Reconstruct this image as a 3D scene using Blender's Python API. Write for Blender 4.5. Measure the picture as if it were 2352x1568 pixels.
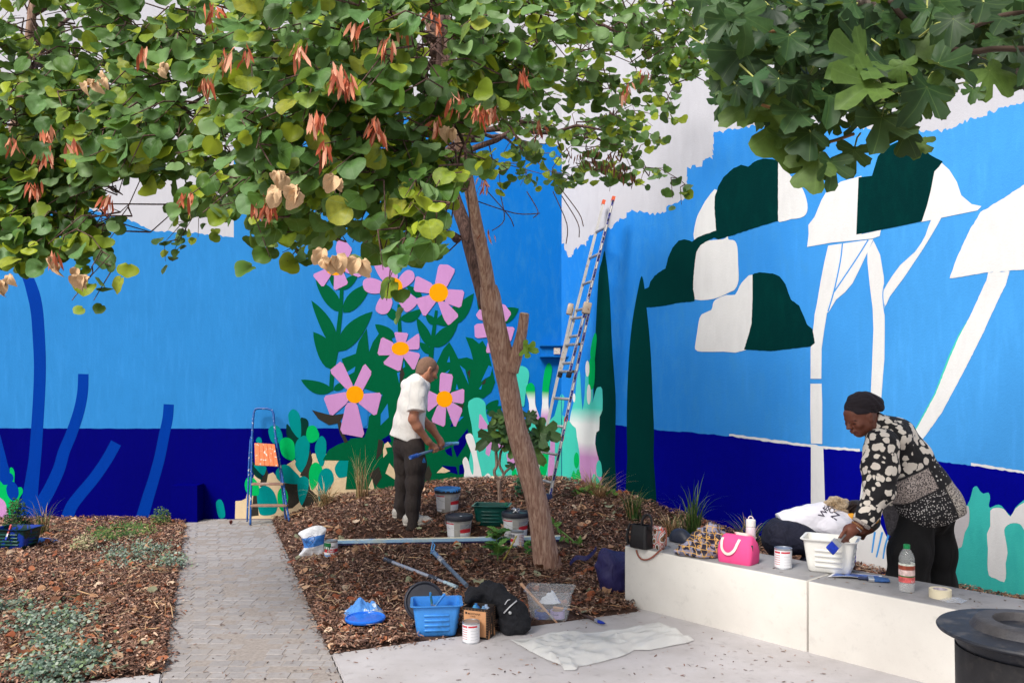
import bpy, bmesh, math, random
import numpy as np
from mathutils import Vector, Matrix, noise
random.seed(7); rng = np.random.default_rng(7)
for o in list(bpy.data.objects): bpy.data.objects.remove(o)
SC = bpy.context.scene; COL = SC.collection
# ------------------------------------------------------------- camera, sky, sun, exposure
F, CX, HY, EYE = 1950.0, 1176.0, 860.0, 1.65      # focal length and horizon in units of a 2352 px wide view
cam = bpy.data.cameras.new('camera'); camo = bpy.data.objects.new('camera', cam); COL.objects.link(camo)
camo.location = (0, 0, EYE); camo.rotation_euler = (math.radians(90), 0, 0)
cam.sensor_width = 36; cam.lens = 36 * F / 2352; cam.shift_y = (HY - 784) / 2352
cam.clip_start = .05; cam.clip_end = 500
SC.camera = camo
SUN_EL, SUN_AZ = 48.0, 215.0          # degrees; azimuth clockwise from +Y
w = bpy.data.worlds.new('World'); SC.world = w; w.use_nodes = True
nt = w.node_tree; bg = nt.nodes['Background']
sky = nt.nodes.new('ShaderNodeTexSky'); sky.sky_type = 'NISHITA'; sky.sun_disc = False
sky.sun_elevation = math.radians(SUN_EL); sky.sun_rotation = math.radians(SUN_AZ)
sky.air_density = 1.0; sky.dust_density = 3.0; sky.ozone_density = 1.0
hs = nt.nodes.new('ShaderNodeHueSaturation'); hs.inputs['Saturation'].default_value = .30
nt.links.new(sky.outputs[0], hs.inputs['Color']); nt.links.new(hs.outputs[0], bg.inputs[0])
bg.inputs[1].default_value = .10
sl = bpy.data.lights.new('sun', 'SUN'); so = bpy.data.objects.new('sun', sl); COL.objects.link(so)
sl.energy = 2.5; sl.angle = math.radians(20); sl.color = (1, .945, .88)
_a, _e = math.radians(SUN_AZ), math.radians(SUN_EL)
to_sun = Vector((math.sin(_a) * math.cos(_e), math.cos(_a) * math.cos(_e), math.sin(_e)))
so.rotation_euler = (-to_sun).to_track_quat('-Z', 'Y').to_euler()
so.location = to_sun * 30
SC.view_settings.view_transform = 'Standard'; SC.view_settings.look = 'None'
SC.view_settings.gamma = 1; SC.view_settings.use_curve_mapping = False
SC.view_settings.exposure = .60
SC.render.engine = 'CYCLES'; SC.cycles.use_denoising = True
SC.cycles.max_bounces = 7; SC.cycles.diffuse_bounces = 3; SC.cycles.glossy_bounces = 2
SC.cycles.transmission_bounces = 5; SC.cycles.transparent_max_bounces = 8
SC.cycles.caustics_reflective = False; SC.cycles.caustics_refractive = False

# ------------------------------------------------------------- photo pixel -> direction helpers
FR = dict(a1=(0,0,1.68),a2=(1350,0,1.68),a3=(2696,0,1.68),a4=(0,900,1.68),a5=(1100,900,1.68),a6=(2000,900,1.68),a7=(2696,900,1.68),a8=(0,1798,1.68),
 b1=(1100,1850,2.6133),b2=(1900,1850,2.6133),b3=(1250,2131,2.6133),b4=(2000,2131,2.6133),b5=(2400,1950,2.6133),b6=(3000,1950,2.6133),b7=(3300,1500,2.9548),b8=(3196,2131,2.6133),
 c1=(1450,1380,1.96),c2=(3250,1520,1.823),c3=(950,1600,3.0167),c4=(2100,740,1.2067),c5=(0,1450,2.24),c6=(0,2100,1.68),c7=(1700,650,.95),c8=(1200,950,1.65),
 d1=(3050,1950,4.612),d2=(3700,2380,4.467),d3=(2480,2030,6.534),d4=(1600,2350,4.276),d5=(1850,1620,2.489),d6=(0,1950,4.704),d7=(1950,1300,2.2396),d8=(3640,1850,2.614),D=(0,0,1/1.7415))
def fr(k, x, y):
    ox, oy, s = FR[k]; return ((ox + x / s) / 1.7415, (oy + y / s) / 1.7415)
def ray(x, y): return Vector(((x - CX) / F, 1, -(y - HY) / F))
def atY(x, y, Y): d = ray(x, y); return Vector((d.x * Y, Y, EYE + d.z * Y))
def kY(k, x, y, Y): return atY(*fr(k, x, y), Y)
YB = 9.72                                           # back wall plane
CORNER = Vector((.568, YB, 0))
WD = Vector((.672, -.741, 0)).normalized()          # along the right wall, towards the camera
WN = Vector((WD.y, -WD.x, 0))                       # out of the right wall into the yard (points to -x,-y)
if WN.y > 0: WN = -WN
def sstep(a, b, x):
    t = min(1, max(0, (x - a) / (b - a))); return t * t * (3 - 2 * t)
def mound(X, Y):
    return .47 * math.exp(-((X - .1) / 2.6) ** 2) * sstep(5.7, 9.6, Y) * sstep(-.02, .75, X + 1.08 + .357 * (Y - 5.03))
BOARD = None
def gz(X, Y):                                       # height of the planted ground
    z = .012 + mound(X, Y) + .012 * noise.noise(Vector((X * 2.3, Y * 2.3, 0)))
    if BOARD and BOARD[0].x - .15 < X < BOARD[1].x + .15:   # the mulch is trodden flat along the long board
        a, b = BOARD; t = (X - a.x) / (b.x - a.x); d = abs(Y - a.y - (b.y - a.y) * t - .03)
        if d < .34: z = min(z, z + (a.z + (b.z - a.z) * t - .014 - z) * (1 - sstep(.09, .34, d)))
    return z
def gnd(x, y):
    z = 0
    for i in range(12):
        Y = (EYE - z) * F / max(20, (y - HY)); X = (x - CX) / F * Y; z = .5 * z + .5 * gz(X, Y)
    Y = (EYE - z) * F / (y - HY); X = (x - CX) / F * Y
    return Vector((X, Y, gz(X, Y)))
def gk(k, x, y): return gnd(*fr(k, x, y))
BOARD = (gk('b1', 632, 868), gk('b2', 885, 826))
def flat(x, y, z=0.0):
    Y = (EYE - z) * F / (y - HY); return Vector(((x - CX) / F * Y, Y, z))
def fk(k, x, y, z=0.0): return flat(*fr(k, x, y), z)
def onR(x, y, off=0.0):                             # point on the right wall
    d = ray(x, y); p0 = CORNER + WN * off; o = Vector((0, 0, EYE))
    t = (p0 - o).dot(WN) / d.dot(WN); return o + d * t

# ------------------------------------------------------------- objects
def link(o): COL.objects.link(o); return o
def tag(o, label=None, cat=None, group=None, kind=None):
    if label: o['label'] = label
    if cat: o['category'] = cat
    if group: o['group'] = group
    if kind: o['kind'] = kind
    return o
def thing(name, label, cat, loc=(0, 0, 0), rz=0, group=None):
    o = link(bpy.data.objects.new(name, None)); o.location = loc; o.rotation_euler = (0, 0, rz)
    o.empty_display_size = .1
    return tag(o, label, cat, group)
def mesh_obj(name, v, f, mat, parent=None, smooth=None, origin=None, label=None):
    me = bpy.data.meshes.new(name)
    if origin is not None: v = [(p[0] - origin[0], p[1] - origin[1], p[2] - origin[2]) for p in v]
    me.from_pydata([tuple(p) for p in v], [], [tuple(q) for q in f]); me.update()
    return finish(name, me, mat, parent, smooth, label)
def finish(name, me, mat, parent=None, smooth=None, label=None):
    if smooth is not None and smooth is not False:
        me.shade_smooth()
        if smooth is not True: me.set_sharp_from_angle(angle=math.radians(smooth))
    if mat:
        for m in (mat if isinstance(mat, (list, tuple)) else [mat]): me.materials.append(m)
    o = link(bpy.data.objects.new(name, me))
    if parent is not None: o.parent = parent
    if label: o['label'] = label
    return o
def big_mesh(name, V, Fq, mat, parent=None, smooth=None, cols=None, n=3):
    """numpy verts (N,3), faces (M,n) fast; cols = per-vertex rgb attribute 'col'"""
    me = bpy.data.meshes.new(name); V = np.asarray(V, np.float32); Fq = np.asarray(Fq, np.int32)
    me.vertices.add(len(V)); me.vertices.foreach_set('co', V.ravel())
    me.loops.add(Fq.size); me.loops.foreach_set('vertex_index', Fq.ravel())
    me.polygons.add(len(Fq)); me.polygons.foreach_set('loop_start', np.arange(0, Fq.size, n, dtype=np.int32))
    me.update(calc_edges=True)
    if cols is not None:
        a = me.color_attributes.new('col', 'FLOAT_COLOR', 'POINT')
        c = np.ones((len(V), 4), np.float32); c[:, :3] = cols; a.data.foreach_set('color', c.ravel())
    return finish(name, me, mat, parent, smooth)
class MB:
    def __init__(s): s.v = []; s.f = []
    def add(s, vs, fs, M=None):
        o = len(s.v); s.v += [tuple(M @ Vector(p)) if M is not None else tuple(p) for p in vs]
        s.f += [tuple(i + o for i in q) for q in fs]; return s
    def box(s, c, size, R=None, taper=1.0):
        hx, hy, hz = size[0] / 2, size[1] / 2, size[2] / 2; c = Vector(c); vs = []
        for z, t in ((-hz, 1), (hz, taper)):
            for x, y in ((-hx, -hy), (hx, -hy), (hx, hy), (-hx, hy)):
                p = Vector((x * t, y * t, z)); vs.append(c + (R @ p if R else p))
        return s.add(vs, [(3, 2, 1, 0), (4, 5, 6, 7), (0, 1, 5, 4), (1, 2, 6, 5), (2, 3, 7, 6), (3, 0, 4, 7)])
    def rbox(s, c, size, R=None, b=.005, seg=2, taper=1.0):
        bm = bmesh.new(); bmesh.ops.create_cube(bm, size=1)
        for q in bm.verts:
            t = taper if q.co.z > 0 else 1
            q.co = Vector((q.co.x * size[0] * t, q.co.y * size[1] * t, q.co.z * size[2]))
        bmesh.ops.bevel(bm, geom=list(bm.edges), offset=b, segments=seg, affect='EDGES', profile=.5)
        c = Vector(c); bm.verts.index_update()
        s.add([c + (R @ q.co if R else q.co) for q in bm.verts], [[q.index for q in g.verts] for g in bm.faces]); bm.free(); return s
    def tube(s, pts, rad, n=8, caps=True, flatten=1.0, up=None):
        pts = [Vector(p) for p in pts]; m = len(pts)
        if not isinstance(rad, (list, tuple)): rad = [rad] * m
        vs, fs = [], []; prev = None
        for i, p in enumerate(pts):
            t = (pts[min(i + 1, m - 1)] - pts[max(i - 1, 0)])
            if t.length < 1e-9: t = Vector((0, 0, 1))
            t.normalize()
            if prev is None:
                a = Vector(up) if up else (Vector((0, 0, 1)) if abs(t.z) < .9 else Vector((1, 0, 0)))
            else: a = prev
            x = a - t * a.dot(t)
            if x.length < 1e-6: x = t.orthogonal()
            x.normalize(); y = t.cross(x); prev = x
            for k in range(n):
                an = 2 * math.pi * k / n
                vs.append(p + x * math.cos(an) * rad[i] * flatten + y * math.sin(an) * rad[i])
        for i in range(m - 1):
            for k in range(n):
                k2 = (k + 1) % n; fs.append((i * n + k, i * n + k2, (i + 1) * n + k2, (i + 1) * n + k))
        if caps: fs.append(tuple(range(n - 1, -1, -1))); fs.append(tuple((m - 1) * n + k for k in range(n)))
        return s.add(vs, fs)
    def lathe(s, prof, n=32, M=None, a0=0, a1=None, sx=1, sy=1):
        full = a1 is None; a1 = 2 * math.pi if full else a1; vs, fs = [], []; cn = n if full else n + 1
        for r, z in prof:
            for k in range(cn):
                an = a0 + (a1 - a0) * k / n; vs.append((r * math.cos(an) * sx, r * math.sin(an) * sy, z))
        for i in range(len(prof) - 1):
            for k in range(n):
                k2 = (k + 1) % cn; fs.append((i * cn + k, i * cn + k2, (i + 1) * cn + k2, (i + 1) * cn + k))
        if full:
            if prof[0][0] > 1e-6: fs.append(tuple(range(cn - 1, -1, -1)))
            if prof[-1][0] > 1e-6: fs.append(tuple((len(prof) - 1) * cn + k for k in range(cn)))
        return s.add(vs, fs, M)
    def prism(s, pts, d):                           # polygon (3d points) extruded by vector d
        n = len(pts); d = Vector(d); vs = [Vector(p) for p in pts] + [Vector(p) + d for p in pts]
        return s.add(vs, [tuple(range(n - 1, -1, -1)), tuple(range(n, 2 * n))] + [(i, (i + 1) % n, n + (i + 1) % n, n + i) for i in range(n)])
    def grid(s, fn, nu, nv, M=None):
        vs = [fn(i / nu, j / nv) for j in range(nv + 1) for i in range(nu + 1)]
        return s.add(vs, [(j * (nu + 1) + i, j * (nu + 1) + i + 1, (j + 1) * (nu + 1) + i + 1, (j + 1) * (nu + 1) + i) for j in range(nv) for i in range(nu)], M)
    def build(s, name, mat, parent=None, smooth=30, origin=None, label=None):
        return mesh_obj(name, s.v, s.f, mat, parent, smooth, origin, label)
def RZ(a): return Matrix.Rotation(a, 3, 'Z')
def frame(t, up=(0, 0, 1)):                         # matrix whose z axis is t
    t = Vector(t).normalized(); u = Vector(up)
    if abs(t.dot(u)) > .98: u = Vector((1, 0, 0))
    x = u.cross(t).normalized(); y = t.cross(x)
    return Matrix((x, y, t)).transposed()
def TM(loc, R=None):
    M = Matrix.Translation(Vector(loc)); return M @ R.to_4x4() if R else M
def smooth_poly(pts, n=6, closed=True):
    out = []; m = len(pts)
    for i in range(m if closed else m - 1):
        if closed: p0, p1, p2, p3 = pts[(i - 1) % m], pts[i], pts[(i + 1) % m], pts[(i + 2) % m]
        else: p0, p1, p2, p3 = pts[max(i - 1, 0)], pts[i], pts[i + 1], pts[min(i + 2, m - 1)]
        for j in range(n):
            t = j / n; t2, t3 = t * t, t * t * t
            out.append(tuple(.5 * (2 * b + (c - a) * t + (2 * a - 5 * b + 4 * c - d) * t2 + (3 * b - a - 3 * c + d) * t3) for a, b, c, d in zip(p0, p1, p2, p3)))
    if not closed: out.append(tuple(pts[-1]))
    return out
def text_mesh(s, size=.02):
    cu = bpy.data.curves.new('lettering', 'FONT'); cu.body = s; cu.size = size; cu.align_x = 'CENTER'; cu.align_y = 'CENTER'
    cu.resolution_u = 2; cu.offset = size * .012
    ob = bpy.data.objects.new('lettering', cu); COL.objects.link(ob)
    me = bpy.data.meshes.new_from_object(ob.evaluated_get(bpy.context.evaluated_depsgraph_get()))
    bpy.data.objects.remove(ob); bpy.data.curves.remove(cu)
    v = [tuple(q.co) for q in me.vertices]; f = [tuple(p.vertices) for p in me.polygons]; bpy.data.meshes.remove(me)
    return v, f

# ------------------------------------------------------------- materials
def srgb(r, g, b):
    return tuple(((c / 255) / 12.92 if c / 255 <= .04045 else ((c / 255 + .055) / 1.055) ** 2.4) for c in (r, g, b))
def newmat(name):
    m = bpy.data.materials.new(name); m.use_nodes = True; nt = m.node_tree
    return m, nt, nt.nodes['Principled BSDF']
def N(nt, t, **kw):
    n = nt.nodes.new('ShaderNode' + t)
    for k, v in kw.items():
        if k in n.inputs: n.inputs[k].default_value = v
        else: setattr(n, k, v)
    return n
def mixrgb(nt, a, b, fac, blend='MIX'):
    n = nt.nodes.new('ShaderNodeMix'); n.data_type = 'RGBA'; n.blend_type = blend
    for s, v in ((0, fac), (6, a), (7, b)):
        if hasattr(v, 'is_linked') or hasattr(v, 'links'): nt.links.new(v, n.inputs[s])
        else: n.inputs[s].default_value = v if s == 0 else tuple(v[:3]) + (1,)
    return n.outputs[2]
def rampf(nt, src, a, b, lo=0., hi=1.):
    n = N(nt, 'MapRange'); n.inputs[1].default_value = a; n.inputs[2].default_value = b
    n.inputs[3].default_value = lo; n.inputs[4].default_value = hi; n.clamp = True
    nt.links.new(src, n.inputs[0]); return n.outputs[0]
def coord(nt, scale=(1, 1, 1), which='Object', rot=None):
    tc = N(nt, 'TexCoord'); mp = N(nt, 'Mapping'); mp.inputs['Scale'].default_value = scale
    if rot: mp.inputs['Rotation'].default_value = rot
    nt.links.new(tc.outputs[which], mp.inputs[0]); return mp.outputs[0]
def noi(nt, vec, scale, detail=4, rough=.6, dist=0):
    n = N(nt, 'TexNoise'); n.inputs['Scale'].default_value = scale; n.inputs['Detail'].default_value = detail
    n.inputs['Roughness'].default_value = rough; n.inputs['Distortion'].default_value = dist
    nt.links.new(vec, n.inputs['Vector']); return n.outputs['Fac']
def bump(nt, bs, h, strength, dist=.01):
    n = N(nt, 'Bump'); n.inputs['Strength'].default_value = strength; n.inputs['Distance'].default_value = dist
    nt.links.new(h, n.inputs['Height']); nt.links.new(n.outputs[0], bs.inputs['Normal'])
def pm(name, col, rough=.6, var=.12, vs=12, bmp=0, bs=120, metal=0, dirt=None, dirt_amt=.4, dirt_scale=8, spec=.4, stretch=(1, 1, 1), sheen=0):
    m, nt, b = newmat(name); v = coord(nt, stretch)
    n1 = noi(nt, v, vs, 5); c = tuple(col[:3])
    out = mixrgb(nt, tuple(x * (1 - var) for x in c), tuple(min(1, x * (1 + var)) for x in c), rampf(nt, n1, .3, .7))
    if dirt is not None:
        n2 = noi(nt, v, dirt_scale, 8, .65)
        out = mixrgb(nt, out, dirt, rampf(nt, n2, .5, .72, 0, dirt_amt))
    nt.links.new(out, b.inputs['Base Color'])
    b.inputs['Roughness'].default_value = rough; b.inputs['Metallic'].default_value = metal
    b.inputs['Specular IOR Level'].default_value = spec
    if sheen: b.inputs['Sheen Weight'].default_value = sheen
    if bmp: bump(nt, b, noi(nt, v, bs, 3), bmp)
    return m
def splat(name, col, col2, scale, amt, rough=.5, metal=0, bmp=0):
    """base colour with crisp spots of a second colour (paint spatter)"""
    m, nt, b = newmat(name); v = coord(nt)
    n = noi(nt, v, scale, 3, .5, .6); n2 = noi(nt, v, scale * .3, 3)
    c = mixrgb(nt, tuple(x * .8 for x in col), tuple(min(1, x * 1.15) for x in col), n2)
    nt.links.new(mixrgb(nt, c, col2, rampf(nt, n, amt, amt + .03)), b.inputs['Base Color'])
    b.inputs['Roughness'].default_value = rough; b.inputs['Metallic'].default_value = metal
    if bmp: bump(nt, b, n, bmp)
    return m
def clear_plastic(name, tint=(.95, .97, 1), alpha=.22, rough=.08):
    """thin clear plastic: mostly see-through sheet with gloss"""
    m, nt, b = newmat(name); b.inputs['Base Color'].default_value = (*tint, 1); b.inputs['Roughness'].default_value = rough
    b.inputs['Alpha'].default_value = alpha; b.inputs['Specular IOR Level'].default_value = .9
    return m
# ------------------------------------------------------------- the painted walls
def paint(name, rgb, var=.05, rough=.62, streak=.05, k=.92, patch=None, pr=(-1.4, 1.2)):
    m, nt, b = newmat('paint_' + name); c = tuple(x * k for x in srgb(*rgb)); v = coord(nt)
    n1 = noi(nt, v, 1.1, 4, .55); n2 = noi(nt, coord(nt, (9, 9, 1.2)), 1.6, 4, .6)
    out = mixrgb(nt, tuple(x * (1 - var) for x in c), tuple(min(1, x * (1 + var)) for x in c), rampf(nt, n1, .3, .7))
    out = mixrgb(nt, out, tuple(min(1, x * (1 + 3 * streak) + .15 * streak) for x in c), rampf(nt, n2, .5, .75, 0, streak * 5))
    if patch:                                       # second colour blended in along x, broken up by noise
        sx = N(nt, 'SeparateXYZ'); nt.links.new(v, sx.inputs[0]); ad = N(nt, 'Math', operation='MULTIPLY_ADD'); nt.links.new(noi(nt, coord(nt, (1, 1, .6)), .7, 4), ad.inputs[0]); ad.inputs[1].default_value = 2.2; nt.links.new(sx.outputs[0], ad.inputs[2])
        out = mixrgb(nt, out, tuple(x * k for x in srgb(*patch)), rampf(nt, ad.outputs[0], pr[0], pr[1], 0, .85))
    n5 = noi(nt, coord(nt, (2.2, 2.2, .7)), 5, 8, .7, .4); out = mixrgb(nt, out, tuple(x * (1 - 2.2 * var) for x in c), rampf(nt, n5, .48, .7, 0, .55))   # uneven coverage
    nt.links.new(out, b.inputs['Base Color']); b.inputs['Roughness'].default_value = rough; b.inputs['Specular IOR Level'].default_value = .03
    add = N(nt, 'Math', operation='ADD'); nt.links.new(noi(nt, v, 55, 3), add.inputs[0]); nt.links.new(noi(nt, v, 210, 2), add.inputs[1])
    bump(nt, b, add.outputs[0], .32, .006); return m
def gradpaint(name, stops, nz=.05):
    """spray-faded paint: colours blended by height on the wall"""
    m, nt, b = newmat('paint_' + name); tc = N(nt, 'TexCoord'); sx = N(nt, 'SeparateXYZ'); nt.links.new(tc.outputs['Object'], sx.inputs[0])
    v = coord(nt); n = noi(nt, v, 9, 4); ad = N(nt, 'Math', operation='MULTIPLY_ADD'); nt.links.new(n, ad.inputs[0]); ad.inputs[1].default_value = nz * 2; nt.links.new(sx.outputs[2], ad.inputs[2])
    z0, z1 = stops[0][0], stops[-1][0]; f = rampf(nt, ad.outputs[0], z0 + nz, z1 + nz)
    cr = N(nt, 'ValToRGB'); el = cr.color_ramp.elements
    el[0].position = 0; el[1].position = 1
    for i, (z, c) in enumerate(stops):
        e = el[0] if i == 0 else (el[len(el) - 1] if i == len(stops) - 1 else el.new((z - z0) / (z1 - z0))); e.color = (*[x * .92 for x in srgb(*c)], 1)
    nt.links.new(f, cr.inputs[0]); nt.links.new(cr.outputs[0], b.inputs['Base Color']); b.inputs['Roughness'].default_value = .8
    b.inputs['Specular IOR Level'].default_value = .03; bump(nt, b, noi(nt, v, 180, 3), .3, .005); return m
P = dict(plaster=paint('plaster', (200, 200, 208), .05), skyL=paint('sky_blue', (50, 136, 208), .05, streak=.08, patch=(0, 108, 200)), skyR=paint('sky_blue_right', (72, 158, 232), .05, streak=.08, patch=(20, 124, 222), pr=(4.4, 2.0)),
 navy=paint('navy', (0, 0, 112), .06, streak=.02), stem=paint('royal_blue', (0, 58, 160), .06, streak=.02), pink=paint('pink', (203, 146, 203), .04, streak=.02),
 orange=paint('orange', (252, 164, 10), .03, streak=.02), green=paint('green', (0, 94, 58), .05, streak=.02), brown=paint('dark_olive', (54, 52, 47), .05, streak=.02),
 teal=paint('teal', (0, 142, 142), .04, streak=.02), lime=paint('bright_green', (2, 186, 98), .05, streak=.02), dkgreen=paint('bottle_green', (8, 56, 50), .05, streak=.02),
 sand=paint('sand', (226, 202, 165), .04, streak=.02), mint=paint('mint', (72, 206, 188), .06, streak=.03), dkteal=paint('dark_teal', (0, 64, 60), .06, streak=.03, patch=(0, 40, 42), pr=(1.5, 3.5)),
 white=paint('white', (230, 230, 231), .05, streak=.05), grey=paint('undercoat', (196, 192, 196), .06), mintR=paint('turquoise', (56, 186, 184), .06, streak=.03, patch=(84, 210, 190), pr=(4, 6)),
 halo=paint('pale_blue', (150, 196, 232), .06))
P['navyR'] = paint('navy_right', (2, 4, 142), .06, streak=.02)  # brighter navy for the band on the right wall
P['finger'] = gradpaint('finger', [(.55, (206, 150, 205)), (1.17, (206, 150, 205)), (1.27, (238, 238, 240)), (1.36, (232, 236, 238)), (1.46, (0, 176, 90)), (2.2, (0, 176, 90))], .015)
P['hand'] = gradpaint('hand', [(.2, (206, 150, 205)), (.74, (206, 150, 205)), (.9, (236, 236, 238)), (1.1, (236, 240, 240)), (1.28, (84, 212, 196)), (1.9, (66, 185, 205))], .03)
P['greenmint'] = gradpaint('greenmint', [(.3, (0, 170, 110)), (.5, (60, 205, 170)), (.8, (72, 206, 188))], .03)
def wall_mesh(a, b, h, th, nrm):                    # front face through a-b, thickness behind
    mb = MB(); a = Vector(a); b = Vector(b); back = -Vector(nrm) * th
    mb.prism([a + Vector((0, 0, -.3)), b + Vector((0, 0, -.3)), b + Vector((0, 0, h)), a + Vector((0, 0, h))], back); return mb
BW = wall_mesh((-7.5, YB, 0), (CORNER.x, YB, 0), 6.6, .25, (0, -1, 0)).build('mural_wall', P['plaster'], smooth=None)
tag(BW, 'long garden wall painted with pink flowers, cacti and blue stems', 'wall')
RW = wall_mesh(CORNER, CORNER + WD * 7.2, 6.6, .25, WN).build('mural_wall', P['plaster'], smooth=None)
tag(RW, 'wall painted with dark cypresses, white mushrooms and round clouds behind the concrete bench', 'wall')
LAY = .0007; NSH = [0]
def shape(wall, k, pts, mat, lay, name, sm=0, parent=None, clipx=None):
    """a painted patch: outline traced on the wall, laid as a thin coat of its own"""
    q = [fr(k, *p) for p in pts]
    if sm: q = smooth_poly(q, sm)
    NSH[0] += 1; off = .001 + LAY * lay + 5e-6 * NSH[0]
    v = [atY(x, y, YB - off) if wall is BW else onR(x, y, off) for x, y in q]
    return mesh_obj(name, v, [tuple(range(len(v)))], P[mat], parent or wall)
def ribbon_pts(cs, w):
    cs = smooth_poly(cs, 5, False); ws = w if isinstance(w, list) else [w, w]; L, R = [], []; n = len(cs)
    for i, (x, y) in enumerate(cs):
        a, b = cs[max(i - 1, 0)], cs[min(i + 1, n - 1)]; dx, dy = b[0] - a[0], b[1] - a[1]; l = math.hypot(dx, dy) or 1
        t = i / (n - 1) * (len(ws) - 1); j = min(int(t), len(ws) - 2); ww = (ws[j] + (ws[j + 1] - ws[j]) * (t - j)) / 2
        L.append((x - dy / l * ww, y + dx / l * ww)); R.append((x + dy / l * ww, y - dx / l * ww))
    return L + R[::-1]
def ribbon(wall, k, cs, w, mat, lay, name): return shape(wall, k, ribbon_pts(cs, w), mat, lay, name)
def leafpts(b, t, w, bend=.0, n=9):
    dx, dy = t[0] - b[0], t[1] - b[1]; l = math.hypot(dx, dy); nx, ny = -dy / l, dx / l; L, R = [], []
    for i in range(n + 1):
        u = i / n; s = math.sin(math.pi * u ** .8) ** .8 * w / 2; c = bend * l * math.sin(math.pi * u)
        L.append((b[0] + dx * u + nx * (s + c), b[1] + dy * u + ny * (s + c))); R.append((b[0] + dx * u + nx * (c - s), b[1] + dy * u + ny * (c - s)))
    return L + R[-2:0:-1]
def ell(cx, cy, rx, ry, n=24, rot=0):
    c, s = math.cos(rot), math.sin(rot)
    return [(cx + rx * math.cos(a) * c - ry * math.sin(a) * s, cy + rx * math.cos(a) * s + ry * math.sin(a) * c) for a in [2 * math.pi * i / n for i in range(n)]]
def ragged(pts, amp=2.2, step=5):
    out = []
    for (x0, y0), (x1, y1) in zip(pts, pts[1:]):
        n = max(1, int(math.hypot(x1 - x0, y1 - y0) / step))
        for i in range(n): t = i / n; out.append((x0 + (x1 - x0) * t + random.uniform(-.5, .5) * amp, y0 + (y1 - y0) * t + random.uniform(-1, 1) * amp))
    out.append(pts[-1]); return out
# --- back wall: fields
top = ragged([(-260, 430), (0, 451), (60, 452), (110, 452), (191, 478), (284, 499), (352, 530), (441, 534), (537, 545)], 2.5, 6)
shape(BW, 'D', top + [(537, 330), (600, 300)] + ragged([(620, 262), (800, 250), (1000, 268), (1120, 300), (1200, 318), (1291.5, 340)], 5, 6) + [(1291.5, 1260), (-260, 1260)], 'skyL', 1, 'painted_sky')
shape(BW, 'D', ragged([(-260, 983), (0, 983), (400, 984), (800, 983), (1291.5, 981)], .5, 12) + [(1291.5, 1265), (-260, 1265)], 'navy', 2, 'painted_band')
# --- blue stems at the left
ribbon(BW, 'a4', [(150, 270), (205, 400), (245, 560), (262, 780), (268, 960), (262, 1150), (250, 1350), (235, 1560), (215, 1720), (200, 1850), (195, 1990)], [60, 85, 82, 80, 80, 82, 100, 160], 'stem', 3, 'painted_stem')
ribbon(BW, 'a4', [(560, 1000), (555, 1120), (530, 1250), (480, 1400), (430, 1520), (395, 1640), (330, 1780), (250, 1920), (230, 1980)], [70, 74, 78, 84, 100], 'stem', 3, 'painted_stem')
ribbon(BW, 'c5', [(1040, 718), (985, 820), (920, 925), (830, 1050), (720, 1180), (640, 1290), (590, 1420)], [100, 98, 102, 110], 'stem', 3, 'painted_stem')
ribbon(BW, 'c5', [(1512, 373), (1502, 500), (1470, 650), (1430, 850), (1375, 1050), (1325, 1210), (1265, 1420)], [92, 95, 98, 112], 'stem', 3, 'painted_stem')
shape(BW, 'c5', [(-60, 560), (0, 640), (80, 950), (105, 1060), (60, 1420), (-60, 1420)], 'stem', 3, 'painted_stem')
shape(BW, 'c5', [(-60, 1030), (40, 1090), (85, 990), (88, 945), (112, 942), (130, 985), (128, 1060), (135, 1115), (190, 1115), (204, 1160), (170, 1220), (165, 1290), (130, 1330), (60, 1420), (-60, 1420)], 'lime', 4, 'painted_cactus', 4)
shape(BW, 'c5', [(20, 1080), (65, 990), (110, 1000), (118, 1050), (70, 1090)], 'stem', 5, 'painted_spot', 4)
shape(BW, 'c5', [(58, 1110), (110, 1062), (158, 1110), (165, 1190), (118, 1235), (70, 1190)], 'stem', 5, 'painted_spot', 4)
shape(BW, 'c5', [(-60, 1200), (30, 1230), (60, 1300), (70, 1420), (-60, 1420)], 'pink', 5, 'painted_spot', 4)
# --- cacti and sand by the step ladder
shape(BW, 'c3', [(-30, 1430), (-25, 1215), (50, 1210), (100, 1185), (120, 1100), (180, 1000), (200, 890), (280, 960), (350, 900), (430, 868), (500, 960), (560, 800), (620, 760), (690, 715), (755, 860), (905, 640), (1100, 650), (1250, 700), (1900, 640), (1900, 1430)], 'sand', 3, 'painted_sand')
for q in ([(190, 1150), (240, 1140), (255, 1390), (165, 1400)], [(280, 960), (350, 830), (372, 880), (340, 1040), (270, 1040)], [(555, 1000), (735, 1010), (745, 1230), (665, 1300), (600, 1310)], [(775, 1280), (850, 960), (880, 1080), (1060, 1230), (1060, 1330), (850, 1330)], [(755, 905), (880, 600), (905, 720), (870, 960)], [(1010, 900), (1100, 820), (1130, 1060), (1030, 1120)]): shape(BW, 'c3', q, 'brown', 4, 'painted_trunk')
for q in ([(595, 285), (588, 350), (600, 440), (690, 545), (740, 460), (640, 330)], [(758, 230), (800, 212), (845, 240), (856, 300), (828, 440), (762, 440)], [(180, 740), (230, 800), (290, 900), (290, 960), (195, 890)], [(1010, 1150), (1120, 1170), (1190, 1260), (1090, 1340), (1020, 1250)]): shape(BW, 'c3', q, 'dkgreen', 5, 'painted_cactus', 4)
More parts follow.
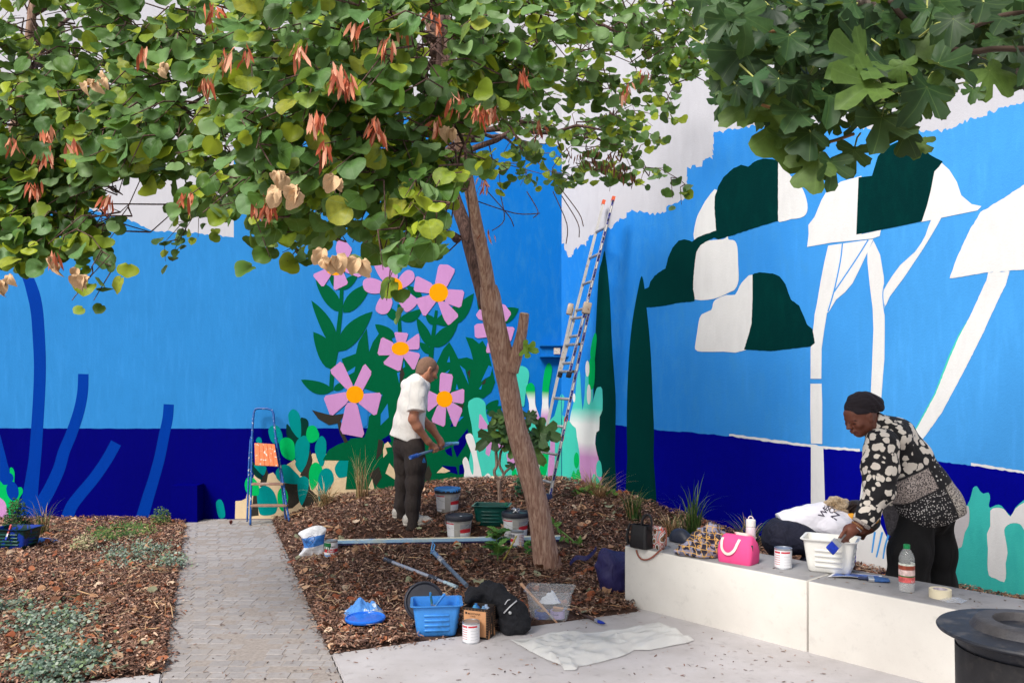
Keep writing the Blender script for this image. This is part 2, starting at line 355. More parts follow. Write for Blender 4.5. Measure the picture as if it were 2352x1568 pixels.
for q in ([(612, 190), (640, 125), (682, 110), (740, 160), (765, 280), (765, 430), (735, 455), (690, 410), (640, 330)], [(765, 442), (820, 430), (868, 500), (865, 620), (840, 740), (765, 872), (705, 760), (690, 600), (710, 500)], [(372, 370), (400, 315), (460, 300), (510, 340), (545, 440), (520, 500), (450, 525), (400, 480)], [(225, 500), (235, 457), (265, 445), (290, 472), (288, 520)],
          [(460, 880), (480, 830), (550, 778), (620, 790), (690, 860), (752, 930), (745, 1008), (560, 995), (480, 950)], [(752, 935), (810, 918), (860, 962), (855, 1060), (830, 1150), (776, 1268), (738, 1180), (724, 1010)], [(233, 1130), (270, 1055), (340, 1030), (420, 1080), (470, 1180), (482, 1290), (440, 1372), (290, 1385), (250, 1300)], [(200, 780), (340, 795), (332, 880), (305, 902), (245, 850)]): shape(BW, 'c3', q, 'teal', 6, 'painted_cactus', 4)
for q in ([(505, 520), (550, 457), (620, 455), (680, 510), (692, 620), (688, 708), (630, 722), (540, 660)], [(850, 325), (905, 305), (950, 330), (985, 420), (960, 480), (878, 512), (828, 430)], [(88, 1000), (120, 932), (180, 930), (245, 1000), (262, 1100), (240, 1148), (150, 1140), (100, 1090)], [(480, 1150), (520, 1060), (590, 1090), (610, 1200), (560, 1335), (500, 1290)]): shape(BW, 'c3', q, 'lime', 7, 'painted_cactus', 4)
shape(BW, 'b1', [(355, 110), (380, 25), (430, -5), (488, 40), (490, 110), (440, 220), (390, 285), (362, 220)], 'lime', 6, 'painted_cactus', 4)
shape(BW, 'b1', [(455, 150), (500, 68), (560, 60), (605, 110), (612, 200), (560, 280), (500, 400), (460, 425), (450, 300)], 'teal', 6, 'painted_cactus', 4)
shape(BW, 'b1', [(628, 40), (690, -40), (770, -20), (772, 120), (680, 158), (635, 110)], 'teal', 5, 'painted_cactus', 4)
shape(BW, 'b1', [(210, 10), (260, -60), (320, -60), (330, 10), (265, 95)], 'teal', 6, 'painted_cactus', 4)
shape(BW, 'c8', [(98, 1400), (115, 1335), (145, 1308), (172, 1345), (170, 1430), (152, 1505), (125, 1490)], 'teal', 6, 'painted_cactus', 4)
shape(BW, 'c5', [(1935, 1270), (1950, 1230), (1982, 1228), (2006, 1280), (2015, 1378), (1962, 1384)], 'teal', 6, 'painted_cactus', 4)
# --- the big green flowering plant
G = 'c8'
shape(BW, G, [(275, 800), (368, 765), (385, 690), (440, 600), (456, 755), (480, 690), (520, 635), (600, 650), (640, 760), (700, 800), (760, 790), (800, 800), (850, 900), (905, 820), (945, 735), (985, 690), (1010, 730), (1045, 800), (1100, 790), (1142, 805), (1125, 740), (1092, 655), (1140, 665), (1182, 700), (1205, 680), (1240, 740), (1272, 880), (1288, 955), (1262, 1020), (1210, 1060), (1160, 1060), (1110, 1095), (1140, 1200), (1140, 1290), (1105, 1400), (1132, 1450), (1110, 1500), (1080, 1660), (300, 1660), (320, 1470), (150, 1468), (190, 1400), (250, 1365), (330, 1335), (330, 1325), (425, 1318), (448, 1250), (455, 1180), (520, 1120), (545, 1035), (440, 1000), (330, 960), (300, 900)], 'green', 7, 'painted_plant')
for cs, wd in (([(275, 345), (268, 480), (255, 600), (240, 735), (215, 870), (205, 1010)], [24, 28, 30, 28]), ([(655, 440), (655, 540), (660, 640)], 24), ([(900, 480), (885, 600), (870, 720), (862, 830)], [18, 28, 34])): ribbon(BW, G, cs, wd if isinstance(wd, list) else [wd, wd], 'green', 7.5, 'painted_stem')
for b, t, wd, bd in (((266, 490), (103, 275), 92, .02), ((285, 495), (470, 300), 100, -.02), ((240, 738), (75, 415), 84, .04), ((252, 752), (478, 488), 120, -.03), ((206, 868), (88, 622), 118, .08), ((212, 1010), (6, 938), 82, -.06), ((222, 1005), (310, 955), 46, 0), ((265, 345), (385, 240), 60, 0), ((262, 345), (190, 240), 46, 0),
  ((650, 545), (555, 455), 62, .0), ((662, 540), (808, 470), 66, .1), ((625, 655), (495, 572), 74, -.05), ((805, 395), (700, 315), 48, 0), ((895, 575), (828, 505), 48, .0), ((890, 570), (1147, 368), 112, .12), ((866, 722), (770, 528), 66, .0), ((876, 722), (1042, 562), 92, .0), ((862, 765), (788, 690), 50, 0), ((1330, 560), (1443, 468), 90, -.1), ((1190, 490), (1166, 360), 46, .1),
  ((1060, 1460), (1125, 1380), 60, 0), ((1225, 1130), (1310, 1070), 60, .1), ((1230, 1160), (1330, 1110), 60, .1), ((460, 1000), (285, 800), 90, 0), ((1060, 830), (1190, 1060), 90, .1)): shape(BW, G, leafpts(b, t, wd, bd), 'green', 7.8, 'painted_leaf')
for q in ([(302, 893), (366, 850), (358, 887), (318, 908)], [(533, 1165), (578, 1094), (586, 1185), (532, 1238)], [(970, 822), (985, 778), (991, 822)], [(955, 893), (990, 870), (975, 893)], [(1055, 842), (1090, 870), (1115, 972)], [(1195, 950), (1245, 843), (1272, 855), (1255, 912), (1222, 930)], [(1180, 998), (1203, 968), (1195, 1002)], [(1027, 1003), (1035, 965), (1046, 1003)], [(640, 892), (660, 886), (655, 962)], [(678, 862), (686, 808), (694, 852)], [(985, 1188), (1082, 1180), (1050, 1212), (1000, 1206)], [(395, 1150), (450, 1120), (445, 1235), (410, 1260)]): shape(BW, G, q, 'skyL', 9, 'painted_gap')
for q in ([(538, 1332), (590, 1300), (602, 1345), (560, 1360)], [(955, 1402), (1000, 1380), (1006, 1446), (970, 1428)], [(1010, 1380), (1105, 1260), (1116, 1300), (1090, 1370), (1036, 1452)], [(935, 1502), (1030, 1510), (1042, 1562), (980, 1545)], [(1050, 1502), (1080, 1490), (1104, 1552), (1050, 1562)], [(990, 1250), (1005, 1215), (1020, 1240)]): shape(BW, G, q, 'navy', 9, 'painted_gap')
for q in ([(656, 905), (672, 846), (690, 900), (665, 968)], [(78, 1137), (160, 1160), (215, 1172), (302, 1158), (255, 1222), (190, 1236), (120, 1195)], [(1103, 888), (1124, 870), (1120, 932)], [(1195, 970), (1227, 926), (1222, 962)], [(518, 1330), (550, 1340), (540, 1422), (500, 1472)], [(1035, 1100), (1082, 1102), (1070, 1135)], [(455, 1560), (520, 1510), (540, 1580), (500, 1640)], [(800, 1570), (850, 1500), (870, 1560), (850, 1620)]): shape(BW, G, q, 'brown', 9, 'painted_gap')
ribbon(BW, G, [(258, 1215), (272, 1280), (305, 1350)], [24, 24], 'brown', 9, 'painted_stem')
for k, q in (('c8', [(548, 1402), (558, 1362), (580, 1345), (606, 1380), (565, 1386), (576, 1422), (550, 1452)]), ('b1', [(1155, 110), (1195, 3), (1258, 80), (1268, 185)]), ('b1', [(975, 262), (1015, 165), (1042, 292)]), ('b1', [(632, 360), (660, 280), (770, 320), (690, 385)]), ('b1', [(1690, 105), (1750, 42), (1832, 85), (1780, 105)]), ('b1', [(865, 190), (875, 140), (895, 190)])): shape(BW, k, q, 'sand', 9.5, 'painted_gap')
def flower(petals, c=None, sm=0, k='c8'):
    root = None
    for i, q in enumerate(petals):
        n = len(q); q2 = []
        for j in range(n):                          # slightly rounded corners
            a, b, d = q[(j - 1) % n], q[j], q[(j + 1) % n]; t = .12
            q2 += [tuple(b[m] + (a[m] - b[m]) * t for m in (0, 1)), tuple(b[m] + (d[m] - b[m]) * t for m in (0, 1))]
        o = shape(BW, k, q if sm else q2, 'pink', 11, 'painted_flower' if i == 0 else 'petal', sm, None if i == 0 else root)
        if i == 0: root = o
    if c: shape(BW, k, ell(*c), 'orange', 12, 'flower_center', 0, root)
flower([[(235, 70), (248, 15), (300, 22), (345, 75), (320, 140), (255, 150)], [(170, 205), (80, 245), (150, 332), (210, 240)], [(225, 235), (222, 352), (320, 305), (285, 225)], [(290, 225), (398, 266), (428, 178), (320, 160)], [(185, 185), (138, 155), (165, 125), (215, 155)]], (235, 195, 70, 55))
flower([[(555, 300), (470, 266), (418, 285), (425, 345), (480, 370), (560, 355)], [(550, 290), (490, 185), (535, 178), (600, 195), (645, 245), (625, 290)], [(650, 275), (700, 218), (745, 225), (754, 275), (700, 325), (660, 330)], [(660, 340), (762, 395), (770, 440), (712, 490), (680, 470), (630, 380)], [(570, 370), (610, 420), (585, 490), (540, 506), (500, 480), (510, 430), (540, 385)]], (610, 325, 67, 62), 4)
flower([[(888, 315), (915, 178), (975, 178), (1027, 213), (965, 335)], [(970, 340), (1087, 348), (1062, 467), (955, 430)], [(905, 415), (965, 425), (1052, 515), (980, 582), (950, 540)], [(757, 405), (865, 375), (905, 415), (820, 529)], [(765, 248), (878, 305), (865, 370), (748, 355)]], (915, 363, 63, 62))
flower([[(620, 622), (717, 630), (695, 700), (640, 695)], [(685, 700), (782, 630), (790, 660), (787, 737), (710, 740)], [(705, 745), (797, 765), (752, 882), (675, 780)], [(610, 760), (685, 775), (662, 887), (543, 830)], [(538, 653), (622, 695), (615, 775), (508, 777)]], (662, 732, 58, 45))
flower([[(191, 880), (275, 810), (355, 985), (315, 1010)], [(350, 990), (425, 826), (477, 890), (405, 1025)], [(405, 1030), (542, 1021), (502, 1184), (375, 1085)], [(305, 1090), (375, 1085), (430, 1322), (260, 1290)], [(151, 1045), (315, 1015), (318, 1085), (203, 1184)]], (362, 1035, 58, 57))
flower([[(918, 1025), (925, 888), (1012, 903), (992, 1025)], [(990, 1025), (1085, 993), (1082, 1097), (1000, 1085)], [(960, 1105), (1005, 1085), (1077, 1130), (1022, 1262)], [(910, 1100), (965, 1110), (957, 1252), (863, 1212)], [(845, 1005), (915, 1040), (915, 1095), (840, 1155)]], (953, 1065, 54, 54))
flower([[(1150, 570), (1300, 560), (1300, 650), (1155, 666)], [(1160, 510), (1190, 468), (1260, 560), (1180, 540)], [(1300, 440), (1350, 440), (1396, 500), (1360, 557), (1290, 540)], [(1300, 585), (1420, 590), (1390, 692), (1320, 640)], [(1225, 760), (1250, 640), (1320, 640), (1290, 760)]], (1275, 590, 50, 48))
flower([[(1185, 1153), (1255, 1262), (1178, 1264)], [(1262, 1146), (1315, 1160), (1300, 1250), (1270, 1240)], [(1198, 1312), (1245, 1272), (1272, 1320)], [(1280, 1300), (1362, 1320), (1350, 1382), (1295, 1400)], [(1222, 1425), (1245, 1310), (1275, 1330), (1250, 1445)], [(1365, 1440), (1405, 1420), (1420, 1500), (1385, 1510)]], (1265, 1270, 24, 32))
# --- mint cacti at the corner
shape(BW, 'c8', [(1108, 1110), (1135, 1065), (1180, 1056), (1222, 1090), (1228, 1160), (1255, 1240), (1330, 1330), (1420, 1400), (1420, 1680), (1085, 1680), (1110, 1500), (1140, 1300)], 'mint', 10, 'painted_cactus', 3)
shape(BW, 'd7', [(250, 400), (300, 365), (350, 383), (373, 430), (366, 500), (340, 620), (322, 730), (260, 640)], 'mint', 10, 'painted_cactus', 4)
shape(BW, 'd7', [(330, 860), (460, 845), (560, 850), (600, 810), (640, 660), (662, 612), (662, 1440), (-120, 1470), (-120, 1000)], 'mint', 10, 'painted_cactus')
shape(BW, 'd7', [(345, 600), (350, 545), (385, 515), (420, 545), (426, 620), (430, 720), (468, 850), (380, 850), (372, 700)], 'finger', 11, 'painted_cactus', 4)
shape(BW, 'd7', [(490, 600), (500, 480), (520, 380), (550, 338), (575, 370), (575, 430), (552, 560), (545, 700), (552, 850), (482, 850), (490, 700)], 'finger', 11, 'painted_cactus', 4)
shape(BW, 'd7', [(540, 1350), (560, 1100), (570, 940), (592, 860), (605, 1000), (592, 1360)], 'pink', 11, 'painted_cactus', 3)
shape(BW, 'd7', [(465, 1340), (480, 1200), (510, 1130), (540, 1130), (540, 1230), (520, 1340)], 'lime', 11, 'painted_cactus', 3)
shape(BW, 'd7', [(215, 1370), (220, 1290), (255, 1290), (270, 1370)], 'lime', 11, 'painted_cactus')
shape(BW, 'd5', [(30, 320), (62, 280), (100, 300), (130, 400), (150, 520), (180, 640), (200, 718), (250, 675), (282, 710), (282, 780), (30, 790), (20, 650), (0, 560), (30, 513), (60, 560), (80, 650), (105, 690), (110, 600), (90, 480)], 'white', 12, 'painted_cactus', 3)
shape(BW, 'd5', [(440, 480), (525, 560), (525, 625), (465, 610)], 'pink', 12, 'painted_spot', 3)
# --- right wall: fields
rtop = ragged([(1295, 560), (1300, 586), (1312, 590), (1322, 572), (1345, 562), (1352, 545), (1375, 528), (1401, 524), (1425, 505), (1452, 482), (1479, 490), (1520, 490), (1541, 470), (1578, 456), (1579, 384), (1613, 379), (1617, 364), (1637, 362), (1638, 306), (1671, 300), (1730, 290), (1900, 290), (2100, 300), (2157, 302), (2270, 260), (2321, 243), (2369, 230), (2460, 205)], 5, 5)
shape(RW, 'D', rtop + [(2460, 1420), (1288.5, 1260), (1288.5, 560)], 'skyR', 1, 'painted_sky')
band = [(1288.5, 962), (1413, 975), (1502, 986), (1590, 993), (1675, 1001), (1780, 1016), (1890, 1030), (1975, 1036), (2138, 1057), (2230, 1068), (2352, 1087), (2460, 1100)]
shape(RW, 'D', ragged([(x, y - 6) for x, y in band if 1660 < x < 1990], 1.6, 8) + [(x, y + 6) for x, y in band if 1660 < x < 1990][::-1], 'white', 2.5, 'painted_line')
shape(RW, 'D', ragged([(x, y - 6) for x, y in band if 2200 < x], 1.6, 8) + [(x, y + 6) for x, y in band if 2200 < x][::-1], 'white', 2.5, 'painted_line')
shape(RW, 'D', ragged(band, 1.3, 7) + [(2460, 1440), (1288.5, 1270)], 'navyR', 3.2, 'painted_band')
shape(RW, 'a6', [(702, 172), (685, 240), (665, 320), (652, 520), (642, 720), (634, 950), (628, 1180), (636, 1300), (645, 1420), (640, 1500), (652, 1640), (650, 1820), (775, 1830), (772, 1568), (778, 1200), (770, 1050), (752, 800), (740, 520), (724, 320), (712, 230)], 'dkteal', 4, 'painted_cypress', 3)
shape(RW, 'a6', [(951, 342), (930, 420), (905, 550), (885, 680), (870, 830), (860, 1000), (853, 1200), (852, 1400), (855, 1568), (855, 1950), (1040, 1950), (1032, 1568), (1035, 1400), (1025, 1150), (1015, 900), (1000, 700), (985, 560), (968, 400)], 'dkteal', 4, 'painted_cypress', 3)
shape(RW, 'a6', [(1320, 170), (1345, 135), (1400, 105), (1500, 95), (1530, 75), (1536, 98), (1575, 105), (1595, 150), (1600, 260), (1603, 370), (1580, 430), (1545, 450), (1440, 495), (1310, 500), (1290, 430), (1295, 340), (1300, 250)], 'white', 5, 'painted_cloud', 3)
shape(RW, 'a6', [(1700, 332), (1640, 370), (1610, 410), (1580, 468), (1520, 470), (1450, 500), (1430, 530), (1420, 570), (1355, 600), (1335, 650), (1325, 720), (1310, 820), (1320, 840), (1350, 850), (1500, 850), (1650, 840), (1700, 650), (1702, 500)], 'white', 5, 'painted_cloud', 2)
shape(RW, 'D', [(1594, 550), (1599, 505), (1610, 480), (1625, 455), (1648, 437), (1650, 530), (1625, 548)], 'white', 5, 'painted_cloud', 3)
shape(RW, 'D', [(1780, 378), (1808, 386), (1815, 403), (1835, 420), (1849, 447), (1855, 478), (1846, 497), (1818, 503), (1780, 500)], 'white', 5, 'painted_cloud', 3)
shape(RW, 'a6', ragged([(985, 553), (965, 520), (957, 450), (975, 430), (1000, 415), (1010, 380), (1040, 340), (1080, 310), (1112, 290), (1130, 220), (1160, 150), (1200, 105), (1240, 97), (1275, 103), (1290, 113), (1330, 80), (1400, 55), (1460, 35), (1500, 60), (1400, 102), (1345, 138), (1320, 180), (1310, 250), (1300, 350), (1298, 430), (1309, 490), (1306, 513), (1200, 521), (1080, 546), (985, 553)], 1.5, 12), 'dkteal', 6, 'painted_cloud')
shape(RW, 'D', ragged([(1645, 535), (1641, 478), (1642, 452), (1650, 427), (1662, 407), (1685, 386), (1702, 379), (1719, 383), (1733, 371), (1753, 364), (1774, 366), (1787, 369), (1787, 507), (1740, 521), (1695, 536), (1650, 550), (1640, 545)], .7, 6), 'dkteal', 6, 'painted_cloud')
shape(RW, 'a6', ragged([(1697, 330), (1740, 317), (1830, 325), (1880, 345), (1920, 400), (1940, 460), (1955, 500), (2010, 540), (2040, 610), (2065, 670), (2100, 700), (2116, 790), (2090, 815), (2000, 825), (1820, 846), (1640, 836), (1670, 740), (1690, 660), (1697, 500)], 1.5, 12), 'dkteal', 6, 'painted_cloud')
q1 = [(895, 147), (905, 60), (903, 0), (945, -55), (990, -165), (1022, -220), (1120, -290), (1260, -330), (1260, 62), (1390, 34), (1382, 74), (1330, 92), (1060, 118)]
shape(RW, 'a7', q1, 'white', 5, 'painted_mushroom_cap')
shape(RW, 'a7', [(1225, 64), (1240, -320), (1330, -330), (1370, -460), (1420, -520), (1560, -585), (1640, -555), (1720, -472), (1760, -450), (1806, -427), (1780, -390), (1750, -360), (1725, -230), (1700, -130), (1665, -25), (1500, 10)], 'dkteal', 6, 'painted_mushroom_cap')
shape(RW, 'a7', [(1790, -425), (1850, -370), (1900, -290), (1930, -200), (2000, -140), (2066, -126), (2040, -98), (1900, -70), (1660, -20), (1710, -230), (1740, -370)], 'white', 5, 'painted_mushroom_cap')
shape(RW, 'a7', [(1036, 138), (1340, 95), (1290, 205), (1250, 290), (1200, 390), (1150, 450), (1090, 500), (1040, 582), (1028, 590), (1010, 700), (992, 830), (990, 1032), (918, 1032), (918, 830), (940, 660), (945, 600), (960, 530), (985, 380), (1010, 250)], 'white', 5, 'painted_stem')
shape(RW, 'a7', ribbon_pts([(1132, 120), (1120, 230), (1090, 380), (1068, 470), (1035, 580)], [9, 9]), 'skyR', 6, 'painted_line')
shape(RW, 'a7', ribbon_pts([(1305, 100), (1230, 220), (1150, 340), (1075, 450)], [9, 9]), 'skyR', 6, 'painted_line')
shape(RW, 'a7', [(917, 1065), (992, 1065), (996, 1200), (996, 1470), (920, 1465), (916, 1250)], 'white', 5, 'painted_stem')
shape(RW, 'a7', [(920, 1480), (1003, 1490), (1020, 2040), (920, 2020)], 'white', 5, 'painted_stem')
shape(RW, 'a7', [(1340, 105), (1385, 200), (1410, 350), (1415, 560), (1416, 700), (1414, 900), (1405, 1000), (1392, 1180), (1380, 1300), (1370, 1500), (1390, 2010), (1480, 2200), (1440, 2330), (1220, 2330), (1230, 2000), (1260, 1750), (1290, 1500), (1322, 1150), (1330, 960), (1340, 700), (1335, 560), (1315, 400), (1300, 250), (1300, 180)], 'white', 5, 'painted_stem')
for cs in ([(1350, 2060), (1330, 2200)], [(1400, 2060), (1370, 2190), (1360, 2230)], [(1455, 2040), (1420, 2150), (1405, 2240)]): shape(RW, 'a7', ribbon_pts(cs, [14, 10]), 'skyR', 6, 'painted_drip')
shape(RW, 'a7', [(1800, -70), (1770, 0), (1680, 150), (1600, 270), (1540, 360), (1450, 480), (1420, 545), (1408, 460), (1430, 400), (1520, 270), (1620, 180), (1690, 70), (1730, -40)], 'white', 5, 'painted_stem', 2)
shape(RW, 'a7', ribbon_pts([(1412, 400), (1403, 470), (1412, 570), (1418, 600)], [7, 7]), 'skyR', 6.5, 'painted_line')
shape(RW, 'a7', ragged([(1852, 358), (1900, 220), (1990, 30), (2060, -85), (2200, -172), (2345, -265), (2480, -330), (2480, 285), (2345, 300), (2100, 320), (1852, 358)], 3, 20), 'white', 5, 'painted_mushroom_cap')
shape(RW, 'a7', ragged([(2255, 310), (2230, 400), (2180, 500), (2110, 650), (2080, 720), (1990, 900), (1900, 1070), (1800, 1260), (1670, 1440), (1560, 1620), (1500, 1560), (1640, 1350), (1760, 1130), (1850, 900), (1920, 740), (1990, 610), (2040, 500), (2100, 370), (2110, 320), (2255, 310)], 2, 18), 'white', 5, 'painted_stem')
shape(RW, 'a7', [(1985, 620), (1925, 740), (1850, 905), (1765, 1130), (1645, 1350), (1510, 1560), (1500, 1550), (1630, 1350), (1750, 1130), (1840, 890), (1915, 730)], 'mint', 4.8, 'painted_line')
shape(RW, 'd8', [(150, 1330), (400, 905), (440, 650), (480, 530), (540, 460), (600, 440), (640, 340), (660, 262), (700, 245), (730, 292), (770, 322), (820, 310), (838, 370), (825, 430), (835, 470), (900, 440), (960, 450), (1050, 555), (1100, 470), (1192, 390), (1330, 320), (1330, 1500), (150, 1420)], 'mintR', 5, 'painted_cactus', 2)
shape(RW, 'd8', [(610, 452), (622, 560), (610, 660), (572, 730), (546, 860), (520, 886), (424, 917), (430, 720), (460, 600), (520, 510), (560, 465)], 'grey', 6, 'painted_spot', 2)
shape(RW, 'd8', [(840, 500), (900, 470), (960, 475), (1000, 500), (1050, 562), (1100, 480), (1192, 415), (1330, 380), (1330, 900), (1192, 700), (1150, 640), (1080, 628), (1020, 650), (985, 700), (1000, 800), (1020, 940), (1000, 1050), (1005, 1150), (985, 1246), (890, 1206), (825, 1176), (810, 1050), (815, 900), (805, 740), (840, 660)], 'white', 6, 'painted_spot', 2)
# mint hand-shaped cactus right of the corner
shape(RW, 'd7', [(668, 615), (688, 640), (685, 720), (668, 800), (720, 850), (800, 900), (830, 1000), (840, 1450), (668, 1420)], 'mint', 5, 'painted_cactus')
shape(RW, 'd7', [(735, 860), (770, 700), (790, 600), (800, 480), (825, 400), (835, 520), (850, 760), (870, 620), (875, 470), (890, 330), (905, 330), (940, 560), (945, 640), (935, 700), (955, 640), (975, 570), (1000, 553), (1028, 575), (1030, 760), (1005, 820), (1000, 940), (975, 960), (965, 1060), (985, 1160), (1000, 1220), (1030, 1480), (930, 1470), (835, 1450), (825, 1150), (800, 1000), (790, 920)], 'hand', 6, 'painted_cactus', 2)
shape(RW, 'd7', [(920, 250), (940, 130), (965, 68), (978, 110), (970, 220), (955, 330), (930, 300)], 'lime', 7, 'painted_cactus', 3)
shape(RW, 'd7', [(918, 300), (956, 290), (963, 400), (950, 560), (912, 560), (905, 430)], 'lime', 7, 'painted_cactus', 3)
for e, c in (((895, 390, 18, 72), 'white'), ((908, 620, 18, 90), 'white'), ((797, 1210, 23, 72), 'lime'), ((775, 650, 12, 40), 'white')): shape(RW, 'd7', ell(*e), c, 7.5, 'painted_spot')
shape(RW, 'd7', [(750, 1390), (770, 1300), (790, 1330), (810, 1285), (832, 1330), (832, 1400)], 'lime', 7, 'painted_spot', 3)
shape(RW, 'd7', [(975, 1250), (1000, 1208), (1020, 1250), (1025, 1350), (980, 1345)], 'mint', 7, 'painted_spot', 3)
shape(RW, 'd7', [(928, 1420), (950, 1330), (1000, 1385), (1040, 1480), (935, 1480)], 'greenmint', 7.4, 'painted_spot', 3)
# --- painted meter box low on the back wall
bx0 = atY(*fr('a8', 1150, 487), 9.5); bx1 = atY(*fr('a8', 1325, 240), 9.5)
mb = MB(); wd = bx1.x - bx0.x
mb.prism([(bx0.x, 9.5, -.05), (bx1.x, 9.5, -.05), (bx1.x, 9.5, bx1.z), (bx0.x, 9.5, bx1.z)], (0, .205, 0))
tag(mb.build('service_box', P['navy'], None, None), 'navy painted block at the foot of the mural wall', 'box')
mb = MB(); c = kY('d7', 607, 232, YB - .05); L = .5
mb.box(c + Vector((0, .02, 0)), (.33, .05, .11)); mb.box(c + Vector((0, 0, .062)), (.36, .08, .012)); mb.box(c + Vector((0, 0, -.062)), (.36, .08, .012))
sh = thing('wall_bracket', 'blue painted metal bracket fixed high in the wall corner', 'bracket', c)
mb.build('channel', P['skyL'], sh, None, origin=c); MB().rbox(c + Vector((.02, -.012, 0)), (.075, .02, .075), b=.004).build('clamp', pm('clamp_grey', (.6, .52, .45), .5, .4, 60), sh, None, origin=c)
# thin conduit down the corner
# ------------------------------------------------------------- ground, path, paving
def pathL(Y): return -1.92 - .359 * (Y - 4.68)
def pathR(Y): return -1.08 - .357 * (Y - 5.03)
BF = flat(1433, 1387)                               # front lower left corner of the bench
NB = -WN                                            # away from the camera, across the bench
def in_path(X, Y): return pathL(Y) < X < pathR(Y)
def in_bed(X, Y):
    if Y > YB - .01 or in_path(X, Y): return False
    if (Vector((X, Y, 0)) - CORNER).dot(WN) < .01 and X > CORNER.x - .3: return False
    if X <= pathL(Y): return Y > 4.70 + (X + 1.94) * .34
    if X < .86: return Y > 5.03 + (X + 1.08) * .4675
    return (Vector((X, Y, 0)) - BF).dot(NB) > .47
def mulch_mat():
    m, nt, b = newmat('mulch_soil'); v = coord(nt); n = noi(nt, v, 60, 6, .7); n2 = noi(nt, v, 7, 4)
    cr = N(nt, 'ValToRGB'); e = cr.color_ramp.elements; e[0].position = .3; e[0].color = (*srgb(58, 40, 34), 1); e[1].position = .72; e[1].color = (*srgb(140, 102, 84), 1)
    nt.links.new(n, cr.inputs[0]); nt.links.new(mixrgb(nt, cr.outputs[0], srgb(70, 46, 36), n2), b.inputs['Base Color']); b.inputs['Roughness'].default_value = .95
    bump(nt, b, n, 1, .03); return m
def attr_mat(name, rough=.85, bmp=0, trans=0, spec=.2):
    m, nt, b = newmat(name); a = N(nt, 'Attribute'); a.attribute_name = 'col'
    nt.links.new(a.outputs['Color'], b.inputs['Base Color']); b.inputs['Roughness'].default_value = rough; b.inputs['Specular IOR Level'].default_value = spec
    if trans:
        tr = N(nt, 'BsdfTranslucent'); nt.links.new(a.outputs['Color'], tr.inputs[0]); mx = N(nt, 'MixShader'); mx.inputs[0].default_value = trans
        nt.links.new(b.outputs[0], mx.inputs[1]); nt.links.new(tr.outputs[0], mx.inputs[2]); nt.links.new(mx.outputs[0], nt.nodes['Material Output'].inputs[0])
    return m
soil = mulch_mat()
far = MB().add([(-60, -40, -.12), (60, -40, -.12), (60, 60, -.12), (-60, 60, -.12)], [(0, 1, 2, 3)]).build('ground', pm('far_ground', srgb(150, 146, 140), .9), None, None)
tag(far, 'pale level ground around the yard', None, None, 'structure')
def soilpt(u, v):
    X, Y = -8 + 13 * u, 3.4 + 6.45 * v
    e = .12
    deep = not (in_bed(X, Y) or in_bed(X + e, Y) or in_bed(X - e, Y) or in_bed(X, Y + e) or in_bed(X, Y - e)) and Y < 9.6
    return (X, Y, -.06 if deep else gz(X, Y) - .012 - (.0 if in_bed(X, Y) else .03))
bed = MB().grid(soilpt, 150, 80).build('planting_bed', soil, None, True)
tag(bed, 'brown soil of the planting beds in front of the painted walls', None, None, 'structure')
# bark chips: a carpet of small bent slivers
pal = [srgb(*c) for c in ((80, 58, 50), (104, 78, 66), (128, 96, 82), (148, 114, 97), (60, 44, 40), (168, 134, 114), (190, 160, 138), (150, 98, 76), (116, 92, 84), (92, 72, 66))]
KEEP = [(fk('d4', 600, 850) + Vector((0, .1, 0)), .17), (fk('b4', 545, 930) + Vector((0, .1, 0)), .17), (fk('b3', 552, 985), .135), (gk('d6', 190, 1170) + Vector((0, .12, 0)), .16), (gk('d5', 290, 1205) + Vector((0, .12, 0)), .15), (gk('c1', 666, 1300), .1), (gk('c1', 757, 1448), .1), (gk('b2', 425, 775), .1)]
_a, _b = BOARD
def BRD(X): return _a.y + (_b.y - _a.y) * (X - _a.x) / (_b.x - _a.x)
def scatter(n, y0, y1, pw=1.0):
    P_ = []
    while len(P_) < n:
        Y = y0 + (y1 - y0) * rng.random() ** pw; hw = Y * .66; X = (rng.random() * 2 - 1) * hw
        if in_bed(X, Y) and X > -7.4 and not (-2.6 < X < .5 and -.16 < Y - BRD(X) < .05) and not any((X - k.x) ** 2 + (Y - k.y) ** 2 < r_ * r_ for k, r_ in KEEP): P_.append((X, Y, gz(X, Y)))
    return np.array(P_)
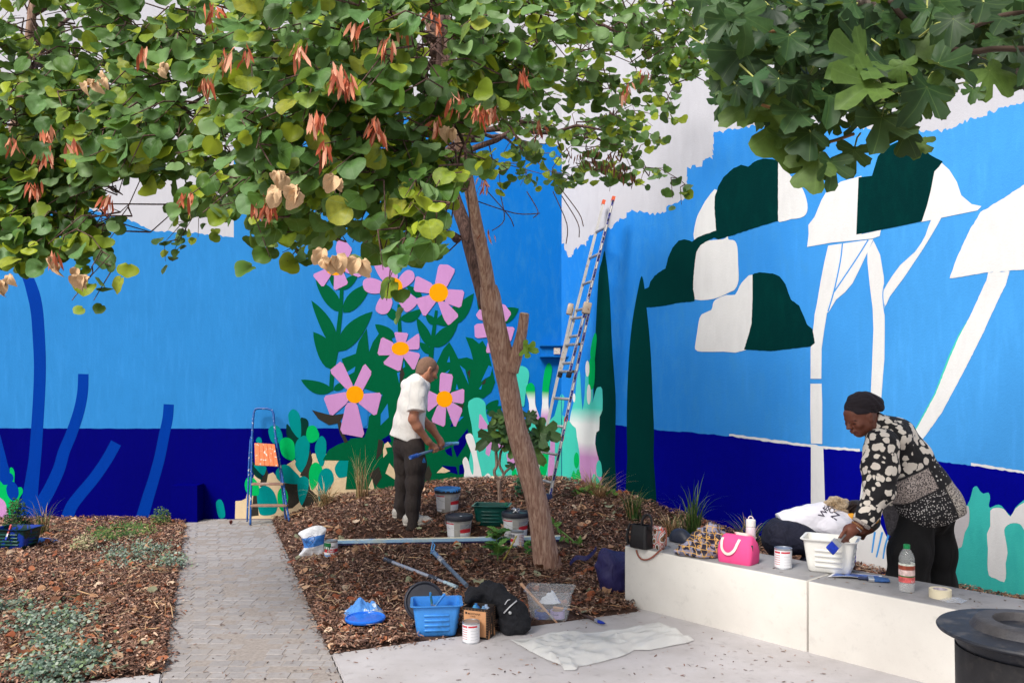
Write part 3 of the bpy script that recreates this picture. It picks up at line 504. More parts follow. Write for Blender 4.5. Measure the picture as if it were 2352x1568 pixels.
def slivers(P_, L, W, tilt, zoff, colf, bend=.3, seed=1):
    r = np.random.default_rng(seed); n = len(P_); l = r.uniform(*L, n); w = r.uniform(*W, n); ya = r.uniform(0, 2 * np.pi, n); ti = r.normal(0, tilt, n); ro = r.normal(0, tilt * 1.4, n)
    base = np.array([[-.5, -.42, 0], [-.5, .38, 0], [0, -.5, 1], [0, .5, 1], [.5, -.3, 0], [.5, .34, 0]])
    V = np.repeat(base[None], n, 0); V[:, :, :2] += r.normal(0, .07, (n, 6, 2))
    V = V * np.stack([l, w, l * bend * r.uniform(-.4, 1, n)], 1)[:, None, :]
    cx, sx = np.cos(ro)[:, None], np.sin(ro)[:, None]; y, z = V[..., 1] * cx - V[..., 2] * sx, V[..., 1] * sx + V[..., 2] * cx
    ct, st = np.cos(ti)[:, None], np.sin(ti)[:, None]; x, z = V[..., 0] * ct - z * st, V[..., 0] * st + z * ct
    ca, sa = np.cos(ya)[:, None], np.sin(ya)[:, None]; V = np.stack([x * ca - y * sa, x * sa + y * ca, z], 2)
    V += P_[:, None, :]; V[..., 2] += r.uniform(*zoff, n)[:, None]
    Fq = np.array([[0, 2, 3, 1], [2, 4, 5, 3]]); Fs = (Fq[None] + np.arange(n)[:, None, None] * 6).reshape(-1, 4)
    C = np.repeat(colf(r, n)[:, None, :], 6, 1) * r.uniform(.85, 1.12, (n, 6, 1))
    return V.reshape(-1, 3), Fs, C.reshape(-1, 3)
chipcol = lambda r, n: np.array(pal)[r.choice(len(pal), n, p=[.12, .15, .16, .14, .07, .12, .07, .06, .06, .05])] * r.uniform(.8, 1.38, (n, 1))
PP = scatter(125000, 4.3, 9.72, 1.15)
V, Fs, C = slivers(PP, (.012, .052), (.004, .0145), .34, (0, .028), chipcol)
o = big_mesh('bark_mulch', V, Fs, attr_mat('bark_chip'), None, None, C, 4)
tag(o, 'carpet of brown bark chips covering the planting beds', 'mulch', None, 'stuff')
straw = [srgb(*c) for c in ((196, 160, 120), (170, 128, 90), (120, 84, 60), (214, 184, 146))]
PS = scatter(1500, 4.5, 9.7, 1.0); PS = PS[(np.abs(PS[:, 0]) < 9)]
V, Fs, C = slivers(PS, (.08, .3), (.003, .007), .1, (.012, .04), lambda r, n: np.array(straw)[r.integers(0, 4, n)], .12, 3)
tag(big_mesh('straw_litter', V, Fs, attr_mat('straw'), None, None, C, 4), 'dry straw and twigs strewn over the bark mulch', 'straw', None, 'stuff')
# dry leaves on the mulch
def leaf_outline(n=11):                             # round heart-shaped leaf, base at origin, tip at +x
    pts = []
    for i in range(n + 1):
        a = -math.pi + 2 * math.pi * i / n
        r = .5 * (1 - .10 * math.cos(a * 2)) ; x = .46 + r * math.cos(a); y = r * 1.04 * math.sin(a)
        if abs(a) > 2.9: x += .16
        if abs(a) < .2: x += .07
        pts.append((x, y))
    return pts[:-1]
LO = leaf_outline(12)
def litter(P_, S, colf, seed, curl=.5, zo=(.008, .03), tilt=.35):
    r = np.random.default_rng(seed); n = len(P_); k = len(LO)
    base = np.array([(.46, 0, 0)] + [(x, y, 0) for x, y in LO]); V = np.repeat(base[None], n, 0); V[..., 0] -= .46
    V[..., 2] = (V[..., 1] ** 2) * r.uniform(-.3, 1.6, (n, 1)) * curl + (V[..., 0] ** 2) * r.uniform(-.6, .9, (n, 1)) * curl + r.normal(0, .05, (n, k + 1)); V *= r.uniform(*S, n)[:, None, None]
    ti, ro, ya = r.normal(0, tilt, (n, 1)), r.normal(0, tilt, (n, 1)), r.uniform(0, 6.28, (n, 1))
    y, z = V[..., 1] * np.cos(ro) - V[..., 2] * np.sin(ro), V[..., 1] * np.sin(ro) + V[..., 2] * np.cos(ro)
    x, z = V[..., 0] * np.cos(ti) - z * np.sin(ti), V[..., 0] * np.sin(ti) + z * np.cos(ti)
    V = np.stack([x * np.cos(ya) - y * np.sin(ya), x * np.sin(ya) + y * np.cos(ya), z], 2) + P_[:, None, :]; V[..., 2] += r.uniform(*zo, (n, 1))
    Fq = np.array([[0, 1 + i, 1 + (i + 1) % k] for i in range(k)]); Fs = (Fq[None] + np.arange(n)[:, None, None] * (k + 1)).reshape(-1, 3)
    C = np.repeat(colf(r, n)[:, None, :], k + 1, 1) * r.uniform(.85, 1.1, (n, k + 1, 1)); return V.reshape(-1, 3), Fs, C.reshape(-1, 3)
dry = [srgb(*c) for c in ((196, 152, 118), (214, 178, 146), (172, 108, 76), (160, 92, 64), (150, 150, 122), (128, 90, 70), (222, 196, 168), (168, 172, 140))]
PL_ = scatter(1500, 4.5, 9.5, 1.4)
V, Fs, C = litter(PL_, (.025, .085), lambda r, n: np.array(dry)[r.choice(8, n, p=[.18, .12, .2, .18, .08, .14, .05, .05])] * r.uniform(.7, 1.1, (n, 1)), 5, .8)
tag(big_mesh('leaf_litter', V, Fs, attr_mat('dry_leaf', .7, 0, .15), None, None, C, 3), 'curled dry leaves scattered over the bark mulch', 'leaves', None, 'stuff')

# concrete paving
def concrete(name, c1, c2, speck=.35, top=None, bmp=.12, fine=230):
    m, nt, b = newmat(name); v = coord(nt); n = noi(nt, v, 2.2, 6, .6); n2 = noi(nt, v, fine, 2); n3 = noi(nt, v, 14, 7, .7)
    out = mixrgb(nt, c1, c2, rampf(nt, n, .35, .68)); out = mixrgb(nt, out, tuple(x * .55 for x in c1), rampf(nt, n2, .66, .74, 0, speck))
    out = mixrgb(nt, out, tuple(x * .62 for x in c2), rampf(nt, n3, .56, .74, 0, .32 if top else .55))
    n4 = noi(nt, v, 6, 3, .5, 1.2)
    if not top: out = mixrgb(nt, out, tuple(x * .5 for x in c2), rampf(nt, n4, .70, .80, 0, .45))
    if top:
        g = N(nt, 'NewGeometry'); sx = N(nt, 'SeparateXYZ'); nt.links.new(g.outputs['Normal'], sx.inputs[0])
        nn = mixrgb(nt, top, tuple(x * .62 for x in top), rampf(nt, noi(nt, coord(nt, (1, 1, 1)), 5, 8, .72), .45, .75))
        out = mixrgb(nt, out, nn, rampf(nt, sx.outputs[2], .5, .95))
    nt.links.new(out, b.inputs['Base Color']); b.inputs['Roughness'].default_value = .85; b.inputs['Specular IOR Level'].default_value = .25
    bump(nt, b, n2, bmp, .004); return m
conc = concrete('paving_concrete', srgb(186, 182, 184), srgb(168, 163, 163))
def slab(name, poly, lab):
    mb = MB(); mb.prism([(x, y, -.10) for x, y in poly], (0, 0, .10)); o = mb.build(name, conc, None, None)
    bm = bmesh.new(); bm.from_mesh(o.data); ed = [e for e in bm.edges if all(q.co.z > -.01 for q in e.verts)]
    bmesh.ops.bevel(bm, geom=ed, offset=.008, segments=2, affect='EDGES'); bm.to_mesh(o.data); bm.free()
    return tag(o, lab, None, None, 'structure')
e1 = BF + NB * .5
slab('paving', [(pathR(2.5) + .012, 2.5), (-.3, .4), (5.4, .4), tuple((BF + WD * 7.2 + NB * .12)[:2]), tuple((BF + NB * .12 + WD * .1)[:2]), (.86, 5.03 + (.86 + 1.08) * .4675 - .02), (pathR(5.03) + .012, 5.03)], 'pale concrete paving in front of the white bench')
slab('paving', [(-7.5, 2.5), (pathL(2.5) - .012, 2.5), (pathL(4.70) - .012, 4.70), (-3.2, 4.27), (-7.5, 2.85)], 'pale concrete paving left of the paver path')
# --- cobbled path
def cobble_mat():
    m, nt, b = newmat('paver_stone'); oi = N(nt, 'ObjectInfo'); v = coord(nt, (1, 1, 1), 'Object'); g = N(nt, 'NewGeometry'); n = noi(nt, g.outputs['Position'], 26, 7, .65); n2 = noi(nt, g.outputs['Position'], 3, 3)
    c = mixrgb(nt, srgb(144, 139, 138), srgb(160, 155, 154), oi.outputs['Random']); c = mixrgb(nt, c, srgb(112, 105, 103), rampf(nt, n, .48, .75, 0, .6)); c = mixrgb(nt, c, srgb(154, 144, 136), rampf(nt, n2, .45, .7, 0, .45))
    nt.links.new(c, b.inputs['Base Color']); b.inputs['Roughness'].default_value = .85; bump(nt, b, n, .35, .006); return m
cob = cobble_mat()
pth = MB().add([(pathL(2.5), 2.5, -.0016), (pathR(2.5), 2.5, -.0016), (pathR(9.7), 9.7, -.0016), (pathL(9.7), 9.7, -.0016)], [(0, 1, 2, 3)]).build('path', pm('joint_sand', srgb(150, 141, 135), .95, .2, 40), None, None)
tag(pth, 'narrow grey cobble path leading to the mural wall', None, None, 'structure')
def cobmesh(w, d, j):
    r = random.Random(j); mb = MB(); vs = []
    for z, t in ((-.05, 0), (-.003, 0), (0, .0028)):
        for sx, sy in ((-1, -1), (1, -1), (1, 1), (-1, 1)): vs.append((sx * (w / 2 - t) + r.uniform(-.002, .002), sy * (d / 2 - t) + r.uniform(-.002, .002), z))
    fs = [(8, 9, 10, 11)] + [(i * 4 + k, i * 4 + (k + 1) % 4, i * 4 + 4 + (k + 1) % 4, i * 4 + 4 + k) for i in range(2) for k in range(4)]
    me = bpy.data.meshes.new('paver'); me.from_pydata(vs, [], fs); me.update(); me.materials.append(cob); return me, vs, fs
CM = [cobmesh(w_, .094, i) for i, w_ in enumerate((.094, .102, .110, .118, .126))]
cells = []; Y = 4.16; row = 0
while Y < 9.66:
    x, xr = pathL(Y) + .006, pathR(Y) - .004; r = random.Random(row); first = True
    while x < xr - .02:
        j = 4 if first else r.choice((0, 1, 2, 3)); ww = .094 + .008 * j
        if not first and len(cells) and r.random() < .0: pass
        if xr - (x + ww) < .05: ww = xr - x
        cells.append((x + ww / 2, Y, j, ww / (.094 + .008 * j))); x += ww + .006; first = False
    Y += .1; row += 1
cells.sort(key=lambda c: c[1]); restmb = MB()
for i, (x, y, j, sc_) in enumerate(cells):
    me, vs, fs = CM[j]; z = random.uniform(-.003, .002)
    if i < 300:
        o = link(bpy.data.objects.new('paver', me)); o.parent = pth; o.location = (x, y, z); o.scale.x = sc_; o.rotation_euler = (random.gauss(0, .008), random.gauss(0, .008), random.gauss(0, .018))
    else: restmb.add(vs, fs, TM((x, y, z), RZ(random.gauss(0, .02))) @ Matrix.Diagonal((sc_, 1, 1, 1)))
o = restmb.build('paver', cob, pth, None); o['kind'] = 'stuff'
# crumbs of bark and dirt blown onto the paving and the path
Q = []
while len(Q) < 520:
    Y = rng.uniform(4.3, 7.5); X = rng.uniform(-3.2, 3.5)
    if not in_bed(X, Y) and (Vector((X, Y, 0)) - BF).dot(NB) < -.01: Q.append((X, Y, .001))
Qe = []
while len(Qe) < 620:                                # bark spilled over the edges of the beds
    Y = rng.uniform(4.5, 9.3); X = rng.uniform(-5, 1.2); e_ = abs(rng.normal(0, .05)) + .01
    if not in_bed(X, Y) and (in_bed(X + e_, Y) or in_bed(X - e_, Y) or in_bed(X, Y + e_)) and (Vector((X, Y, 0)) - BF).dot(NB) < -.01: Qe.append((X, Y, .003))
V, Fs, C = slivers(np.array(Qe), (.012, .045), (.005, .014), .12, (.001, .008), chipcol, .2, 29)
tag(big_mesh('bark_spill', V, Fs, attr_mat('spilled_chip'), None, None, C, 4), 'bark chips spilled along the path and paving edges', 'bark', None, 'stuff')
V, Fs, C = slivers(np.array(Q), (.006, .035), (.003, .009), .05, (.001, .004), lambda r, n: chipcol(r, n) * .8, .1, 9)
tag(big_mesh('bark_crumbs', V, Fs, attr_mat('crumb'), None, None, C, 4), 'crumbs of bark blown over the pale paving and path', 'bark', None, 'stuff')
# --- concrete bench, two blocks
BH, BD = .425, .49
bmat = concrete('bench_concrete', srgb(224, 220, 213), srgb(212, 207, 200), .3, srgb(150, 149, 151), .1, 190)
JT = (onJ := None)
d = ray(*fr('b8', 85, 900)); t = (BF - Vector((0, 0, EYE))).dot(NB) / d.dot(NB); pj = Vector((0, 0, EYE)) + d * t
LJ = (pj - BF).dot(WD)
ba = math.atan2(WD.y, WD.x)
def bench(s0, s1, lab):
    c = BF + WD * ((s0 + s1) / 2) + NB * (BD / 2); t = thing('concrete_bench', lab, 'bench', (c.x, c.y, 0), ba)
    MB().rbox((0, 0, BH / 2 - .02), (s1 - s0 - .008, BD, BH + .04), b=.012, seg=3).build('block', bmat, t, 40); return t
bench(0, LJ, 'white concrete bench block carrying the handbags and pink lunch bag')
bench(LJ, LJ + 3.0, 'white concrete bench block carrying the tape roll and juice bottle')
def bp(k, x, y):                                    # point on the bench top seen at a pixel
    return fk(k, x, y, BH)
# --- litter bin
bc = Vector((1.618, 2.66, 0)); blk = pm('bin_black', srgb(28, 27, 30), .6, .2, 30, dirt=srgb(92, 84, 78), dirt_amt=.25, dirt_scale=20); nav = pm('bin_top', srgb(26, 29, 38), .55, .25, 18, .1, 160, dirt=srgb(110, 104, 100), dirt_amt=.5, dirt_scale=14)
t = thing('litter_bin', 'round black litter bin with flared rim beside the concrete bench', 'bin', bc)
prof = [(.0, .0), (.195, 0), (.2, .02)]
for z0 in (.10, .22, .34, .46, .58): prof += [(.202, z0), (.192, z0 + .004), (.192, z0 + .018), (.203, z0 + .022)]
prof += [(.206, .79)]
MB().lathe(prof, 72).build('body', blk, t, 35)
MB().lathe([(.2, .79), (.215, .822), (.25, .834), (.258, .838), (.26, .843), (.256, .848), (.18, .852), (.172, .853)], 72).build('rim', nav, t, 40)
MB().lathe([(.1725, .8515), (.165, .852), (.150, .874), (.142, .878), (.10, .879), (.096, .874), (.094, .70), (.0, .70)], 64).build('hood', pm('bin_hood', srgb(58, 56, 58), .6, .3, 25, .2, 120, dirt=srgb(40, 42, 52), dirt_amt=.8, dirt_scale=6), t, 40)
mb = MB()
for i in range(14):
    a = random.uniform(0, 6.28); mb.rbox((.05 * math.cos(a), .05 * math.sin(a), .72 + .01 * random.random()), (.05, .02, .01), RZ(a * 2), .003, 1)
mb.build('rubbish', pm('bin_rubbish', (.3, .22, .17), .8, .4, 30), t, None)
# ------------------------------------------------------------- trees
def in_poly(x, y, P_):
    c = False; n = len(P_)
    for i in range(n):
        x0, y0 = P_[i]; x1, y1 = P_[(i + 1) % n]
        if (y0 > y) != (y1 > y) and x < (x1 - x0) * (y - y0) / (y1 - y0) + x0: c = not c
    return c
def proj(p): return (CX + F * p[0] / p[1], HY - F * (p[2] - EYE) / p[1])
def leaf_mat(name, veins, dark, light, hue2, obj=True, trans=.28, rough=.5, vcol=None, vw=.012):
    m, nt, b = newmat(name)
    if obj: rnd = N(nt, 'ObjectInfo').outputs['Random']
    else: a = N(nt, 'Attribute'); a.attribute_name = 'col'
    if obj:
        cr = N(nt, 'ValToRGB'); e = cr.color_ramp.elements; e[0].position = 0; e[0].color = (*dark, 1); e[1].position = .75; e[1].color = (*light, 1)
        for p_, c_ in hue2: q = e.new(p_); q.color = (*c_, 1)
        nt.links.new(rnd, cr.inputs[0]); col = cr.outputs[0]
        tc = N(nt, 'TexCoord'); n = noi(nt, tc.outputs['Object'], 5, 5); col = mixrgb(nt, col, tuple(x * .6 for x in dark), rampf(nt, n, .4, .75, 0, .45))
    else: col = a.outputs['Color']
    if veins and obj:
        sx = N(nt, 'SeparateXYZ'); nt.links.new(tc.outputs['Object'], sx.inputs[0]); cur = None
        for an in veins:
            c_, s_ = math.cos(an), math.sin(an)
            def lin(ka, kb):
                m1 = N(nt, 'Math', operation='MULTIPLY'); nt.links.new(sx.outputs[0], m1.inputs[0]); m1.inputs[1].default_value = ka
                m2 = N(nt, 'Math', operation='MULTIPLY_ADD'); nt.links.new(sx.outputs[1], m2.inputs[0]); m2.inputs[1].default_value = kb; nt.links.new(m1.outputs[0], m2.inputs[2]); return m2.outputs[0]
            dd = N(nt, 'Math', operation='ABSOLUTE'); nt.links.new(lin(-s_, c_), dd.inputs[0])
            al = N(nt, 'Math', operation='LESS_THAN'); nt.links.new(lin(c_, s_), al.inputs[0]); al.inputs[1].default_value = 0
            ds = N(nt, 'Math', operation='ADD'); nt.links.new(dd.outputs[0], ds.inputs[0]); nt.links.new(al.outputs[0], ds.inputs[1])
            if cur is None: cur = ds.outputs[0]
            else: mn = N(nt, 'Math', operation='MINIMUM'); nt.links.new(cur, mn.inputs[0]); nt.links.new(ds.outputs[0], mn.inputs[1]); cur = mn.outputs[0]
        col = mixrgb(nt, col, vcol or tuple(min(1, x * 1.8 + .03) for x in light), rampf(nt, cur, vw * .3, vw, .5, 0))
    nt.links.new(col, b.inputs['Base Color']); b.inputs['Roughness'].default_value = rough; b.inputs['Specular IOR Level'].default_value = .35
    tr = N(nt, 'BsdfTranslucent'); cy = mixrgb(nt, col, (.45, .55, .05), .35); nt.links.new(cy, tr.inputs[0]); mx = N(nt, 'MixShader'); mx.inputs[0].default_value = trans
    nt.links.new(b.outputs[0], mx.inputs[1]); nt.links.new(tr.outputs[0], mx.inputs[2]); nt.links.new(mx.outputs[0], nt.nodes['Material Output'].inputs[0]); return m
def bark_mat(name, c1, c2, c3, sc=1.0):
    m, nt, b = newmat(name); v = coord(nt, (60 * sc, 60 * sc, 9 * sc)); n = noi(nt, v, 1, 6, .6, .8); v2 = coord(nt); n2 = noi(nt, v2, 4, 4)
    cr = N(nt, 'ValToRGB'); e = cr.color_ramp.elements; e[0].position = .38; e[0].color = (*c1, 1); e[1].position = .62; e[1].color = (*c3, 1); q = e.new(.5); q.color = (*c2, 1)
    nt.links.new(n, cr.inputs[0]); nt.links.new(mixrgb(nt, cr.outputs[0], c1, rampf(nt, n2, .5, .75, 0, .5)), b.inputs['Base Color']); b.inputs['Roughness'].default_value = .9
    bump(nt, b, n, .7, .012); return m
bark = bark_mat('tree_bark', srgb(142, 106, 90), srgb(172, 134, 116), srgb(196, 164, 144)); darkbark = bark_mat('dark_bark', srgb(60, 42, 38), srgb(92, 66, 60), srgb(120, 92, 84))
# --- leaf shapes (unit size, base at origin, tip towards +x, face +z)
def leaf_mesh(name, outline, mat, cup=.25, fold=.2, seed=0, base=(.12, 0)):
    r = random.Random(seed); n = len(outline); vs = [(base[0], base[1], 0)]
    def zf(x, y): return -cup * (x - .3) ** 2 * (1 if x > .3 else .3) + fold * abs(y) ** 1.5 - .06 * math.sin(5 * y + seed) * x
    for t in (.55, 1):
        for x, y in outline:
            X, Y_ = base[0] + (x - base[0]) * t, base[1] + (y - base[1]) * t; vs.append((X, Y_, zf(X, Y_) + (r.uniform(-.03, .03) if t == 1 else 0)))
    fs = [(0, 1 + i, 1 + (i + 1) % n) for i in range(n)] + [(1 + i, 1 + n + i, 1 + n + (i + 1) % n, 1 + (i + 1) % n) for i in range(n)]
    me = bpy.data.meshes.new(name); me.from_pydata(vs, [], fs); me.update(); me.shade_smooth(); me.materials.append(mat); return me
cer = leaf_mat('judas_leaf', (0, .7, -.7, 1.35, -1.35), srgb(58, 94, 38), srgb(114, 154, 92), [(.35, srgb(84, 124, 52)), (.6, srgb(100, 144, 84)), (.82, srgb(156, 176, 50)), (.95, srgb(166, 168, 62))], vcol=srgb(140, 176, 120), vw=.011, trans=.36)
LO2 = [(x * (1 + .03 * math.sin(9 * i)), y * (1 + .03 * math.cos(7 * i))) for i, (x, y) in enumerate(leaf_outline(22))]
LM = [leaf_mesh('leaf', LO2, cer, c, f, i) for i, (c, f) in enumerate(((.25, .2), (.5, .35), (.1, -.15), (.7, .1)))]
def leaf_matrix(p, tip, nrm, s):
    t = Vector(tip).normalized(); n = Vector(nrm); n = (n - t * n.dot(t))
    if n.length < 1e-4: n = t.orthogonal()
    n.normalize(); y = n.cross(t); M = Matrix((t, y, n)).transposed().to_4x4(); M = Matrix.Translation(p) @ M @ Matrix.Diagonal((s, s, s, 1)); return M
dctl = [(620, 50, 3.0), (650, 230, 3.05), (540, 330, 3.05), (700, 420, 3.15), (900, 480, 3.2), (950, 560, 3.3), (770, 590, 3.2), (960, 450, 3.2), (850, 200, 3.3), (1000, 130, 3.7), (1080, 280, 3.8), (1250, 150, 4.1), (1330, 130, 4.4), (1420, 200, 5), (1500, 300, 6), (1400, 400, 6.7), (1560, 330, 6.5), (1620, 120, 5), (300, 100, 4.1), (100, 100, 4.5), (350, 200, 4.1), (50, 400, 4.5), (60, 560, 4.3), (180, 520, 4.5), (300, 330, 3.8), (200, 660, 4.2), (480, 480, 3.6), (1140, 400, 5.6), (620, 560, 3.5), (1240, 420, 6.4)]
def depth(x, y):
    w_ = [1 / ((x - a) ** 2 + (y - b) ** 2 + 900) ** 1.5 for a, b, _ in dctl]; return sum(q * c[2] for q, c in zip(w_, dctl)) / sum(w_)
canopy = [(-60, -70), (1720, -70), (1690, 60), (1655, 130), (1640, 200), (1600, 235), (1608, 310), (1590, 375), (1545, 400), (1500, 440), (1430, 425), (1380, 415), (1330, 435), (1235, 436), (1195, 428), (1180, 398), (1125, 405), (1085, 405), (1052, 440), (1030, 500), (1005, 575), (960, 600), (900, 605), (860, 590), (800, 575), (725, 590), (672, 615), (640, 585), (580, 585), (572, 550), (560, 490), (520, 510), (480, 525), (420, 515), (372, 490), (345, 455), (325, 400), (302, 392), (285, 430), (258, 470), (200, 465), (190, 480), (235, 520), (248, 560), (238, 600), (180, 612), (150, 590), (100, 600), (60, 630), (20, 640), (-60, 650)]
holes = [(262, 450, 34, 46), (60, 60, 30, 40), (340, 20, 22, 34), (1640, 60, 20, 30), (1590, 200, 26, 20), (90, 225, 14, 10), (30, 290, 16, 26), (120, 490, 22, 16), (700, 330, 16, 18), (1150, 330, 22, 20)]
def ok(x, y):
    if not in_poly(x, y, canopy): return False
    return not any(((x - a) / c) ** 2 + ((y - b) / d) ** 2 < 1 for a, b, c, d in holes)
R4 = random.Random(11)
twigs = []                                          # (anchor, end, front?)
def add_twigs(n, front):
    k = 0
    while k < n:
        x, y = R4.uniform(-60, 1700), R4.uniform(-70, 650)
        if not ok(x, y): continue
        if x > 1250 and R4.random() < .25: continue
        d0 = depth(x, y); Y = d0 + (R4.uniform(0, .35) if front else R4.uniform(.4, 2.6) * min(1, (8.2 - d0) / 2.6))
        e = atY(x, y, Y); a = e + Vector((R4.gauss(0, .16) + (.12 if x < 1000 else -.12), R4.uniform(.15, .45), R4.uniform(.02, .28)))
        twigs.append((a, e, front)); k += 1
add_twigs(370, True); add_twigs(440, False)
for _ in range(110):                                # the low boughs over the blue stems hang fuller
    while True:
        x, y = R4.uniform(-60, 330), R4.uniform(250, 650)
        if ok(x, y): break
    e = atY(x, y, depth(x, y) + R4.uniform(0, .6)); twigs.append((e + Vector((R4.gauss(0, .14), R4.uniform(.1, .35), R4.uniform(.05, .28))), e, True))
for x, y, Y, ln in ((165, 690, 4.2, 1), (215, 690, 4.2, 1), (190, 655, 4.2, 1), (380, 600, 6.4, 2), (375, 560, 6.4, 2), (400, 575, 6.4, 2), (455, 545, 6.3, 2), (895, 640, 3.3, 3), (888, 690, 3.3, 3), (880, 620, 3.3, 3), (1545, 455, 6.6, 2), (1565, 470, 6.6, 2), (1150, 440, 6, 2), (1400, 440, 6.8, 2), (1440, 425, 6.8, 2), (235, 570, 4.4, 1), (130, 600, 4.3, 1), (1000, 560, 3.3, 1), (620, 590, 3.4, 1), (940, 590, 3.3, 1)):
    e = atY(x, y, Y); twigs.append((e + Vector((.05, .1, .18)), e, 'h'))
leaves = []                                         # matrix, projected size, colour, tree
cpal = [srgb(*c) for c in ((66, 102, 42), (88, 126, 58), (112, 148, 88), (50, 84, 30), (130, 152, 46), (162, 178, 48), (82, 118, 46), (128, 160, 104))]
twmb = {0: MB(), 1: MB()}
kept = []
for a, e, front in twigs:
    x0, _ = proj(e); tree = 1 if (x0 < 290 and e.y > 3.9) else 0
    mid = (a + e) / 2 + Vector((R4.gauss(0, .05), R4.gauss(0, .05), .06)); n = 5 if front == 'h' else R4.randint(7, 12); mine = []
    out = Vector((e.x - a.x, e.y - a.y, 0)); out = out.normalized() if out.length > 1e-3 else Vector((0, -1, 0))
    for i in range(n):
        u = (i + .4) / n; p = a * (1 - u) ** 2 + mid * 2 * u * (1 - u) + e * u * u
        side = 1 if i % 2 else -1; p = p + Vector((R4.gauss(0, .05), R4.gauss(0, .05), R4.gauss(-.01, .035)))
        tip = Vector((-out.y, out.x, 0)) * side * R4.uniform(.2, .9) + out * R4.uniform(.0, .7) + Vector((0, -.25, -R4.uniform(.25, 1.1)))
        nrm = Vector((R4.gauss(0, .5), -.75 + R4.gauss(0, .45), .65 + R4.gauss(0, .4)))
        s = R4.uniform(.05, .11) if p.y < 5 else R4.uniform(.05, .088)
        px_, py_ = proj(p)
        if p.y < 6 and (((px_ - 995) / 36) ** 2 + ((py_ - 70) / 100) ** 2 < 1 or ((px_ - 1046) / 26) ** 2 + ((py_ - 300) / 42) ** 2 < 1): continue
        if front != 'h' and not ok(*proj(p + tip.normalized() * s * .5)): continue
        mine.append((leaf_matrix(p, tip, nrm, s), s / p.y * (1 if front else .72), R4.choice(cpal), tree))
    if len(mine) < 4: continue
    leaves += mine; kept.append((a, e, front)); twmb[tree].tube([a, mid, e], [.005, .0035, .002], 4, False)
twigs = kept
leaves.sort(key=lambda q: -q[1])
# --- trunk and limbs
tb = gk('c7', 463, 1525)
tr1 = thing('judas_tree', 'leaning brown-barked tree with round green leaves and rusty seed pods', 'tree', tb)
tr2 = thing('judas_tree', 'slender leafy tree whose low branches hang over the blue painted stems', 'tree', (-4.4, 5.2, 0))
def tpath(pts, y0, y1):                             # c7 pixels -> 3d path with depth running y0..y1
    n = len(pts); out, rad = [], []
    for i, (x, y, w_) in enumerate(pts):
        Y = y0 + (y1 - y0) * i / (n - 1); out.append(kY('c7', x, y, Y)); rad.append(w_ / .95 / 1.7415 / F * Y / 2 * .93)
    return out, rad
def rough_tube(pts, rad, n=28, sub=10, amp=.05, seed=0, knots=()):
    P_ = smooth_poly([tuple(p) + (r,) for p, r in zip(pts, rad)], sub, False); mb = MB()
    mb.tube([p[:3] for p in P_], [p[3] for p in P_], n)
    for i, v in enumerate(mb.v):
        c = P_[min(i // n, len(P_) - 1)]; d_ = Vector(v) - Vector(c[:3]); a = (i % n) / n * 6.2832
        f = 1 + amp * noise.noise(Vector((math.cos(a) * 2.2, math.sin(a) * 2.2, c[2] * 2.5 + seed))) + amp * .7 * noise.noise(Vector((math.cos(a) * 7, math.sin(a) * 7, c[2] * 5 + seed)))
        for kp, kr, kh in knots:
            f += kh * math.exp(-((Vector(v) - kp).length / kr) ** 2)
        mb.v[i] = tuple(Vector(c[:3]) + d_ * f)
    return mb
Y0 = tb.y
p_, r_ = tpath([(474, 1570, 160), (464, 1525, 116), (447, 1420, 96), (428, 1300, 92), (385, 1140, 88), (345, 1000, 84), (322, 880, 82), (302, 780, 84), (282, 680, 88), (262, 600, 90), (250, 530, 84), (240, 470, 68)], Y0, Y0 - .25)
rough_tube(p_, r_, 32, 8, .06, 0, [(kY('c7', 340, 745, Y0 - .15), .09, .28), (kY('c7', 285, 500, Y0 - .3), .06, .2), (kY('c7', 297, 735, Y0 - .35), .05, .1)]).build('trunk', bark, tr1, True, tb)
p_, r_ = tpath([(255, 560, 70), (240, 470, 62), (230, 400, 56), (212, 310, 52), (197, 240, 50), (182, 160, 48), (168, 90, 47), (155, 0, 46)], Y0 - .22, Y0 - .55)
e_ = [kY('a2', 800, 760, Y0 - .58), kY('a2', 760, 560, Y0 - .62), kY('a2', 715, 380, Y0 - .66), kY('a2', 660, 180, Y0 - .7), kY('a2', 610, 20, Y0 - .75), kY('a2', 560, -140, Y0 - .8)]
rough_tube(p_ + e_, r_ + [.082, .08, .078, .072, .066, .06], 20, 6, .05, 3).build('limb', bark, tr1, True, tb)
p_, r_ = tpath([(232, 545, 60), (212, 470, 58), (188, 390, 56), (166, 300, 56), (150, 240, 56), (128, 180, 54), (108, 120, 50), (92, 60, 46), (70, 0, 40), (40, -60, 34)], Y0 - .1, Y0 + .5)
rough_tube(p_, r_, 18, 6, .06, 6).build('limb', darkbark, tr1, True, tb)
MB().tube([kY('c7', 122, 290, Y0 + .1), kY('c7', 105, 275, Y0), kY('c7', 90, 266, Y0 - .05)], [.04, .03, .02], 8).build('limb', darkbark, tr1, True, tb)
st = [kY('c7', 325, 790, Y0 - .18), kY('c7', 343, 740, Y0 - .2), kY('c7', 358, 690, Y0 - .22), kY('c7', 369, 640, Y0 - .24), kY('c7', 378, 574, Y0 - .26)]
stub = rough_tube(st, [.066, .054, .046, .041, .037], 16, 4, .08, 9).build('limb', bark, tr1, 40, tb); stub['label'] = 'sawn-off branch stub with a pale cut end'
dtop = (st[4] - st[3]).normalized(); MB().lathe([(0, .004), (.03, .002), (.036, -.012)], 16, TM(st[4] + dtop * .004, frame(dtop))).build('cut_end', pm('cut_wood', srgb(206, 178, 150), .9, .3, 40), stub, True, tb)
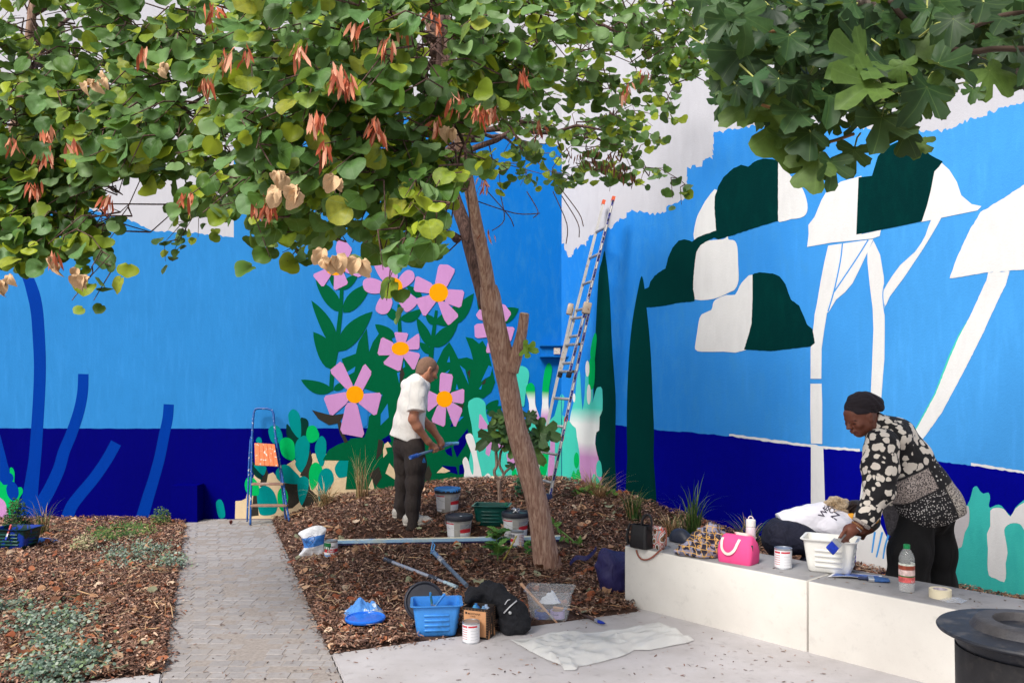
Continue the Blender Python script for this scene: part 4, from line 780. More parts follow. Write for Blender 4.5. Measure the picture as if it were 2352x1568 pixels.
def limb(tree, org, a, b, r0, r1, sag=.2, mat=None):
    m1 = a.lerp(b, .35) + Vector((0, 0, sag)); m2 = a.lerp(b, .7) + Vector((0, 0, sag * .7)); P_ = smooth_poly([tuple(a), tuple(m1), tuple(m2), tuple(b)], 4, False); n = len(P_)
    for i in range(1, n - 1): P_[i] = tuple(Vector(P_[i]) + Vector((R4.gauss(0, .02), R4.gauss(0, .02), R4.gauss(0, .02))))
    MB().tube(P_, [r0 + (r1 - r0) * i / (n - 1) for i in range(n)], 8).build('limb', mat or bark, tree, True, org); return P_
roots = [kY('a2', 715, 380, Y0 - .66), kY('a2', 640, 120, Y0 - .72), kY('a2', 600, 0, Y0 - .75), kY('c7', 70, 0, Y0 + .5)]
anch = [t_ for t_ in twigs if t_[2] != 'h']
chosen = [R4.choice(anch)[0]]
while len(chosen) < 27:
    best = max(R4.sample(anch, 90), key=lambda t_: min((t_[0] - c).length for c in chosen)); chosen.append(best[0])
limbpts = {0: [], 1: []}
stem2 = [Vector((-4.4, 5.2, 0)), Vector((-3.9, 5.25, .9)), kY('a1', -60, 1500, 5.3), kY('a1', 60, 1000, 5.3), kY('a1', 125, 780, 5.3), kY('a1', 165, 520, 5.3), kY('a1', 215, 100, 5.3), kY('a1', 240, -200, 5.35)]
MB().tube(smooth_poly([tuple(p) for p in stem2], 4, False), [.05 - .001 * i for i in range(29)], 10).build('trunk', bark_mat('pale_bark', srgb(110, 84, 72), srgb(150, 120, 104), srgb(180, 150, 130)), tr2, True, (-4.4, 5.2, 0))
for c in chosen:
    x, _ = proj(c); tree = 1 if (x < 290 and c.y > 3.9) else 0
    if tree: a = R4.choice(stem2[4:8]); org = Vector((-4.4, 5.2, 0))
    else: a = min(roots, key=lambda q: (q - c).length + R4.uniform(0, 1.2)); org = tb
    limbpts[tree] += [Vector(q) for q in limb((tr1, tr2)[tree], org, a, c, .03 if not tree else .02, .006, .22, darkbark)]
for tree in (0, 1):                                 # every twig grows from the nearest wood already there
    nodes = [tuple(q) for q in limbpts[tree]]; rad_ = [.009] * len(nodes)
    todo = [a for a, e, front in twigs if (1 if (proj(e)[0] < 290 and e.y > 3.9) else 0) == tree]
    ctr = np.array(nodes); todo.sort(key=lambda a: float(np.min(np.sum((ctr - np.array(a)) ** 2, 1))))
    for a in todo:
        A_ = np.array(nodes); j = int(np.argmin(np.sum((A_ - np.array(a)) ** 2, 1))); q = Vector(nodes[j]); m1 = q.lerp(a, .5) + Vector((R4.gauss(0, .03), R4.gauss(0, .03), R4.gauss(.02, .03)))
        r0 = max(.0035, rad_[j] * .8); twmb[tree].tube([q, m1, a], [r0, r0 * .9, max(.003, r0 * .8)], 4, False); nodes += [tuple(m1), tuple(a)]; rad_ += [r0 * .9, r0 * .8]
    o = twmb[tree].build('twigs', darkbark, (tr1, tr2)[tree], True, (tb, Vector((-4.4, 5.2, 0)))[tree]); o['kind'] = 'stuff'
# bare twigs hanging over the corner
mb = MB()
for x0, y0, x1, y1, Y in ((1270, 440, 1300, 560, 6.8), (1285, 430, 1340, 520, 6.8), (1290, 450, 1330, 545, 6.8), (1090, 460, 1240, 490, 6.4), (1120, 440, 1180, 520, 6.4), (1150, 450, 1130, 530, 6.4), (1210, 440, 1225, 500, 6.4)):
    a, b = atY(x0, y0, Y + .1), atY(x1, y1, Y); mb.tube(smooth_poly([tuple(a), tuple(a.lerp(b, .5) + Vector((.06, 0, -.05))), tuple(b)], 4, False), .004, 4, False)
o = mb.build('bare_twigs', darkbark, tr1, True, tb); o['kind'] = 'stuff'
cnt = {0: 0, 1: 0}; rest = {0: [], 1: []}; T = (tr1, tr2); ORG = (tb, Vector((-4.4, 5.2, 0)))
for M, sz, col_, tree in leaves:
    if cnt[tree] < (298 if tree == 0 else 170) and sz > .0125:
        cnt[tree] += 1; o = link(bpy.data.objects.new('leaf', LM[R4.randrange(4)])); o.parent = T[tree]; o.matrix_local = Matrix.Translation(-ORG[tree]) @ M
    else: rest[tree].append((M, col_))
cjoin = leaf_mat('judas_foliage', None, (0, 0, 0), (0, 0, 0), [], False, .36)
def join_leaves(name, items, meshes, mat, parent, org, r):
    Vs, Fs, Cs = [], [], []; o_ = 0; src = []
    for me in meshes:
        v = np.array([tuple(q.co) for q in me.vertices]); n1 = (len(v) - 1) // 2; v = np.concatenate([v[:1], v[1 + n1:]])   # centre and rim only
        src.append((v, np.array([(0, 1 + i, 1 + (i + 1) % n1) for i in range(n1)])))
    for M, c in items:
        v, f = src[r.randrange(len(src))]; A = np.array(M); w_ = v @ A[:3, :3].T + A[:3, 3] - np.array(org); Vs.append(w_); Fs.append(f + o_); o_ += len(v); Cs.append(np.repeat(np.array([c]) * r.uniform(.8, 1.15), len(v), 0))
    if not Vs: return
    o = big_mesh(name, np.concatenate(Vs), np.concatenate(Fs), mat, parent, True, np.concatenate(Cs)); o['kind'] = 'stuff'; return o
for tree in (0, 1): join_leaves('foliage', rest[tree], LM, cjoin, T[tree], ORG[tree], R4)
# dry cream leaves and pods
cream = pm('cream_leaf', srgb(206, 172, 134), .7, .3, 40); DM = []
for i in range(4):
    me = leaf_mesh('dry_leaf', LO2, cream, 1.0 + .4 * i, 1.1 - .5 * i, i + 20); r_d = random.Random(i)
    for v in me.vertices: v.co.z += .22 * noise.noise(Vector((v.co.x * 5, v.co.y * 5, i * 3.1))) ; v.co.y *= .8
    DM.append(me)
podm = attr_mat('seed_pod', .7, 0, .12)
for x, y, n in ((745, 580, 4), (775, 585, 4), (815, 588, 2), (650, 400, 3), (690, 425, 3), (765, 400, 3), (125, 600, 3), (185, 625, 3), (195, 640, 2), (10, 640, 4), (640, 430, 2), (215, 190, 3), (245, 170, 2), (1030, 285, 2), (380, 150, 2)):
    for i in range(n):
        p = atY(x + R4.uniform(-14, 14), y + R4.uniform(-12, 12), depth(x, y) - .12); o = link(bpy.data.objects.new('dry_leaf', DM[R4.randrange(4)]))
        o.parent = tr1; o.matrix_local = Matrix.Translation(-tb) @ leaf_matrix(p, (R4.uniform(-.6, .6), -.2, -1), (R4.gauss(0, .6), -1, .3), R4.uniform(.045, .07))
pods = [(490, 25, 10), (520, 130, 7), (472, 190, 8), (775, 165, 16), (800, 185, 10), (728, 270, 12), (745, 340, 8), (860, 285, 10), (870, 300, 6), (615, 468, 12), (600, 470, 8), (1025, 400, 6), (100, 355, 6), (75, 430, 8), (250, 460, 8), (125, 590, 7), (1000, 285, 8), (1130, 250, 14), (1100, 255, 8), (1000, 40, 7), (1440, 210, 8), (1480, 170, 4), (560, 360, 0), (430, 450, 6), (1050, 230, 6), (330, 120, 5), (30, 330, 8), (110, 300, 8), (690, 110, 6), (880, 100, 8), (1200, 170, 8), (1115, 545, 6), (1240, 290, 6), (920, 60, 6), (820, 60, 6), (1110, 420, 8), (170, 330, 7), (560, 110, 5)]
far_p = [(1370, 375, 16), (1400, 385, 18), (1430, 395, 18), (1450, 405, 14), (1340, 365, 12), (1410, 360, 12), (1300, 350, 8), (1360, 350, 10)]
for j, (x, y, n) in enumerate(pods + far_p):
    if n == 0: continue
    fp = j >= len(pods); V = []; Fq = []; C = []; Yp = (6.6 if fp else depth(x, y) - .1)
    if (x, y) == (1115, 545): Yp = Y0 - .4
    for i in range(int(n * (1 if fp else 1.7))):
        p = atY(x + R4.gauss(0, 9), y + R4.gauss(-6, 7), Yp + R4.uniform(-.08, .08)); t = Vector((R4.gauss(0, .28), R4.gauss(0, .28), -1)).normalized(); l = R4.uniform(.05, .095); s_ = t.orthogonal().normalized(); s_ = Matrix.Rotation(R4.uniform(0, 6.28), 3, t) @ s_; w_ = l * .09
        q = s_.cross(t) * w_ * .5; k = len(V); V += [p, p + t * l * .3 + s_ * w_ + q, p + t * l * .3 - s_ * w_ + q, p + t * l * .75 + s_ * w_ * .8 - q, p + t * l * .75 - s_ * w_ * .8 + q * .5, p + t * l]
        Fq += [(k, k + 1, k + 2), (k + 1, k + 3, k + 4), (k + 1, k + 4, k + 2), (k + 3, k + 5, k + 4)]
        c = srgb(*R4.choice(((104, 66, 50), (128, 84, 62), (84, 54, 42)) if fp else ((204, 116, 86), (184, 92, 64), (222, 146, 116), (146, 74, 54), (232, 168, 140)))); C += [c] * 6
    big_mesh('seed_pod_cluster', np.array([tuple(Vector(v) - tb) for v in V]), np.array(Fq), podm, tr1, None, np.array(C))['kind'] = 'stuff'
# --- fig tree with big lobed leaves
def fig_outline(seed, n=52):
    r = random.Random(seed); lobes = ((0, 1.0, .27), (.86, .86, .25), (-.86, .86, .25), (1.8, .58, .32), (-1.8, .58, .32)); L_ = [(a + r.gauss(0, .06), l * r.uniform(.88, 1.06), w_ * r.uniform(.9, 1.15)) for a, l, w_ in lobes]; pts = []
    for i in range(n):
        a = -math.pi + 2 * math.pi * (i + .5) / n; rad = .36 if abs(a) < 2.2 else max(.14, .36 - .4 * (abs(a) - 2.2))
        for la, ll, lw in L_:                       # each lobe a rounded paddle
            d_ = abs(a - la); c_ = ll * .72; rr = ll * lw
            q = rr * rr - (c_ * math.sin(d_)) ** 2
            if q > 0 and d_ < 1.2: rad = max(rad, c_ * math.cos(d_) + math.sqrt(q))
        rad *= 1 + .03 * math.sin(a * 25 + seed); pts.append((rad * math.cos(a), rad * math.sin(a)))
    return pts
figm = leaf_mat('fig_leaf', (0, .82, -.82, 1.7, -1.7), srgb(32, 58, 32), srgb(68, 102, 54), [(.4, srgb(48, 80, 42)), (.9, srgb(88, 116, 50))], vcol=srgb(98, 124, 66), vw=.011, trans=.25, rough=.55)
FM = [leaf_mesh('leaf', fig_outline(i), figm, c, f, i, (0, 0)) for i, (c, f) in enumerate(((.3, .3), (.6, .5), (.2, -.3), (.8, .35), (.4, .7)))]
figo = Vector((3.2, 3.4, 0)); fg = thing('fig_tree', 'fig tree with large dark lobed leaves hanging over the white mushrooms', 'tree', figo)
figtrunk = [figo, Vector((3.1, 3.5, 1.0)), Vector((2.9, 3.6, 2.0)), Vector((2.5, 3.7, 2.7)), Vector((2.0, 3.7, 3.1)), Vector((1.4, 3.6, 3.25))]
rough_tube(figtrunk, [.09, .08, .07, .05, .035, .02], 12, 6, .05, 4).build('trunk', bark_mat('fig_bark', srgb(70, 60, 54), srgb(110, 98, 90), srgb(140, 130, 120)), fg, True, figo)
figpoly = [(1600, -60), (2420, -60), (2420, 150), (2330, 200), (2290, 205), (2240, 170), (2190, 205), (2150, 225), (2100, 235), (2040, 270), (1990, 290), (1930, 300), (1880, 320), (1820, 310), (1760, 300), (1720, 270), (1660, 280), (1625, 250), (1640, 180), (1610, 90)]
hero = [((1285, 310), (935, 330), 2.9), ((1540, 430), (1525, 610), 2.75), ((1775, 430), (2110, 580), 2.85), ((1700, 590), (1560, 870), 2.8), ((1340, 560), (1060, 740), 2.8), ((1395, 790), (1350, 1060), 2.9), ((1090, 800), (940, 900), 3.0), ((920, 890), (690, 1030), 2.95), ((960, 1080), (720, 1270), 2.95), ((1880, 130), (1850, 345), 2.7), ((470, 340), (260, 570), 3.1), ((560, 690), (240, 830), 3.1), ((810, 790), (420, 1020), 3.1), ((1690, 620), (1870, 830), 2.85), ((1210, 1010), (1160, 1240), 3.0), ((700, 220), (420, 300), 3.2), ((640, 240), (660, 360), 3.15), ((800, 250), (690, 390), 3.1), ((870, 330), (780, 470), 3.1), ((1280, 400), (1000, 530), 2.85), ((1060, 1090), (1050, 1330), 2.95), ((1450, 780), (1440, 930), 3.0), ((1560, 900), (1470, 1080), 2.95), ((1640, 940), (1600, 1080), 3.0), ((2120, 480), (2320, 700), 3.0), ((2010, 600), (1990, 710), 3.0), ((900, 620), (700, 750), 3.1), ((1000, 640), (1010, 780), 3.1), ((1700, 60), (1600, 180), 2.9), ((2080, 20), (2050, 150), 2.7), ((1200, 20), (960, 40), 2.9), ((780, 80), (720, 170), 3.1), ((870, 150), (850, 270), 3.15), ((500, 580), (390, 620), 3.1), ((700, 900), (690, 1010), 3.05), ((900, 1000), (880, 1190), 3.0), ((960, 1150), (950, 1280), 3.0), ((1290, 600), (1330, 740), 2.85), ((480, 560), (530, 640), 3.15), ((400, 250), (320, 310), 3.2)]
fl = []; pet = MB(); RF = random.Random(5)
for (bx_, by_), (tx_, ty_), Yf in hero:
    b_ = kY('a3', bx_, by_, Yf); t_ = kY('a3', tx_, ty_, Yf - RF.uniform(-.02, .1)); l = (t_ - b_).length
    fl.append((leaf_matrix(b_, t_ - b_, (RF.gauss(.0, .25), -.85, .55 + RF.gauss(0, .2)), max(.06, l / 1.12)), 1e3))
    k = b_ + Vector((RF.uniform(-.02, .08), RF.uniform(.08, .2), RF.uniform(.02, .1))); pet.tube([b_, b_.lerp(k, .5) + Vector((0, 0, .015)), k], [.003, .0035, .004], 5, False)
while len(fl) < 520:
    x, y = RF.uniform(1600, 2420), RF.uniform(-60, 420)
    if not in_poly(x, y, figpoly): continue
    Yf = RF.uniform(2.9, 4.4); b_ = atY(x, y, Yf); tip = Vector((RF.gauss(-.3, .6), RF.gauss(-.2, .3), -RF.uniform(.2, 1.1))); s = RF.uniform(.075, .15)
    xx, yy = proj(b_ + tip.normalized() * s)
    if not in_poly(xx, yy, figpoly): continue
    fl.append((leaf_matrix(b_, tip, (RF.gauss(0, .4), -.7, .75), s), s / Yf))
    if RF.random() < .5: pet.tube([b_, b_ + Vector((RF.uniform(-.05, .1), .1, .08))], [.003, .004], 5, False)
fl.sort(key=lambda q: -q[1])
for M, s in fl[:290]:
    o = link(bpy.data.objects.new('leaf', FM[RF.randrange(5)])); o.parent = fg; o.matrix_local = Matrix.Translation(-figo) @ M
join_leaves('foliage', [(M, srgb(*RF.choice(((24, 50, 28), (36, 66, 38), (48, 80, 46))))) for M, s in fl[290:]], FM, leaf_mat('fig_foliage', None, (0, 0, 0), (0, 0, 0), [], False, .15), fg, figo, RF)
o = pet.build('petioles', pm('petiole', srgb(168, 172, 96), .5), fg, True, figo); o['kind'] = 'stuff'
for pts in ([(1210, 900), (1060, 950), (960, 960), (820, 968)], [(860, 740), (720, 740), (620, 715), (560, 690), (480, 640)], [(720, 205), (600, 220), (520, 235)], [(1450, 0), (1520, 100), (1600, 180), (1700, 290)], [(2352, 90), (2200, 110), (2000, 180), (1800, 260)], [(2352, 330), (2150, 330), (2000, 350), (1850, 330)]):
    MB().tube(smooth_poly([tuple(kY('a3', x, y, 3.05)) for x, y in pts], 4, False), .006 if pts[0][0] < 1300 else .011, 6).build('limb', pm('fig_twig', srgb(150, 110, 72) if pts[0][0] < 1300 else srgb(72, 56, 46), .7), fg, True, figo)
# --- fig sapling behind the leaning trunk
sb = gk('d5', 372, 1000); sp = thing('fig_sapling', 'young fig sapling with bare twisted stems behind the leaning trunk', 'sapling', sb); Ys = sb.y
sm_ = bark_mat('sapling_bark', srgb(104, 84, 76), srgb(146, 120, 106), srgb(170, 146, 130), 2)
for pts, r0 in (([(372, 1010), (370, 900), (362, 740)], .02), ([(362, 740), (325, 700), (318, 650), (340, 600), (335, 480), (328, 330)], .015), ([(362, 740), (410, 690), (370, 600), (375, 500), (395, 440), (440, 380)], .013), ([(410, 690), (440, 650), (520, 590)], .012), ([(340, 460), (390, 400), (375, 310)], .009), ([(390, 450), (450, 435)], .007), ([(640, 330), (700, 310), (760, 275)], .007), ([(655, 240), (660, 120)], .006)):
    MB().tube(smooth_poly([tuple(kY('d5', x, y, Ys)) for x, y in pts], 4, False), r0, 8).build('stem', sm_, sp, True, sb)
for (bx_, by_), (tx_, ty_) in (((400, 130), (275, 190)), ((420, 170), (300, 210)), ((320, 310), (155, 410)), ((330, 320), (315, 410)), ((395, 110), (370, 170)), ((440, 290), (290, 290)), ((470, 360), (440, 440)), ((500, 420), (470, 520)), ((510, 580), (500, 640)), ((640, 130), (725, 150)), ((650, 90), (640, 190)), ((760, 265), (700, 240)), ((770, 270), (965, 340)), ((790, 310), (790, 440)), ((720, 350), (705, 420)), ((730, 430), (800, 570)), ((680, 260), (670, 300)), ((440, 270), (420, 320)), ((320, 110), (300, 160))):
    b_ = kY('d5', bx_, by_, Ys - .03); t_ = kY('d5', tx_, ty_, Ys - .12); o = link(bpy.data.objects.new('leaf', FM[RF.randrange(5)])); o.parent = sp
    o.matrix_local = Matrix.Translation(-sb) @ leaf_matrix(b_, t_ - b_, (RF.gauss(0, .2), -.9, .4), max(.09, (t_ - b_).length * 1.1))
for (bx_, by_), (tx_, ty_) in (((335, 215), (460, 240)), ((345, 210), (380, 180))):
    b_ = kY('d7', bx_, by_, Y0 - .3); t_ = kY('d7', tx_, ty_, Y0 - .35); o = link(bpy.data.objects.new('leaf', FM[0].copy())); o.data.materials[0] = pm('young_leaf', srgb(120, 160, 50), .5); o.parent = tr1
    o.matrix_local = Matrix.Translation(-tb) @ leaf_matrix(b_, t_ - b_, (0, -.9, .3), (t_ - b_).length)
# ------------------------------------------------------------- implicit-surface modeller for soft and organic shapes
class SDF:
    def __init__(s, lo, hi, res):
        s.lo = np.array(lo, np.float32); s.res = res; s.n = np.ceil((np.array(hi) - s.lo) / res).astype(int) + 1; s.f = np.full(s.n, .2, np.float32)
    def _reg(s, lo, hi, m):
        a = np.clip(np.floor((np.array(lo) - m - s.lo) / s.res).astype(int), 0, s.n); b = np.clip(np.ceil((np.array(hi) + m - s.lo) / s.res).astype(int) + 1, 0, s.n)
        if (b <= a).any(): return None, None
        sl = tuple(slice(a[i], b[i]) for i in range(3)); ax = [s.lo[i] + np.arange(a[i], b[i]) * s.res for i in range(3)]
        return sl, np.meshgrid(*ax, indexing='ij', sparse=True)
    def _comb(s, sl, d, k, op):
        f = s.f[sl]
        if op == 'u':
            h = np.maximum(k - np.abs(f - d), 0) / max(k, 1e-6); s.f[sl] = np.minimum(f, d) - h * h * k * .25
        elif op == 's': d = -d; h = np.maximum(k - np.abs(f - d), 0) / max(k, 1e-6); s.f[sl] = np.maximum(f, d) + h * h * k * .25
    def cone(s, a, b, ra, rb=None, k=.02, op='u', sq=None):
        rb = ra if rb is None else rb; a = np.array(a, float); b = np.array(b, float); R = max(ra, rb)
        sl, g = s._reg(np.minimum(a, b) - R, np.maximum(a, b) + R, k + .05)
        if sl is None: return s
        ab = b - a; L2 = max(ab @ ab, 1e-9); X, Y, Z = g
        t = np.clip(((X - a[0]) * ab[0] + (Y - a[1]) * ab[1] + (Z - a[2]) * ab[2]) / L2, 0, 1)
        d = np.sqrt((X - a[0] - ab[0] * t) ** 2 + (Y - a[1] - ab[1] * t) ** 2 + (Z - a[2] - ab[2] * t) ** 2) - (ra + (rb - ra) * t)
        s._comb(sl, d, k, op); return s
    def ell(s, c, r, R=None, k=.02, op='u'):
        c = np.array(c, float); r = np.array(r, float); m = r.max(); sl, g = s._reg(c - m, c + m, k + .05)
        if sl is None: return s
        X, Y, Z = g[0] - c[0], g[1] - c[1], g[2] - c[2]
        if R is not None:
            A = np.array(R.transposed()); X, Y, Z = A[0, 0] * X + A[0, 1] * Y + A[0, 2] * Z, A[1, 0] * X + A[1, 1] * Y + A[1, 2] * Z, A[2, 0] * X + A[2, 1] * Y + A[2, 2] * Z
        q = np.sqrt((X / r[0]) ** 2 + (Y / r[1]) ** 2 + (Z / r[2]) ** 2); q2 = np.sqrt((X / r[0] ** 2) ** 2 + (Y / r[1] ** 2) ** 2 + (Z / r[2] ** 2) ** 2)
        d = q * (q - 1) / np.maximum(q2, 1e-6); s._comb(sl, d, k, op); return s
    def chain(s, pts, rad, k=.02):
        for i in range(len(pts) - 1): s.cone(pts[i], pts[i + 1], rad[i], rad[i + 1], k)
        return s
    def cut(s, p, n):                                # keep the side where (x-p).n < 0
        p = np.array(p, float); n = np.array(Vector(n).normalized(), float); sl, g = s._reg(s.lo, s.lo + s.n * s.res, 0)
        s.f = np.maximum(s.f, (g[0] - p[0]) * n[0] + (g[1] - p[1]) * n[1] + (g[2] - p[2]) * n[2]).astype(np.float32); return s
    def waves(s, amp, fn):
        sl, g = s._reg(s.lo, s.lo + s.n * s.res, 0); s.f = (s.f + amp * fn(*g)).astype(np.float32); return s
    def mesh(s):
        f = s.f; ins = f < 0; n = s.n - 1
        c8 = [(i, j, k) for i in (0, 1) for j in (0, 1) for k in (0, 1)]
        cnt = sum(ins[i:i + n[0], j:j + n[1], k:k + n[2]].astype(np.int8) for i, j, k in c8)
        idx = np.argwhere((cnt > 0) & (cnt < 8)); vals = {c: f[idx[:, 0] + c[0], idx[:, 1] + c[1], idx[:, 2] + c[2]] for c in c8}
        acc = np.zeros((len(idx), 3)); num = np.zeros(len(idx))
        for a in c8:
            for ax in range(3):
                if a[ax]: continue
                b = list(a); b[ax] = 1; b = tuple(b); va, vb = vals[a], vals[b]; m = (va < 0) != (vb < 0)
                t = np.where(m, va / np.where(m, va - vb, 1), 0); p = np.array(a, float)[None] + 0 * t[:, None]; p = np.repeat(np.array(a, float)[None], len(t), 0); p[:, ax] += t
                acc += p * m[:, None]; num += m
        V = (idx + acc / num[:, None]) * s.res + s.lo; vid = np.full(n, -1, np.int64); vid[tuple(idx.T)] = np.arange(len(idx)); Q = []
        for ax in range(3):
            o1, o2 = [(1, 2), (2, 0), (0, 1)][ax]; A = [slice(None)] * 3; B = [slice(None)] * 3; A[ax] = slice(0, -1); B[ax] = slice(1, None)
            for flip in (False, True):
                m = (ins[tuple(A)] & ~ins[tuple(B)]) if not flip else (~ins[tuple(A)] & ins[tuple(B)])
                e = np.argwhere(m); ok_ = (e[:, o1] > 0) & (e[:, o2] > 0) & (e[:, o1] < n[o1]) & (e[:, o2] < n[o2]); e = e[ok_]
                def cell(d1, d2): q = e.copy(); q[:, o1] -= d1; q[:, o2] -= d2; return vid[tuple(q.T)]
                q = np.stack([cell(1, 1), cell(0, 1), cell(0, 0), cell(1, 0)], 1); Q.append(q if not flip else q[:, ::-1])
        return V, np.concatenate(Q)
    def build(s, name, mat, parent=None, origin=(0, 0, 0), relax=1):
        V, Q = s.mesh(); Q = Q[(Q >= 0).all(1)]
        for _ in range(relax):
            A = np.zeros_like(V); c = np.zeros(len(V))
            for i in range(4):
                for j in (Q[:, (i + 1) % 4], Q[:, (i - 1) % 4]): np.add.at(A, Q[:, i], V[j]); np.add.at(c, Q[:, i], 1)
            V = V * .5 + .5 * A / np.maximum(c, 1)[:, None]
        return big_mesh(name, V - np.array(origin), Q, mat, parent, True, None, 4)

# ------------------------------------------------------------- painters' gear
metal = pm('tin', (.55, .56, .58), .32, .15, 30, metal=.8); white_label = pm('white_label', srgb(228, 228, 232), .45, .04, 30); redp = pm('red_print', srgb(200, 40, 56), .45, .05)
greyp = pm('grey_print', srgb(150, 150, 156), .5); blackp = pm('black_print', srgb(30, 30, 34), .5); alu = splat('aluminium_spattered', (.62, .62, .63), (.3, .42, .62), 30, .64, .4, .35)
def wrap(mb, r, a0, a1, z0, z1, n=10):              # patch on a cylinder; angle 0 faces -y
    return mb.grid(lambda u, v: (r * math.sin(a0 + (a1 - a0) * u), -r * math.cos(a0 + (a1 - a0) * u), z0 + (z1 - z0) * v), n, 1)
def wraptext(mb, s, size, r, a, z, rt=0):
    v, f = text_mesh(s, size); return mb.add([(r * math.sin(a + x / r), -r * math.cos(a + x / r), z + y) for x, y, _ in v], f)
def can(name, lab, loc, rz=0, s=1.0, style='white', group=None):
    t = thing(name, lab, 'paint can', loc, rz, group); r, h = .053 * s, .128 * s
    MB().lathe([(0, .004 * s), (r - .004, .004 * s), (r - .003, 0), (r, 0), (r + .0015, .002 * s), (r, .006 * s), (r, h - .008 * s), (r + .002, h - .004 * s), (r + .002, h), (r - .004, h), (r - .006, h - .007 * s), (0, h - .007 * s)], 40).build('tin', metal, t, 40)
    MB().lathe([(0, h - .0055 * s), (r - .012 * s, h - .0055 * s), (r - .01 * s, h - .002 * s), (r - .006 * s, h - .002 * s)], 32).build('lid', metal, t, 40)
    wrap(MB(), r + .0006, -3.14, 3.14, .009 * s, h - .011 * s, 40).build('label', white_label if style != 'green' else white_label, t, True)
    e = r + .0012
    if style == 'white':
        for i in range(6): wrap(MB(), e, -1.35, -.5, h * (.22 + .11 * i), h * (.22 + .11 * i) + .0028 * s, 8).build('print', redp, t, True)
        wrap(MB(), e, -1.35, -.5, h * .80, h * .86, 8).build('print', redp, t, True); wrap(MB(), e, -.38, .72, h * .78, h * .86, 8).build('print', redp, t, True)
        for i in range(4): wrap(MB(), e, -.1, .8, h * (.2 + .14 * i), h * (.2 + .14 * i) + .0012 * s, 8).build('print', greyp, t, True)
    elif style == 'green':
        mb = MB(); wrap(mb, e, -1.5, .1, h * .66, h * .9, 12)
        for a, l in ((-1.0, .3), (-.75, .18), (-.4, .36), (-.1, .2), (-1.3, .24)): wrap(mb, e, a - .07, a + .07, h * (.66 - l), h * .67, 3)
        mb.build('paint_drips', pm('green_paint', srgb(20, 110, 60), .35), t, True)
        wrap(MB(), e - .0003, -1.5, 1.5, h * .3, h * .52, 14).build('print', redp, t, True); wrap(MB(), e - .0003, -1.5, 1.5, h * .05, h * .16, 14).build('print', pm('blue_print', srgb(90, 140, 200), .5), t, True)
        wraptext(MB(), 'kkens', .026 * s, e + .0004, .25, h * .66).build('lettering', blackp, t, None); wraptext(MB(), 'IQ MAT', .017 * s, e + .0004, .1, h * .38).build('lettering', white_label, t, None); wraptext(MB(), 'ALPHATEX', .008 * s, e + .0004, .1, h * .48).build('lettering', white_label, t, None)
    elif style == 'red':
        wrap(MB(), e, -1.4, -.35, h * .35, h * .55, 8).build('print', redp, t, True); wrap(MB(), e, -1.4, -.35, h * .6, h * .85, 8).build('print', greyp, t, True)
        for i in range(6): wrap(MB(), e, .25, 1.3, h * (.25 + .1 * i), h * (.25 + .1 * i) + .0035 * s, 8).build('print', redp, t, True)
        wrap(MB(), e, -1.4, 1.4, h * .08, h * .17, 12).build('print', pm('blue_print2', srgb(130, 150, 180), .5), t, True); wraptext(MB(), '815', .02 * s, e + .0004, -.8, h * .74).build('lettering', blackp, t, None)
    return t
pail = pm('pail_grey', srgb(178, 175, 172), .45, .05, 8); lidb = pm('lid_black', srgb(48, 50, 60), .45, .2, 20); wire = pm('wire', (.5, .5, .52), .35, metal=.8)
